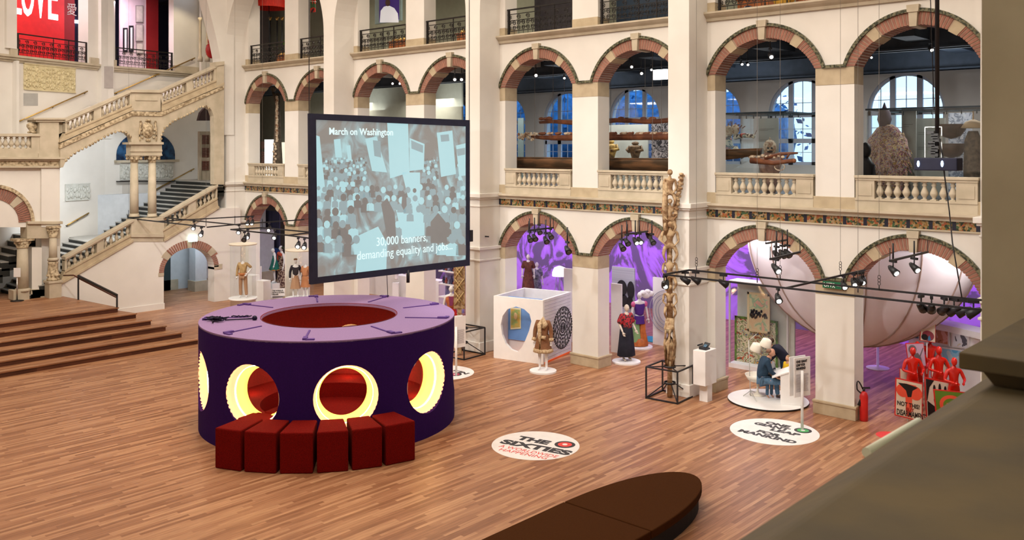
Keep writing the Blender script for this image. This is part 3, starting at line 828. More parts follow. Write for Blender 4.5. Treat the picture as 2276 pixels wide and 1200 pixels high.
mb = M(); mb.lathe([(1.75, .02), (1.75, .42), (DI, .46)], DC, 96, sm=False); mb.f = [f for f in mb.f if len(f) == 4]; mb.m = [0] * len(mb.f); mb.s = [False] * len(mb.f); mb.out('ring_seat', REDF, drum)
# glowing linings of the portholes
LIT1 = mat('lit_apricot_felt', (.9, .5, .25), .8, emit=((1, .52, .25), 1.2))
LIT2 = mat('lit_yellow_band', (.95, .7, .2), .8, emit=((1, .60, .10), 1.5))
LITW = mat('lit_tube', (1, .95, .8), .5, emit=((1, .84, .60), 14))
for k, p in enumerate(HP):
    a = math.radians(p); d = Vector((math.cos(a), math.sin(a), 0)); t = Vector((-math.sin(a), math.cos(a), 0))
    c = DC + Vector((0, 0, HZ)); nn = 48
    def band(name, prof, m_, par_=None):
        mb = M()
        for (ra, xa), (rb, xb) in zip(prof, prof[1:]):
            vs = []
            for r_, x_ in ((ra, xa), (rb, xb)):
                for i in range(nn):
                    q = 2 * PI * i / nn; vs.append(c + d * x_ + t * r_ * math.cos(q) + Vector((0, 0, r_ * math.sin(q))))
            mb.add(vs, [(i, (i + 1) % nn, nn + (i + 1) % nn, nn + i) for i in range(nn)], 0, True)
        return mb.out(name, m_, par_ or drum)
    ln_ = band('porthole_lining', [(HR, 3.15), (HR - .01, 2.98), (HR - .08, 2.97), (HR - .09, 2.88)], LIT1)
    band('light_tube', [(HR - .075, 2.955), (HR - .085, 2.90), (HR - .095, 2.955)], LITW, ln_)
    band('porthole_lining', [(HR - .09, 2.88), (HR - .1, 2.76), (.56, 2.74), (.555, 2.62)], LIT2)
mb = M()
for p in HP:
    a = math.radians(p + 20 + 20)
STRAP = mat('violet_strap', (.11, .045, .24), .7)
for k in range(9):
    a = math.radians(-88 + 40 * k); d = Vector((math.cos(a), math.sin(a), 0)); t = Vector((-math.sin(a), math.cos(a), 0))
    s = M(); rot = [0.09, .12, -.05, .1, .08, -.02, -.1, .02, .05][k]
    d2 = d * math.cos(rot) + t * math.sin(rot); t2 = Vector((-d2.y, d2.x, 0)); c = DC + d * 2.5 + Vector((0, 0, DT))
    def rb(s, c0, L, W_, h):
        q = [c0 - d2 * L - t2 * W_, c0 + d2 * L - t2 * W_, c0 + d2 * L + t2 * W_, c0 - d2 * L + t2 * W_]; s.prism(q, (0, 0, h))
    rb(s, c, .46, .022, .02); rb(s, c + d2 * .5, .12, .05, .045); rb(s, c + d2 * .6 + t2 * .12, .05, .10, .03)
    s.out('strap', STRAP, drum)
# chain pile left on the roof
ch = M(); random.seed(3)
pts = []
base = at(480, 711, Z=DT + .03)
for i in range(46):
    pts.append((base.x + random.gauss(.0, .15), base.y + random.gauss(0, .10), DT + .03 + random.random() * .07))
ch.tube(pts, .016, 5); pa, pb2 = at(450, 709, Z=DT + .03), at(500, 711, Z=DT + .03); ch.tube([pa, base], .018, 5); ch.tube([pb2, at(562, 708, Z=DT + .03)], .016, 5); ch.ball(at(566, 707, Z=DT + .05), .07, 8)
p3 = [at(515 + 4 * i, 704 - random.random() * 3, Z=DT + .03 + .03 * random.random()) for i in range(12)]; ch.tube(p3, .016, 5)
tag(ch.out('chain', mat('dark_chain', (.01, .008, .03), .4, metal=.5)), 'dark tangled chain lying on the left of the drum roof', 'chain')
# six upholstered blocks in an arc before the drum
E_ = [-72.6, -62.4, -51.4, -40.6, -30.4, -20.2, -9.3]
names = ['leftmost red upholstered block of the curved row before the purple drum', 'second red block from the left in the curved row before the drum',
         'third red block from the left in the curved row before the drum', 'fourth red block from the left, under the middle porthole of the drum',
         'fifth red block from the left in the curved row before the drum', 'rightmost red upholstered block of the curved row before the purple drum']
for k in range(6):
    a0, a1 = math.radians(E_[k] + .55), math.radians(E_[k + 1] - .55)
    P_ = lambda r_, a, z: DC + Vector((r_ * math.cos(a), r_ * math.sin(a), z))
    ro_ = 4.2; ri_ = 3.27
    mb = M(); mb.prism([P_(ri_, a0, 0), P_(ro_, a0, 0), P_(ro_, a1, 0), P_(ri_, a1, 0)], (0, 0, .88))
    o = mb.out('upholstered_block', REDF, bevel=.03)
    tag(o, names[k], 'stool', 'red blocks in a row before the drum')
# two more inside the left porthole
for k, (rr, lab) in enumerate(((2.95, 'red upholstered step inside the second porthole from the left, nearer one'), (2.35, 'red upholstered step inside the second porthole from the left, farther one'))):
    a0, a1 = math.radians(-76 + 5 * k), math.radians(-63 + 3 * k); mb = M()
    mb.prism([P_(rr - .28, a0, .021 if k else .6), P_(rr + .28, a0, .021 if k else .6), P_(rr + .28, a1, .021 if k else .6), P_(rr - .28, a1, .021 if k else .6)], (0, 0, .8 if k else .2))
    tag(mb.out('upholstered_block', REDF, bevel=.02), lab, 'stool')
for k in range(9):
    a = math.radians(HP[k]); 
    l = bpy.data.lights.new('porthole_lamp', 'POINT'); l.energy = 14; l.color = (1, .55, .25); l.shadow_soft_size = .1
    o = bpy.data.objects.new('porthole_lamp', l); COL.objects.link(o); o.location = DC + Vector((2.2 * math.cos(a), 2.2 * math.sin(a), .75))

l = bpy.data.lights.new('drum_fill', 'POINT'); l.energy = 30; l.color = (1, .6, .4); l.shadow_soft_size = .2  # unseen point light added to brighten the red inside
o = bpy.data.objects.new('drum_fill', l); COL.objects.link(o); o.location = DC + Vector((0, 0, 1.6))
# ---------------------------------------------------------------- projection screen
SXX = -20.2
scr = thing('projection_screen', 'large hanging projection screen in a black frame showing a crowd with banners', 'screen', tuple(at(860, 615, X=SXX)))
TL, TR, BR, BL = [at(*p, X=SXX) for p in ((701, 266), (1035, 281), (1035, 577), (705, 616))]
tl, tr, br, bl = [at(*p, X=SXX) for p in ((687, 252), (1043, 267), (1043, 590), (690, 632))]
mb = M()
for q in ((tl, tr, TR, TL), (tr, br, BR, TR), (br, bl, BL, BR), (bl, tl, TL, BL)):
    mb.prism([p + Vector((.03, 0, 0)) for p in q], (-.1, 0, 0))
mb.out('frame', NAVY, scr)
def film_mat():
    m = bpy.data.materials.new('projected_film'); m.use_nodes = True; nt = m.node_tree; b = nt.nodes['Principled BSDF']; N = nt.nodes.new; K = nt.links.new
    t = N('ShaderNodeTexCoord')
    mp = N('ShaderNodeMapping'); mp.inputs['Scale'].default_value = (1, 1.0, .75); K(t.outputs['Object'], mp.inputs[0])
    nz = N('ShaderNodeTexNoise'); nz.inputs['Scale'].default_value = 1.5; nz.inputs['Detail'].default_value = 4; nz.inputs['Distortion'].default_value = 1.4; K(mp.outputs[0], nz.inputs['Vector'])
    s = N('ShaderNodeSeparateXYZ'); K(t.outputs['Object'], s.inputs[0])
    # dark top strip and bottom, busy in the middle
    r0 = N('ShaderNodeValToRGB'); e = r0.color_ramp.elements; e[0].position = 0; e[0].color = (0, 0, 0, 1); e[1].position = 1; e[1].color = (0, 0, 0, 1)
    mr = N('ShaderNodeMapRange'); K(s.outputs['Z'], mr.inputs[0]); mr.inputs[1].default_value = 0.2; mr.inputs[2].default_value = 4.2
    for p_, v_ in ((.2, .0), (.4, .05), (.6, .05), (.66, .0), (.8, .0)):
        q = e.new(p_); q.color = (v_, v_, v_, 1)
    K(mr.outputs[0], r0.inputs[0])
    ad = N('ShaderNodeMath'); K(nz.outputs['Fac'], ad.inputs[0]); K(r0.outputs[0], ad.inputs[1])
    r = N('ShaderNodeValToRGB'); e = r.color_ramp.elements
    e[0].position = .42; e[0].color = (.28, .26, .235, 1); e[1].position = .72; e[1].color = (.50, .82, .86, 1)
    q = e.new(.56); q.color = (.33, .40, .41, 1)
    K(ad.outputs[0], r.inputs[0]); K(r.outputs[0], b.inputs['Emission Color']); b.inputs['Emission Strength'].default_value = .72
    b.inputs['Base Color'].default_value = (.1, .1, .1, 1); b.inputs['Roughness'].default_value = .9
    return m
mb = M(); mb.prism([TL, TR, BR, BL], (-.02, 0, 0)); mb.out('picture', film_mat(), scr)
FL = mat('film_light', (.1, .1, .1), .9, emit=((.50, .83, .88), .78)); FLM = mat('film_mid', (.1, .1, .1), .9, emit=((.34, .47, .50), .75)); FD = mat('film_dark', (.1, .1, .1), .9, emit=((.22, .205, .19), .75))
FWT = mat('film_white', (.1, .1, .1), .9, emit=((.75, .95, .95), 1.0))
def onscr(pts, m_, name='banner_image', off=.006):
    mb = M(); P = [at(a, b_, X=SXX) + Vector((off, 0, 0)) for a, b_ in pts]; mb.prism(P, (.002, 0, 0)); return mb.out(name, m_, scr)
Z = lambda x, y: (680 + x / 3, 240 + y / 3)
for pts in ([(540, 90), (680, 105), (690, 430), (560, 470)], [(395, 205), (470, 190), (540, 430), (440, 420)], [(690, 200), (790, 240), (785, 410), (690, 420)],
            [(872, 165), (975, 150), (1000, 440), (900, 460)], [(1000, 250), (1063, 235), (1063, 450), (1020, 455)], [(185, 210), (228, 205), (240, 330), (196, 330)], [(270, 250), (295, 248), (305, 350), (278, 350)],
            [(640, 430), (760, 430), (760, 620), (690, 640)], [(62, 180), (90, 190), (130, 570), (70, 560)], [(330, 1100), (350, 850), (480, 790), (540, 900), (535, 1075)],
            [(600, 680), (700, 650), (790, 720), (790, 850), (640, 870)], [(170, 590), (240, 620), (225, 740), (160, 720)], [(930, 700), (960, 690), (915, 900), (895, 895)], [(73, 790), (110, 790), (185, 880), (160, 890), (75, 830)]):
    onscr([Z(*p) for p in pts], FL)
for pts in ([(700, 215), (780, 250), (778, 300), (702, 270)], [(1002, 275), (1060, 265), (1060, 310), (1010, 320)], [(445, 215), (495, 220), (500, 330), (455, 320)], [(895, 180), (950, 175), (955, 220), (900, 225)]):
    onscr([Z(*p) for p in pts], FLM, 'banner_print', .010)
for pts in ([(640, 590), (668, 580), (670, 650), (650, 680), (636, 650)], [(830, 760), (880, 700), (930, 760), (940, 900), (830, 900)], [(500, 640), (540, 600), (590, 700), (600, 860), (540, 860)]):
    onscr([Z(*p) for p in pts], FD, 'crowd_image', .0082)
cr = M(); random.seed(5)
def blob(pts, m_, k): cr.prism([at(*Z(*p), X=SXX) + Vector((k, 0, 0)) for p in pts], (.0008, 0, 0), m=m_)
n_ = 0
for row in range(9):
    y0 = 345 + row * 30 + row * row * 4.5; r = 6 + row * 2.3; x = 72 + random.random() * 20
    while x < 1050:
        y = y0 + random.uniform(-14, 14); q = r * random.uniform(.8, 1.2); lt = random.choice((0, 0, 0, 2, 1)); k = .0068 + .0001 * row
        if not (row < 4 and (405 < x < 780 or 880 < x < 1000)) and not (row > 5 and 330 < x < 800 and random.random() < .6):
            blob([(x - q * 1.5, y + q * 4.2), (x - q * 1.4, y + q * 1.6), (x - q * .5, y + q * 1.0), (x + q * .5, y + q * 1.0), (x + q * 1.4, y + q * 1.6), (x + q * 1.5, y + q * 4.2)], lt, k)
            blob([(x + q * math.cos(2 * PI * j / 9), y + q * 1.25 * math.sin(2 * PI * j / 9)) for j in range(9)], 0 if lt == 2 else (2 if lt == 0 and random.random() < .5 else 1 if random.random() < .5 else 0), k + .00005)
        x += r * random.uniform(2.0, 3.4)
co_ = cr.out('crowd_image', [FLM, FD, FL], scr); co_['kind'] = 'stuff'
R_ = Vector((0, 1, 0)); U_ = Vector((0, 0, 1))
s_px = lambda px, py: at(px, py, X=SXX + .02)
lettering('caption', 'March on Washington', FWT, scr, s_px(731, 299), R_, U_, .27, sx=.93, bold=.004)
lettering('caption', '30,000 banners,', FWT, scr, s_px(836, 547), R_, U_, .35, sx=.88)
lettering('caption', 'demanding equality and jobs...', FWT, scr, s_px(793, 578), R_, U_, .35, sx=.88)
mb = M()
for px, py, q in ((687, 252, 1), (1043, 267, 1)):
    p = at(px, py, X=SXX); mb.tube([p, p + Vector((0, 0, 9.5))], .012, 4)
mb.out('suspension_cable', BLACK, scr)
mb = M(); p = at(860, 612, X=SXX); mb.tube([p, at(862, 661, X=SXX)], .01, 4); mb.out('cable', BLACK, scr)
mb = M(); mb.tube([at(907, 600, X=SXX), at(907, 628, X=SXX)], .05, 6); mb.out('hanging_socket', BLACK, scr)
mb = M(); c = at(1046, 524, X=SXX); mb.box(c.x - .05, c.x + .05, c.y - .06, c.y + .06, c.z - .18, c.z + .18); mb.out('bracket', BLACK, scr)
area('screen_glow', (SXX + 1.5, 17.2, 5.5), (0, PI / 2, 0), 3.5, 5, 25, (.6, .9, 1))
bpy.data.objects['screen_glow'].rotation_euler = (0, -PI / 2, 0)

# ---------------------------------------------------------------- lighting tracks
LENS = mat('lamp_lens', (1, 1, 1), .3, emit=((1, .97, .9), 8))
def head(name='track_spotlight', lit=True):
    r = thing(name, '', 'spotlight')
    mb = M(); mb.box(-.09, .09, -.025, .025, -.05, 0); mb.tube([(0, 0, -.05), (0, 0, -.16)], .014, 6); mb.out('adapter', BLACK, r, world=False)
    mb = M(); mb.tube([(-.07, 0, -.17), (.10, 0, -.27)], [.055, .085], 14); mb.tube([(-.12, 0, -.14), (-.07, 0, -.17)], [.03, .055], 12); mb.out('lamp_head', BLACK, r, world=False)
    lh = bpy.data.objects[[c.name for c in r.children if c.name.startswith('lamp_head')][0]]
    mb = M(); mb.tube([(.10, 0, -.27), (.112, 0, -.277)], [.05, .05], 12); mb.out('lens', LENS if lit else mat('dark_lens', (.1, .1, .1), .1), lh, world=False)
    return r
proto_lit = head(); proto_off = head('track_spotlight', False)
proto_used = set()
used = {}
SEGS = []
def snap(p):
    best = (9, p)
    for a, b_ in SEGS:
        if abs(a.z - p.z) > .3: continue
        d = b_ - a; d.z = 0; t = max(.02, min(.98, (p - a).dot(d) / d.dot(d))); q = a + d * t; q.z = p.z
        if (q - p).length < best[0]: best = ((q - p).length, q)
    return best[1]
def place_head(loc, label, lit=True, rz=0, group=None, s=1.0, drop=0):
    loc = snap(Vector(loc))
    src = proto_lit if lit else proto_off
    if src.name not in proto_used:
        proto_used.add(src.name); o = src; o.location = loc; o.rotation_euler = (0, 0, rz); o['label'] = label; o['group'] = group or ''
    else: o = copy_tree(src, loc=loc, label=label, rz=rz, group=group); o.scale = (s, s, s)
    if drop:
        mb = M(); mb.tube([(0, 0, -.03), (0, 0, drop / s)], .018, 6); mb.out('drop_rod', BLACK, o, world=False)
    return o
def track(name_, label, segs, z=None, r=.028, hooks=(), Y=None):
    t0 = None
    P = []
    for (a, b_) in segs:
        pa = at(*a, Z=z); pb = at(*b_, Z=z); P.append((pa, pb)); SEGS.append((pa.copy(), pb.copy()))
    t0 = thing(name_, label, 'lighting track', tuple(P[0][0]))
    for pa, pb in P:
        mb = M(); mb.tube([pa, pb], r, 4); mb.out('rail', BLACK, t0)
    for h in hooks:
        p = at(*h, Z=z); mb = M(); mb.tube([p, p + Vector((0, 0, .10))], .012, 5)
        for k in range(3):
            q = p + Vector((0, 0, .14 + .07 * k)); nn = 8
            mb.tube([q + Vector((.03 * math.cos(2 * PI * i / nn), 0, .04 * math.sin(2 * PI * i / nn))) for i in range(nn + 1)], .007, 4)
        mb.out('hook', BLACK, t0)
        mb = M(); mb.tube([p + Vector((0, 0, .3)), p + Vector((0, 0, 12.0))], .005, 3); mb.out('cable', mat('steel_cable', (.15, .13, .11), .5), t0)
    return t0
ZT = 3.95
track('lighting_track', 'long black lighting track with two parallel rails hung before the right arches',
      [((1533, 600), (2260, 675)), ((1475, 610), (2260, 697)), ((1475, 610), (1533, 600)), ((1748, 640), (1922, 600))], ZT, hooks=((1548, 601), (1683, 628), (1734, 621), (1868, 611), (1907, 650), (1954, 645)))
track('lighting_track', 'thin black crossed lighting tracks hung before the stair and left arches',
      [((284, 485), (349, 482)), ((349, 482), (530, 500)), ((284, 485), (455, 504)), ((460, 505), (533, 498)), ((352, 492), (565, 480)), ((533, 498), (676, 488))], ZT, r=.032, hooks=((286, 483), (458, 503), (522, 498)))
track('lighting_track', 'short black triangular lighting track left of the hanging screen',
      [((513, 510), (582, 506)), ((582, 506), (690, 516)), ((513, 510), (640, 523)), ((640, 523), (700, 531)), ((640, 523), (690, 517))], ZT, r=.032, hooks=((583, 505),))
track('lighting_track', 'short piece of black track sticking out right of the hanging screen', [((1044, 522), (1086, 526))], ZT)
HG = 'spotlights on the hall tracks'
for px, py, lit, rz, lab in ((1483, 611, True, -1.2, 'black spotlight at the far left end of the long right track'), (1527, 604, False, .6, 'black spotlight on the long right track, next to the tall pole'),
        (1547, 603, False, .3, 'black spotlight on the long right track above the telephone pedestal'), (1606, 610, False, .3, 'black spotlight on the long right track at the left jamb of the arch'),
        (1726, 641, True, -.9, 'lit spotlight alone under the nearer rail, before the white fabric bowl'), (1869, 612, True, -.9, 'lit spotlight on the cross piece of the track above the green exit sign'),
        (1892, 607, True, -.9, 'lit spotlight near the far end of the cross piece, left of a pair'), (1901, 605, False, 1.0, 'dark spotlight near the far end of the cross piece of the track'),
        (1912, 603, True, -.9, 'left of the two lit spotlights at the tip of the cross piece'), (1921, 601, True, -1.2, 'right of the two lit spotlights at the tip of the cross piece'),
        (1473 + 1, 612, False, 2, 'tiny dark spotlight at the very end of the long right track')):
    place_head(at(px, py, Z=ZT - .02), lab, lit, rz, HG)
for i, px in enumerate((2052, 2075, 2103, 2125, 2147, 2168)):
    place_head(at(px, 600 + (px - 1533) * .1032, Z=ZT - .02), '%s black spotlight from the left in the row at the long track end' % ('first', 'second', 'third', 'fourth', 'fifth', 'sixth')[i], False, 1.5 + .4 * i, HG, 1.15)
for px, py, lit, lab in ((435, 491, True, 'spotlight on the crossed left track before the stair wall'), (453, 504, True, 'spotlight at the left corner of the crossed left track'), (532, 499, True, 'spotlight at the right corner of the crossed left track'),
        (544, 481, True, 'small lit spotlight on the upper left track at the first arch'), (562, 480, True, 'pinkish lit spotlight on the upper left track at the first arch'), (593, 494, True, 'white lit spotlight hanging in the first arch'),
        (551, 509, True, 'lit spotlight on the triangular track above the first glass cylinder'), (561, 513, False, 'dark tilted spotlight on the triangular track above the first glass cylinder'), (621, 509, True, 'lit spotlight on the triangular track above the green dress'),
        (668, 527, True, 'lit spotlight left of the screen on the triangular track'), (680, 529, True, 'lit spotlight closest to the screen edge on the triangular track'), (1074, 525, False, 'black spotlight on the short track right of the screen')):
    place_head(at(px, py, Z=ZT - .02), lab, lit, -.8, HG, 1.15)

# ---------------------------------------------------------------- floor discs
FDW = mat('floor_vinyl_white', (.82, .80, .79), .5); FDK = mat('floor_vinyl_black', (.03, .03, .035), .5); FRD = mat('floor_vinyl_red', (.75, .06, .05), .5); FGN = mat('floor_vinyl_green', (.07, .42, .12), .5); FPK = mat('floor_vinyl_pink', (.55, .06, .14), .5)
def disc(c, r, label, lines, dot, dotcol, th=.004):
    o = thing('floor_sticker', label, 'floor sticker', (c[0], c[1], 0))
    mb = M(); mb.lathe([(r, 0.001), (r, th)], (c[0], c[1], 0), 72, sm=False); mb.out('disc', FDW, o)
    if dot:
        dc = at(*dot, Z=th); mb = M(); mb.lathe([(dot_r, th), (dot_r, th + .002)], (dc.x, dc.y, 0), 40, sm=False); mb.out('ring', FDK, o)
        mb = M(); mb.lathe([(dot_r * .68, th + .002), (dot_r * .68, th + .004)], (dc.x, dc.y, 0), 40, sm=False); mb.out('ring', dotcol, o)
        mb = M(); mb.lathe([(dot_r * .25, th + .004), (dot_r * .25, th + .006)], (dc.x, dc.y, 0), 24, sm=False); mb.out('dot', FDW, o)
    for txt, px, py, px2, py2, size, m_, bold in lines:
        a = at(px, py, Z=th + .002); b_ = at(px2, py2, Z=th + .002); d = (b_ - a).normalized(); up = Vector((-d.y, d.x, 0))
        l = lettering('lettering', txt, m_, o, a, d, up, size, bold=bold, depth=.001)
        xs = [v.co for v in l.data.vertices]; w_ = max((v - (a - o.location)).dot(d) for v in xs); k = (b_ - a).length / w_
        for v in l.data.vertices:
            q = v.co - (a - o.location); v.co = (a - o.location) + d * (q.dot(d) * k) + up * q.dot(up) + Vector((0, 0, q.z))
    return o
W8 = lambda x, y: (1080 + x / 9.483, 940 + y / 9.483)
def ln(t, x, y, x2, y2, s, m_, b_): a = W8(x, y); c = W8(x2, y2); return (t, *a, *c, s, m_, b_)
dot_r = .245
disc((-13.88, 16.07), 1.03, 'white round floor sticker reading THE SIXTIES in bold black letters', [
    ln('THE', 640, 335, 1290, 455, .36, FDK, .022), ln('SIXTIES', 285, 415, 1740, 680, .40, FDK, .022),
    ln('A WORLDWIDE', 260, 497, 1480, 735, .23, FRD, 0), ln('HAPPENING', 250, 570, 1260, 765, .23, FRD, 0)], W8(1665, 455), FRD)
V8 = lambda x, y: (1600 + x / 3.367, 860 + y / 3.367)
def ln2(t, x, y, x2, y2, s, m_, b_): a = V8(x, y); c = V8(x2, y2); return (t, *a, *c, s, m_, b_)
dot_r = .21
disc((-10.22, 20.8), 1.06, 'white round floor sticker reading ONE GIANT LEAP FOR MANKIND with a green dot', [
    ln2('ONE', 335, 270, 515, 306, .26, FDK, .016), ln2('GIANT', 250, 275, 510, 328, .26, FDK, .016), ln2('LEAP', 370, 322, 590, 368, .26, FDK, .016), ln2('FOR', 268, 333, 445, 375, .26, FDK, .016), ln2('MANKIND', 130, 330, 560, 424, .28, FDK, .016),
    ], V8(622, 326), FGN)
dot_r = .2
disc((at(987, 828, Z=0).x, at(987, 828, Z=0).y), .93, 'white round floor sticker with a pink dot half hidden behind the purple drum', [
    ('GET', 915, 822, 950, 826, .26, FDK, .014), ('KIN', 1003, 824, 1035, 832, .26, FDK, .014)], (1012, 832), FPK)
rd = M(); c = at(1978, 968, Z=0); rd.lathe([(.32, .001), (.32, .004)], (c.x, c.y, 0), 40, sm=False); tag(rd.out('floor_sticker', FRD), 'plain red round floor sticker peeking out by the stone parapet', 'floor sticker')

# ---------------------------------------------------------------- oval bench
BRN = mat('brown_upholstery', (.050, .016, .003), .95, (.042, .013, .002), 50, 2, spec=.08); BRS = mat('black_plinth_cloth', (.006, .005, .006), .8)
bench = thing('oval_bench', 'long low oval bench in dark brown fabric in the foreground', 'bench', (-9.58, 11, 0))
def oval(x, hw, y0, y1, cap, n=28):
    pts = []
    for k in range(n + 1):
        a = PI * k / n; pts.append((x + hw * math.cos(a) , y1 - cap + cap * math.sin(a) ** .9 if 0 < k < n else y1 - cap))
    for k in range(n + 1):
        a = PI + PI * k / n; pts.append((x + hw * math.cos(a), y0 + cap - cap * abs(math.sin(a)) ** .9 if 0 < k < n else y0 + cap))
    return pts
def sect(pts, ya, yb):
    out = []
    n = len(pts)
    for i in range(n):
        a, b_ = pts[i], pts[(i + 1) % n]
        ia, ib = ya <= a[1] <= yb, ya <= b_[1] <= yb
        if ia: out.append(a)
        for lim in (ya, yb):
            if (a[1] - lim) * (b_[1] - lim) < 0:
                t = (lim - a[1]) / (b_[1] - a[1]); out.append((a[0] + (b_[0] - a[0]) * t, lim))
    c = (sum(p[0] for p in out) / len(out), sum(p[1] for p in out) / len(out))
    return sorted(out, key=lambda p: math.atan2(p[1] - c[1], p[0] - c[0]))
ov = oval(-9.57, .955, 6.2, 15.82, 3.0)
for ya, yb in ((6.2, 9.6), (9.62, 12.98), (13.0, 15.82)):
    mb = M(); mb.prism([(x, y, .30) for x, y in sect(ov, ya, yb)], (0, 0, .15)); mb.out('cushion', BRN, bench, bevel=.02)
ov2 = oval(-9.57, .90, 6.3, 15.74, 2.95); mb = M(); mb.prism([(x, y, 0) for x, y in ov2], (0, 0, .30)); mb.out('base', BRS, bench)

# ---------------------------------------------------------------- pier and parapet beside the camera
OLV = mat('olive_stone', (.46, .43, .33), .85, (.40, .37, .28), 4, 5, bump=.15); RAILM = mat('worn_brown_stone', (.115, .085, .038), .8, (.075, .06, .036), 5, 6, bump=.25, lo=.3, hi=.7)
mb = M(); mb.box(-.905, 1.2, 3.4, 4.6, 0, 19.5); struct(mb, 'wall_front', OLV)
par = thing('stone_parapet', 'brown stone parapet with broad worn coping in the near right foreground', 'parapet', (-.4, 1, 5.4))
mb = M(); mb.prism([(-.77, -2, 6.27), (-.617, -2, 6.375), (.25, -2, 6.385), (.25, -2, 6.10), (-.72, -2, 6.10), (-.77, -2, 6.2)], (0, 5.4, 0)); mb.out('coping', RAILM, par, bevel=.012)
mb = M(); mb.box(-.60, .1, -2, 3.4, 5.4, 6.10); mb.out('wall', RAILM, par)
mb = M(); prof = [(.0, 6.28), (.02, 6.31), (.09, 6.34), (.13, 6.375), (.15, 6.41), (.19, 6.415), (.19, 6.455)]
x0, y0 = -.49, 2.55
vs = []; 
for o_, z in prof: vs += [(x0 - o_, y0 - o_, z), (.4, y0 - o_, z), (.4, 3.4, z), (x0 - o_, 3.4, z)]
fs = [(4 * i + j, 4 * i + (j + 1) % 4, 4 * i + 4 + (j + 1) % 4, 4 * i + 4 + j) for i in range(len(prof) - 1) for j in range(4)] + [(4 * (len(prof) - 1) + j for j in range(4))]
mb.add(vs, [tuple(f) for f in fs]); mb.out('pedestal_cap', RAILM, par, bevel=.004)
mb = M(); mb.tube([at(1926, 1006, Z=6.2), at(2042, 938, Z=6.2)], .0125, 10); mb.out('light_strip', mat('pale_green_tube', (.78, .84, .70), .5), par)
# ---------------------------------------------------------------- balustrades of the first floor (eight openings)
ORD = ['first', 'second', 'third', 'fourth', 'fifth', 'sixth', 'seventh', 'eighth']
me_b = baluster_mesh(.45, sc=1.2)
bproto = None
def opening_x(i):      # i = 0 leftmost .. 7 rightmost
    p = P0[i // 2]; c = p + CEN[i % 2]; return c - HWI, c + HWI
for i in range(8):
    a, c = opening_x(i); L = c - a
    lab = 'sandstone balustrade on the first floor in the %s arch from the left' % ORD[i]
    if bproto is None:
        b = thing('stone_balustrade', lab, 'balustrade', (a, YW, 5.40), 'balustrades in the first-floor arches')
        mb = M(); mb.box(a + .02, c - .02, YW - .09, YW + .25, 6.20, 6.27); mb.box(a + .04, c - .04, YW - .06, YW + .22, 6.14, 6.20); mb.out('coping', STONE2, b, bevel=.012)
        mb = M(); mb.box(a + .04, c - .04, YW - .05, YW + .2, 5.40, 5.66); mb.box(a + .04, c - .04, YW - .07, YW + .22, 5.64, 5.69); mb.out('plinth', STONE2, b)
        for x0, x1 in ((a + .05, a + .52), (c - .52, c - .05)):
            mb = M(); mb.box(x0, x1, YW - .04, YW + .19, 5.69, 6.14); mb.box(x0 + .06, x1 - .06, YW - .055, YW, 5.76, 6.06); mb.out('panel', STONE2, b)
        for k in range(9): add_mesh(me_b, 'baluster', (a + .62 + (L - 1.24) * k / 8, YW + .07, 5.69), b)
        bproto = b
    else: copy_tree(bproto, loc=(a, YW, 5.40), label=lab)
# ---------------------------------------------------------------- wrought iron railings of the second floor
def spiral(mb, c, r, u, v, sgn=1, turns=1.6, t=.014):
    pts = []
    for k in range(22):
        q = k / 21; a = q * turns * 2 * PI; rr = r * (1 - .75 * q)
        pts.append(Vector(c) + Vector(u) * rr * math.cos(a) * sgn + Vector(v) * rr * math.sin(a))
    mb.tube(pts, t, 4, cap=False)
def iron_rail(A, B, z, h, label, group=None):
    A = Vector((*A, z)); B = Vector((*B, z)); d = (B - A).normalized(); L = (B - A).length
    r = thing('iron_railing', label, 'railing', tuple(A), group)
    up = Vector((0, 0, 1))
    mb = M(); mb.tube([A + up * h, B + up * h], .035, 4); mb.out('handrail', IRON, r)
    for q in (A + d * .06, B - d * .06):
        mb = M(); mb.tube([q, q + up * h], .045, 4); mb.out('post', IRON, r)
    q = A + d * (L * .72)
    mb = M(); mb.tube([q, q + up * h], .022, 4); mb.out('post', IRON, r)
    mb = M()
    for zz in (.16, .52, .74): mb.tube([A + up * zz, B + up * zz], .017, 4)
    n = int(L / .2)
    for k in range(n):
        x = L * (k + .5) / n
        for zz, s_ in ((.25, 1), (.43, -1)): spiral(mb, A + d * x + up * zz, .085, d, up, s_ if k % 2 else -s_)
        if k % 2 == 0: spiral(mb, A + d * x + up * .63, .09, d, up, s_)
        mb.tube([A + d * x + up * .03, A + d * x + up * .16], .008, 4)
    mb.tube([A + d * (L / 2) + up * .0, A + d * (L / 2) + up * (h + .02)], .018, 4)
    for k in range(6): mb.ball(A + d * (L / 2) + up * (.1 + .15 * k), .03, 6)
    mb.out('scrollwork', IRON, r)
    return r
rp_ = None
for i in range(8):
    a, c = opening_x(i); lab = 'black iron railing on the second floor in the %s arcade opening from the left' % ORD[i]
    if rp_ is None: rp_ = iron_rail((a + .02, YW + .1), (c - .02, YW + .1), 10.83, .9, lab, 'iron railings along the second-floor arcade')
    else: copy_tree(rp_, loc=(a + .02, YW + .1, 10.83), label=lab)
q0, q1 = at(39, 120, P=WA), at(196, 130, P=WA); iron_rail((q0.x - .1, q0.y), (q1.x - .1, q1.y), 10.83, .95, 'black iron railing before the red wall with white letters')
q0, q1 = at(256, 130, P=WB), at(386, 150, P=WB); iron_rail((q0.x - .1, q0.y), (q1.x - .1, q1.y), 10.83, .9, 'black iron railing before the pinkish wall with framed pictures, top left')
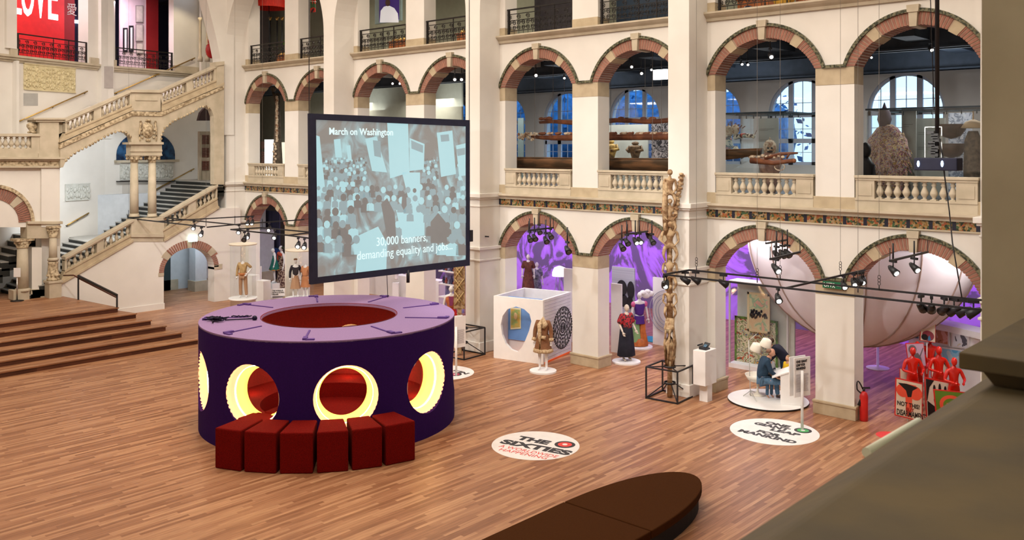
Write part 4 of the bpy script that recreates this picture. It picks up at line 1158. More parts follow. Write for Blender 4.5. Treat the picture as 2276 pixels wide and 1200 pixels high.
# ---------------------------------------------------------------- rooms behind the top left openings
REDW = mat('red_exhibition_wall', (.62, .012, .012), .6, (.55, .01, .01)); REDW2 = mat('deep_red_wall', (.22, .006, .008), .7); NVW = mat('navy_dark_wall', (.02, .02, .05), .8); PKW = mat('pink_white_wall', (.70, .58, .62), .7)
LW = mat('lit_white_letters', (1, 1, 1), .5, emit=((1, .93, .97), 1.6))
def off(P, k): (a, b_), (c, d) = P; v = Vector((c - a, d - b_)).normalized(); n = Vector((-v.y, v.x)) * k; return ((a + n.x, b_ + n.y), (c + n.x, d + n.y))
WA2, WB2 = off(WA, 2.2), off(WB, 2.0)
def pane_(mb, P, x0, x1, z0, z1, th=.1):
    a, c = planp(x0, P), planp(x1, P); seg_wall(mb, a, c, z0, z1, th)
lw = thing('red_wall', 'bright red wall with tall white capital letters ending in OVE, top left', 'wall', (*planp(30, WA2), 10.83))
mb = M(); pane_(mb, WA2, 0, 143, 10.83, 15); mb.out('panel', REDW, lw)
mb = M(); pane_(mb, WA2, 143, 166, 10.83, 15); mb.out('side_panel', REDW2, lw)
O = at(33, 40, P=WA2); o2 = at(127, 36, P=WA2); dd = (Vector((o2.x, o2.y, 0)) - Vector((O.x, O.y, 0))).normalized()
for ch_, x0, x1 in (('L', 24, 46), ('O', 47, 74), ('V', 79, 99), ('E', 107, 127)):
    q0, q1 = at(x0, 37, P=WA2), at(x1, 37, P=WA2); n = Vector((dd.y, -dd.x, 0)) * .03
    l = lettering('letter', ch_, LW, lw, Vector((q0.x, q0.y, 12.95)) + n, dd, (0, 0, 1), 3.0, bold=.0, depth=.03)
    g_ = (Vector((q1.x, q1.y, 0)) - Vector((q0.x, q0.y, 0))).length; o_ = Vector((q0.x, q0.y, 12.95)) + n - lw.location
    ds = [(v.co - o_).dot(dd) for v in l.data.vertices]; mn, mx_ = min(ds), max(ds)
    for v in l.data.vertices:
        s_ = (v.co - o_).dot(dd); v.co += dd * ((s_ - mn) / (mx_ - mn) * g_ - s_)
q = at(147, 17, P=WA2); lettering('letter', '\u611b', mat('dim_white_letters', (.4, .35, .3), .6), lw, Vector((q.x, q.y, 13.35)) + Vector((dd.y, -dd.x, 0)) * .02, dd, (0, 0, 1), .62, depth=.01)
bk = M(); pane_(bk, off(WA, 4.5), -20, 230, 10.83, 15.2); pane_(bk, off(WB, 4.5), 225, 480, 10.83, 15.2); struct(bk, 'wall_back', NVW)
bk = M(); bk.prism([(*planp(-30, WA), 15.0), (*planp(216, WA), 15.0), (*planp(440, WB), 15.0), (-50, 27, 15.0), (-50, 10, 15)], (0, 0, .1)); struct(bk, 'ceiling', NVW)
bk = M(); bk.prism([(*planp(-30, off(WA, .4)), 10.6), (*planp(216, off(WA, .4)), 10.6), (*planp(440, off(WB, .4)), 10.6), (-50, 27, 10.6), (-50, 10, 10.6)], (0, 0, .2)); struct(bk, 'floor', mat('gallery_floor', (.1, .1, .1), .5))
pw = thing('picture_wall', 'pinkish white partition with small framed pictures, behind the second top left opening', 'partition', (*planp(270, WB2), 10.83))
mb = M(); pane_(mb, WB2, 267, 326, 10.83, 14.6); mb.out('panel', PKW, pw)
mb = M(); pane_(mb, off(WB, 1.95), 326, 352, 10.83, 15); mb.out('red_panel', REDW2, pw)
for k, (x0, y0, x1, y1, dark) in enumerate(((273, 62, 283, 115, 1), (286, 57, 296, 115, 1), (301, 12, 317, 50, 0), (301, 54, 317, 92, 0), (302, 96, 317, 120, 0))):
    P3 = off(WB, 1.96); f = thing('framed_picture', ('narrow black framed white figure on the pinkish wall, %s' % ('left one' if k == 0 else 'right one')) if dark else 'pale framed drawing on the pinkish wall, %s of three' % ('top', 'middle', 'lowest')[k - 2], 'picture', tuple(at(x0, y1, P=P3)))
    q = [at(a, b_, P=P3) for a, b_ in ((x0, y0), (x1, y0), (x1, y1), (x0, y1))]
    mb = M(); mb.prism(q, (.05, 0, 0)); mb.out('frame', BLACK if dark else mat('thin_grey_frame', (.3, .28, .26), .5), f)
    c = sum(q, Vector()) / 4; w_ = .45 if dark else .86
    q2 = [c + Vector(((p - c).x * w_, (p - c).y * w_, (p - c).z * (.85 if dark else .9))) + Vector((.055, 0, 0)) for p in q]
    mb = M(); mb.prism(q2, (.004, 0, 0)); mb.out('print', WHITE if dark else mat('pale_drawing', (.62, .58, .52), .7, (.5, .47, .42), 5), f)
area('pink_room_light', (-43.2, 19.6, 14.2), (0, .5, 0), 1.5, 1.5, 160, (1, .75, .9))
area('red_wall_light', (-41.5, 15.0, 14.8), (0, .8, 0), 2.5, 2.5, 260, (1, .85, .9))
ex = at(168, 48, P=off(WA, 4.44)); mb = M(); mb.box(ex.x, ex.x + .05, ex.y - .15, ex.y + .15, ex.z - .08, ex.z + .08); tag(mb.out('exit_light', mat('exit_white', (1, 1, 1), .5, emit=((.7, .9, 1), 6))), 'tiny lit exit sign in the dark gap right of the red wall', 'sign')

# ---------------------------------------------------------------- reliefs, handrails and notices on the stair wall
REL = mat('pale_relief', (.66, .58, .36), .8, (.55, .47, .28), 5, bump=.1); GREYP = mat('grey_notice', (.40, .39, .37), .8); CASTW = mat('white_cast', (.62, .62, .57), .8, (.52, .52, .47), 5)
def onplane(px, py, P, o=0.0):
    v = at(px, py, P=P); (a, b_), (c, d) = P; t = Vector((c - a, d - b_, 0)).normalized(); n = Vector((t.y, -t.x, 0)); n = n if n.x > 0 else -n
    return v + n * o, t, n
def relief(x0, y0, x1, y1, P, label, m_, seed, rows=3, nn=26):
    random.seed(seed)
    a, t, n = onplane(x0, y1, P); c, _, _ = onplane(x1, y1, P); d_, _, _ = onplane(x0, y0, P)
    L = (c - a).length; h = d_.z - a.z
    o = thing('relief_panel', label, 'relief', tuple(a))
    mb = M(); mb.prism([a, a + t * L, a + t * L + Vector((0, 0, h)), a + Vector((0, 0, h))], n * .05); mb.out('slab', m_, o)
    mb = M()
    for k in range(nn):
        x = L * (k + .5) / nn + random.uniform(-.03, .03); r_ = L / nn
        for row in range(rows):
            z_ = h * (.12 + .8 * (row + random.random() * .5) / rows)
            p = a + t * x + n * .06 + Vector((0, 0, z_)); s_ = random.uniform(.6, 1.3)
            mb.ball(p, (r_ * .5 * s_, r_ * .6 * s_, r_ * .9 * s_), 7)
            if random.random() < .5: mb.ball(p + Vector((0, 0, r_ * 1.3 * s_)), r_ * .45, 6)
    mb.out('carved_figures', m_, o)
    mb = M()
    for z_ in (0.02, h - .02): mb.tube([a + n * .06 + Vector((0, 0, z_)), a + t * L + n * .06 + Vector((0, 0, z_))], .03, 4)
    mb.out('border', m_, o)
    return o
relief(52, 140, 166, 199, WA, 'large cream carved relief panel high on the left wall below the red room', REL, 1, 4, 30)
relief(144, 409, 198, 447, WA, 'small white carved relief left of the twin columns above the lower stair', CASTW, 2, 2, 12)
relief(266, 363, 384, 401, WB, 'long pale carved relief under the dark arched window behind the twin columns', CASTW, 3, 3, 26)
mb = M(); a, t, n = onplane(258, 404, WB); c, _, _ = onplane(398, 403, WB); mb.prism([a, c, c + Vector((0, 0, .04)), a + Vector((0, 0, .04))], n * .25); tag(mb.out('shelf', IRON), 'thin dark shelf line under the long relief', 'shelf')
for x0, y0, x1, y1, P, lab, m_ in ((52, 207, 84, 235, WA, 'faint grey notice text under the large relief', GREYP), (221, 148, 244, 196, WB, 'narrow grey printed notice on the wall pier below the cornice', mat('grey_print', (.42, .38, .36), .8)), (272, 411, 300, 440, WB, 'faint grey notice text left of the twin columns', mat('faint_print', (.60, .56, .50), .8))):
    a, t, n = onplane(x0, y1, P); c, _, _ = onplane(x1, y1, P); d_, _, _ = onplane(x0, y0, P); f_ = .26 if '221' == str(x0) else .0
    mb = M(); mb.prism([a + n * f_, c + n * f_, c + n * f_ + Vector((0, 0, d_.z - a.z)), a + n * f_ + Vector((0, 0, d_.z - a.z))], n * .01); tag(mb.out('notice', m_), lab, 'notice')
def wallrail(pts, P, label, o_=.12):
    Q = [onplane(x, y, P, o_)[0] for x, y in pts]; r = thing('handrail', label, 'handrail', tuple(Q[0]))
    n = onplane(*pts[0], P)[2]
    mb = M(); mb.tube(Q, .032, 8); mb.out('rail', BRASS, r)
    for k in (.03, .5, .97):
        p = Q[0].lerp(Q[-1], k); mb = M(); mb.tube([p - Vector((0, 0, .02)), p - Vector((0, 0, .07)) - n * (o_ * .6), p - Vector((0, 0, .04)) - n * o_], .022, 6); mb.out('bracket', IRON, r)
wallrail([(32, 272), (190, 203)], WA, 'brass handrail on the left wall below the large relief')
wallrail([(251, 208), (430, 129)], WB, 'long brass handrail on the wall above the upper flight')
wallrail([(145, 500), (193, 473)], WA, 'short brass handrail above the first steps left of the columns')
wallrail([(256, 468), (428, 375)], WB, 'long brass handrail behind the twin columns along the lower flight')
# dark arched window behind the columns
f = M(); P = WB; a0, t, n = onplane(258, 356, P); a1, _, _ = onplane(388, 356, P); L = (a1 - a0).length; zc_ = a0.z + .25
pts = [a0 + n * .02, a0 + t * L + n * .02] + [a0 + n * .02 + t * (L / 2 + L / 2 * math.cos(PI * k / 18)) + Vector((0, 0, .25 + 1.15 * math.sin(PI * k / 18))) for k in range(19)]
f.prism(pts, n * .02); wo = struct(f, 'window_20', mat('dark_window', (.01, .02, .05), .1, (.03, .10, .22), 3))
f = M(); f.prism([a0 - t * .1, a0 + t * (L + .1), a0 + t * (L + .1) - Vector((0, 0, .12)), a0 - t * .1 - Vector((0, 0, .12))], n * .25); struct(f, 'trim_%d' % tn, STONE2); tn += 1
for k in (.33, .66):
    mb = M(); p = a0 + t * (L * k) + n * .05; mb.tube([p, p + Vector((0, 0, 1.25))], .03, 4); mb.out('glazing_bar', WFR, wo)
# first floor passage at the right end of the stair
LV = mat('louvre_red_brown', (.20, .07, .05), .6)
PX_ = -41.5
dg_ = thing('louvre_door', 'tall cream door case with red-brown slatted panels at the head of the lower flight', 'door case', tuple(at(457, 400, X=PX_)))
mb = M(); pxslab(mb, [(444, 292), (470, 292), (470, 415), (444, 415)], PX_, .2); mb.out('case', STONE2, dg_)
for y0 in (300, 329, 358):
    mb = M()
    for k in range(7): pxslab(mb, [(450, y0 + 3 * k), (465, y0 + 3 * k), (465, y0 + 3 * k + 2), (450, y0 + 3 * k + 2)], PX_ + .06, .08)
    mb.out('louvre', LV, dg_)
for x in (446, 468): mb = M(); c_ = at(x, 300, X=PX_ + .15); mb.tube([c_, at(x, 400, X=PX_ + .15)], .06, 8); mb.out('colonnette', STONE2, dg_)
mb = M(); pxslab(mb, [(441, 268), (446, 250), (455, 240), (470, 241), (475, 268)], PX_, .2); tag(mb.out('louvre_fanlight', mat('dark_louvre', (.06, .03, .03), .6)), 'dark slatted arched fanlight above the louvre door case', 'fanlight')
def extinguisher(loc, label, s=1.0, rz=0):
    e = thing('fire_extinguisher', label, 'fire extinguisher', tuple(loc), rz=rz)
    mb = M(); mb.lathe([(.075, 0), (.08, .02), (.08, .48), (.06, .55), (.025, .58)], n=18); mb.out('cylinder', RED, e, world=False)
    mb = M(); mb.tube([(0, 0, .58), (0, 0, .64)], .025, 8); mb.box(-.02, .12, -.015, .015, .63, .66); mb.out('valve', BLACK, e, world=False)
    mb = M(); mb.tube([(-.02 - .12 * math.sin(PI * k / 10) * 1.0, 0, .62 + .16 * math.sin(PI * k / 6) if k < 6 else .62 - .1 * (k - 6) / 4) for k in range(11)] + [(-.1, 0, .3)], [.014] * 10 + [.02, .035], 8); mb.out('hose', BLACK, e, world=False)
    e.scale = (s, s, s); return e
extinguisher((-8.93, 23.16, 0), 'red fire extinguisher with black horn by the pillar at the right arch', 1.3, PI / 4)
extinguisher(at(471, 628, X=-40.9), 'red fire extinguisher seen through the brick arch under the stair', 1.0)
mb = M(); mb.ball(at(476, 361, X=-41), (.12, .2, .35), 8); tag(mb.out('fire_hose_reel', RED), 'red fire hose reel beside the louvre door case', 'hose reel')
mb = M(); c_ = at(471, 112, X=-40.5); mb.lathe([(.05, -.08), (.3, -.08), (.3, .08), (.05, .08)], (0, 0, 0), 20); mb.v = [(c_.x + z, c_.y + x, c_.z + y * 1.3) for x, y, z in mb.v]; tag(mb.out('fire_hose_reel', RED), 'red fire hose reel on the second floor at the top of the stair', 'hose reel')
mb = M(); c_ = at(466, 92, X=-40.8); mb.box(c_.x, c_.x + .03, c_.y - .1, c_.y + .1, c_.z - .08, c_.z + .08); tag(mb.out('wall_sign', RED), 'tiny red square sign above the upper hose reel', 'sign')
# lit back wall of the stair head
mb = M(); mb.box(-43.2, -43.0, 23.6, 26.5, 10.83, 15); struct(mb, 'wall_back', PLASTER)
for x in (445, 461):
    c_ = at(x, 137, X=-41.2); mb = M(); mb.lathe([(.12, 0), (.12, .2), (.07, .3), (.065, 2.0), (.12, 2.15)], tuple(c_), 12); tag(mb.out('colonnette', STONE2), 'slender cream colonnette at the head of the stair, %s one' % ('left' if x == 445 else 'right'), 'column')
spot('stair_head_lamp', (-40.2, 21.5, 15.5), (-43, 22.6, 11.5), 450, 60, (1, .82, .55))
spot('stair_hall_lamp', (-38.3, 15.2, 5.6), (-42.5, 17.0, 3.6), 420, 110, (.88, .95, 1), .2)
spot('stair_hall_lamp', (-38.4, 19.5, 7.9), (-42.6, 17.8, 4.3), 420, 95, (.9, .96, 1), .2)
# exit light over the brick arch
e = thing('exit_sign', 'lit white exit sign above the brick arch under the stair', 'sign', tuple(at(427, 528, X=SX)))
mb = M(); a, b_ = yz(418, 523), yz(436, 536); mb.box(SX + .02, SX + .12, a[0], b_[0], b_[1], a[1]); mb.out('light_box', mat('exit_box', (.8, 1, .95), .5, emit=((.65, 1, .93), 1.6)), e)

# ---------------------------------------------------------------- handrail and post stand on the platform
hr = thing('platform_handrail', 'black steel handrail with slim wooden rail at the edge of the platform', 'handrail', tuple(at(174, 666, Z=1.05)))
pA, pB = at(174, 666, Z=1.05), at(260, 683, Z=1.05); tA = at(174, 613, D=(pA - EYE).dot(Vector((-.6731, .7396, 0)))); tB = at(260, 656, D=(pB - EYE).dot(Vector((-.6731, .7396, 0))))
pB.z = 1.05 - .0
for p, t_ in ((pA, tA), (pB, tB)): mb = M(); mb.tube([p, t_], .045, 4); mb.out('post', BLACK, hr)
mb = M(); mb.tube([tA, tB], .05, 4); mb.out('top_rail', BLACK, hr)
mb = M(); w1 = tA + Vector((-.9, -.2, -.05)); mb.tube([w1, tA + Vector((-.3, -.05, .0)), tA + Vector((0, .05, -.12)), tB + Vector((-.3, .1, -.12))], .03, 8); mb.out('wooden_rail', mat('dark_wood_rail', (.10, .03, .015), .4), hr)
ps = thing('notice_stand', 'thin chrome stand with a small white notice left on the platform', 'stand', tuple(at(38, 669, Z=1.05)))
c_ = at(38, 669, Z=1.05); CHR = mat('chrome', (.5, .5, .5), .2, metal=1)
mb = M(); mb.lathe([(.24, 1.05), (.24, 1.07), (.03, 1.1)], (c_.x, c_.y, 0), 24); mb.out('foot', IRON, ps)
mb = M(); mb.tube([(c_.x, c_.y, 1.08), (c_.x, c_.y, 1.95)], .022, 10); mb.out('pole', CHR, ps)
mb = M(); mb.obox((c_.x, c_.y), math.radians(42), .13, .012, 1.98, 2.33); mb.out('notice', WHITE, ps)

# ---------------------------------------------------------------- gallery beams and lamps (first floor)
for i, (y, z0, z1) in enumerate(((26.8, 9.75, 10.3), (30.6, 9.45, 10.1))):
    mb = M(); mb.box(-44, 5, y - .16, y + .16, z0, z1); mb.box(-44, 5, y - .3, y + .3, z0, z0 + .05); tag(mb.out('ceiling_beam', DARKBEAM), 'long dark steel beam under the first-floor ceiling, %s one' % ('nearer' if i == 0 else 'farther'), 'beam')
for k in range(9):
    x = -4.5 - 4.1 * k; mb = M(); mb.box(x - .3, x + .3, 25, 33.9, 9.95, 10.3)
    tag(mb.out('ceiling_duct', DARKBEAM), 'broad dark duct across the first-floor ceiling, %s from the right' % (ORD + ['ninth'])[k], 'duct')
for k in range(9):
    x = -6.5 - 4.1 * k; mb = M(); mb.box(x - .16, x + .16, 24.5, 33.9, 10.1, 10.45); struct(mb, 'ceiling', PLASTER2)
HG2 = 'small lamps under the gallery ceiling'
for i, (px, py, s_) in enumerate(((1191, 153, 1), (1254, 163, .8), (1011, 163, 1), (1026, 163, 1), (1403, 136, .8), (1425, 150, .9), (1447, 145, .7), (873, 176, .8), (889, 176, .8), (1712, 108, 1), (1648, 132, .7), (1661, 133, .7), (1935, 118, .6), (2068, 96, .8))):
    place_head(at(px, py - 2, Z=9.75), 'small lit lamp under the first-floor gallery ceiling', True, -.8, HG2, 1.0 * s_, .85)
mb = M(); c_ = at(1468, 163, Z=9.4); mb.box(c_.x - .25, c_.x + .25, c_.y - .05, c_.y + .05, c_.z - .2, c_.z + .12); tag(mb.out('flood_light', mat('flood_white', (1, 1, 1), .5, emit=((1, 1, 1), 6))), 'bright square floodlight in the arch above the long canoes', 'floodlight')
for k in range(6): area('back_wall_fill', (-8 - 6 * k, 28.5, 9.3), (0, 0, 0), 3, 2, 170, (.95, .93, .9))  # area lights added to raise the brightness of the back wall
for k in range(5): area('ceiling_fill', (-9 - 7 * k, 28.7, 8.9), (PI, 0, 0), 3, 2, 55, (.85, .93, 1))  # added to lift the dark ceiling, no fixture there
# trees outside
TREE = mat('night_leaves', (.02, .10, .22), .8, (.04, .2, .5), 3)
random.seed(11)
for k, (x, y, r, h) in enumerate(((-31.5, 47, 4.6, 10.5), (-38, 46, 4.8, 11), (-27.0, 50, 4.4, 10.5), (-44, 47, 4.8, 11.5), (-51, 50, 5, 11), (-21.5, 54, 3.0, 6.5))):
    t = thing('tree', '%s dark bluish tree outside the first-floor windows, counted from the left' % ORD[[3, 2, 4, 1, 0, 5][k]], 'tree', (x, y, 0))
    mb = M(); mb.tube([(x, y, 0), (x, y, h * .6)], [.3, .15], 8); mb.out('trunk', BLACK, t)
    mb = M(); mb.ball((x, y, h * .72), (r * .8, r * .8, r * .66), 20)
    for q in range(1500):
        u = Vector((random.gauss(0, 1), random.gauss(0, 1), random.gauss(0, 1))).normalized() * r * random.uniform(.3, 1)
        c_ = Vector((x, y, h * .72)) + Vector((u.x, u.y, u.z * .8)); s_ = random.uniform(.10, .28); v = Vector((random.random() - .5, random.random() - .5, random.random() - .5)).normalized(); w_ = v.orthogonal().normalized()
        mb.add([c_ - v * s_, c_ + w_ * s_ * .6, c_ + v * s_, c_ - w_ * s_ * .6], [(0, 1, 2, 3)])
    mb.out('foliage', TREE, t)
mb = M(); mb.box(-56, 30, 36, 90, -.2, -.02); struct(mb, 'floor', mat('night_ground', (.03, .04, .05), .9))
# ---------------------------------------------------------------- figures
SKIN = mat('skin', (.55, .30, .20), .5, (.50, .26, .17), 8); MANQ = mat('white_mannequin', (.78, .76, .75), .35)
REDG = mat('glossy_red_mannequin', (.62, .012, .004), .12, spec=.7); HAIRB = mat('brown_hair', (.05, .025, .012), .6); HAIRL = mat('fair_hair', (.30, .19, .09), .6)
def skinmesh(name, V, E, Rr, m_, parent, sub=2, root=0):
    me = bpy.data.meshes.new(name); me.from_pydata([tuple(v) for v in V], E, []); me.update()
    o = bpy.data.objects.new(name, me); COL.objects.link(o)
    sk = o.modifiers.new('skin', 'SKIN')
    if not me.skin_vertices:
        bm = bmesh.new(); bm.from_mesh(me); bm.verts.layers.skin.verify(); bm.to_mesh(me); bm.free()
    for i, r in enumerate(Rr): me.skin_vertices[0].data[i].radius = (r, r) if not isinstance(r, tuple) else r
    me.skin_vertices[0].data[root].use_root = True
    sb = o.modifiers.new('sub', 'SUBSURF'); sb.levels = sub; sb.render_levels = sub
    dg = bpy.context.evaluated_depsgraph_get(); new = bpy.data.meshes.new_from_object(o.evaluated_get(dg))
    bpy.data.objects.remove(o)
    new.name = name; new.materials.clear(); new.materials.append(m_)
    new.polygons.foreach_set('use_smooth', [True] * len(new.polygons))
    o = bpy.data.objects.new(name, new); COL.objects.link(o)
    if parent is not None: o.parent = parent
    return o
def hand(mb, w, d, side, s=1.0):
    """palm, four fingers and a thumb; w wrist, d direction of the hand"""
    w = Vector(w); d = Vector(d).normalized(); u = d.cross(Vector((0, 1, 0)));
    if u.length < .1: u = d.cross(Vector((1, 0, 0)))
    u.normalize(); n = d.cross(u)
    if side < 0: u = -u
    mb.tube([w, w + d * .04 * s, w + d * .09 * s], [.022 * s, .036 * s, .034 * s], 8)
    for k, L in enumerate((.065, .078, .073, .058)):
        b_ = w + d * .085 * s + u * (-.027 + .018 * k) * s; e = b_ + d * L * .55 * s; mb.tube([b_, e, e + (d * .8 + n * .45) * L * .5 * s], [.009 * s, .0085 * s, .007 * s], 5)
    b_ = w + d * .025 * s - u * .03 * s; mb.tube([b_, b_ + (d * .5 - u * .8) * .035 * s, b_ + (d * .95 - u * .75) * .055 * s], [.012 * s, .010 * s, .008 * s], 5)
BASE = dict(pelvis=(0, 0, .95), waist=(0, 0, 1.10), chest=(0, 0, 1.30), neck=(0, 0, 1.46), headb=(0, -.01, 1.53),
            shl=(.17, 0, 1.40), ell=(.24, .02, 1.13), wrl=(.25, -.04, .88), shr=(-.17, 0, 1.40), elr=(-.24, .02, 1.13), wrr=(-.25, -.04, .88),
            hil=(.09, 0, .90), knl=(.10, -.01, .50), anl=(.10, .02, .08), tol=(.11, -.14, .03), hir=(-.09, 0, .90), knr=(-.10, -.01, .50), anr=(-.10, .02, .08), tor=(-.11, -.14, .03))
BE = [('pelvis', 'waist'), ('waist', 'chest'), ('chest', 'neck'), ('neck', 'headb'), ('chest', 'shl'), ('shl', 'ell'), ('ell', 'wrl'), ('chest', 'shr'), ('shr', 'elr'), ('elr', 'wrr'),
      ('pelvis', 'hil'), ('hil', 'knl'), ('knl', 'anl'), ('anl', 'tol'), ('pelvis', 'hir'), ('hir', 'knr'), ('knr', 'anr'), ('anr', 'tor')]
BR_ = dict(pelvis=.125, waist=.105, chest=.13, neck=.055, headb=.055, shl=.062, ell=.042, wrl=.026, shr=.062, elr=.042, wrr=.026, hil=.085, knl=.055, anl=.036, tol=.03, hir=.085, knr=.055, anr=.036, tor=.03)
def body(root, J, m_, scale=1.0, head=True, hands=True, headtilt=(0, 0), face=True, fat=1.0, skip=()):
    keys = [k for k in J if k not in skip]; idx = {k: i for i, k in enumerate(keys)}
    V = [Vector(J[k]) for k in keys]; E = [(idx[a], idx[b_]) for a, b_ in BE if a in idx and b_ in idx]
    o = skinmesh('body', V, E, [BR_[k] * (fat if k in ('pelvis', 'waist', 'chest') else 1) * scale for k in keys], m_, root, 2, idx['pelvis'] if 'pelvis' in idx else 0)
    add = M()
    if head:
        hb = Vector(J['headb']); n = Vector(J['neck']); up = (hb - n).normalized(); f = Vector((math.sin(headtilt[0]), -math.cos(headtilt[0]), headtilt[1])).normalized()
        c = hb + up * .10 * scale
        add.ball(c, (.073 * scale, .09 * scale, .112 * scale), 16)
        if face:
            r_ = f.cross(Vector((0, 0, 1))).normalized(); 
            add.tube([c + f * .08 * scale + Vector((0, 0, .02 * scale)), c + f * .105 * scale - Vector((0, 0, .015 * scale))], [.008 * scale, .014 * scale], 6)
            for s_ in (-1, 1):
                add.ball(c + r_ * s_ * .073 * scale, (.012 * scale, .018 * scale, .028 * scale), 6)
                add.ball(c + f * .08 * scale + r_ * s_ * .03 * scale + Vector((0, 0, .015 * scale)), .012 * scale, 6)
            add.ball(c + f * .084 * scale - Vector((0, 0, .048 * scale)), (.022 * scale, .012 * scale, .008 * scale), 6)
    if hands:
        for s_, e, w in ((1, 'ell', 'wrl'), (-1, 'elr', 'wrr')):
            if w in idx: hand(add, J[w], Vector(J[w]) - Vector(J[e]), s_, scale)
    if add.v:    # merge head and hands into the one body mesh
        t = add.out('tmp', m_, None); bm = bmesh.new(); bm.from_mesh(o.data); bm.from_mesh(t.data); bm.to_mesh(o.data); bm.free(); bpy.data.objects.remove(t)
    return o
def garment(root, name, J, keys, rad, m_, sub=2, rootk=None):
    idx = {k: i for i, k in enumerate(keys)}; V = [Vector(J[k]) for k in keys]; E = [(idx[a], idx[b_]) for a, b_ in BE if a in idx and b_ in idx]
    return skinmesh(name, V, E, rad, m_, root, sub, idx[rootk or keys[0]])
def skirt(root, name, prof, m_, c=(0, 0), sy=.8, folds=0, n=32, amp=.03):
    mb = M(); vs = []; 
    for r, z in prof:
        for k in range(n):
            a = 2 * PI * k / n; rr = r * (1 + (amp / max(r, .05)) * math.sin(a * folds) * (1 if z < prof[0][1] - .1 or True else 0)) if folds else r
            vs.append((c[0] + rr * math.cos(a), c[1] + rr * sy * math.sin(a), z))
    mb.add(vs, [(j * n + k, j * n + (k + 1) % n, (j + 1) * n + (k + 1) % n, (j + 1) * n + k) for j in range(len(prof) - 1) for k in range(n)], 0, True)
    return mb.out(name, m_, root, world=False)
def baseplate(x, y, r, label=None, z=0.0):
    mb = M(); mb.lathe([(r, z), (r, z + .05), (r - .02, z + .055)], (x, y, 0), 40, sm=False); return tag(mb.out('round_plate', WHITE), label, 'display plate')
def figure(name, label, cat, loc, rz, s=1.0, group=None):
    r = thing(name, label, cat, loc, group, rz); r.scale = (s, s, s); return r
def J_(**k): d = dict(BASE); d.update(k); return d

# fur coat mannequin on its round base
F = G0 = at(1207, 822, Z=.055)
baseplate(G0.x, G0.y, .42, 'round white base under the mannequin in the fur-trimmed coat')
FUR = mat('beige_fur', (.62, .48, .30), .95, (.36, .24, .13), 25, 3, bump=.9); SUE = mat('brown_suede', (.24, .11, .05), .9, (.17, .075, .035), 12)
r = figure('mannequin', 'headless white mannequin in a brown suede coat trimmed with beige fur', 'mannequin', (G0.x, G0.y, .055), math.radians(28), 1.06)
j = J_(headb=(0, -.01, 1.50)); body(r, j, MANQ, head=False)
garment(r, 'coat', j, ['pelvis', 'waist', 'chest', 'shl', 'ell', 'wrl', 'shr', 'elr', 'wrr'], [.17, .16, .17, .085, .07, .055, .085, .07, .055], SUE)
skirt(r, 'coat_skirt', [(.17, 1.05), (.21, .85), (.26, .62)], SUE); skirt(r, 'fur_hem', [(.25, .64), (.29, .62), (.30, .54), (.26, .52)], FUR, folds=9, amp=.012)
mb = M(); mb.tube([(-.05, -.17, .6), (-.06, -.19, 1.0), (-.07, -.15, 1.35), (0, .06, 1.48), (.09, -.14, 1.36), (.05, -.18, 1.25)], [.05, .055, .075, .09, .085, .05], 10)
for s_ in (1, -1): mb.tube([(s_ * .25, -.02, .95), (s_ * .26, -.04, .86)], [.07, .075], 10)
mb.tube([(.0, -.2, 1.0), (.12, -.2, .98)], [.05, .06], 8); mb.out('fur_trim', FUR, r, world=False)
# woman mannequin in red and black robe, arch 4
BLKC = mat('black_cloth', (.008, .009, .018), .85, (.014, .014, .026), 10); RDC = mat('embroidered_red', (.42, .02, .03), .8, (.03, .02, .02), 18, 3, lo=.48, hi=.56)
g0 = at(1392, 801, Z=.06); baseplate(g0.x, g0.y, .46, 'round white base under the mannequin in the long black and red robe')
r = figure('mannequin', 'mannequin in a long black robe with embroidered red sleeves', 'mannequin', (g0.x, g0.y, .06), math.radians(70), 1.05)
j = J_(wrr=(-.24, -.16, .92), wrl=(.22, -.2, .95)); body(r, j, mat('beige_mannequin', (.62, .54, .44), .4))
garment(r, 'robe_top', j, ['pelvis', 'waist', 'chest', 'shl', 'ell', 'shr', 'elr'], [.18, .17, .17, .09, .12, .09, .12], RDC)
skirt(r, 'robe', [(.15, 1.2), (.2, .95), (.25, .5), (.29, .16), (.27, .15)], BLKC, folds=8, amp=.012)
# purple tunic mannequin behind
PUR = mat('violet_tunic', (.07, .015, .20), .8); ORG = mat('orange_silk', (.55, .16, .03), .5, (.40, .10, .02), 8); GRN = mat('sage_silk', (.22, .38, .16), .6); PNK = mat('pink_silk', (.62, .12, .28), .6)
g1 = at(1421, 768, Z=.06); baseplate(g1.x, g1.y, .46, 'round white base under the mannequin in the violet tunic')
r = figure('mannequin', 'mannequin in a violet tunic over wide orange and green trousers', 'mannequin', (g1.x, g1.y, .06), math.radians(55), 1.08)
j = J_(ell=(.26, .02, 1.12), wrl=(.30, 0, .88)); body(r, j, MANQ)
garment(r, 'tunic', j, ['pelvis', 'waist', 'chest', 'shl', 'shr'], [.165, .14, .15, .07, .07], PUR); skirt(r, 'tunic_hem', [(.16, .98), (.18, .8), (.19, .72)], PUR)
mb = M(); mb.ball((.2, 0, 1.34), (.09, .08, .1), 8); mb.ball((-.2, 0, 1.34), (.09, .08, .1), 8); mb.out('puff_sleeve', PNK, r, world=False)
for s_, m_ in ((1, ORG), (-1, GRN)): skirt(r, 'trouser_leg', [(.1, .85), (.12, .45), (.2, .12), (.19, .02)], m_, c=(s_ * .1, 0), folds=5, amp=.01)
skirt(r, 'trouser_cuff', [(.18, .25), (.3, .1), (.28, .01)], ORG, folds=9, amp=.02)
mb = M(); 
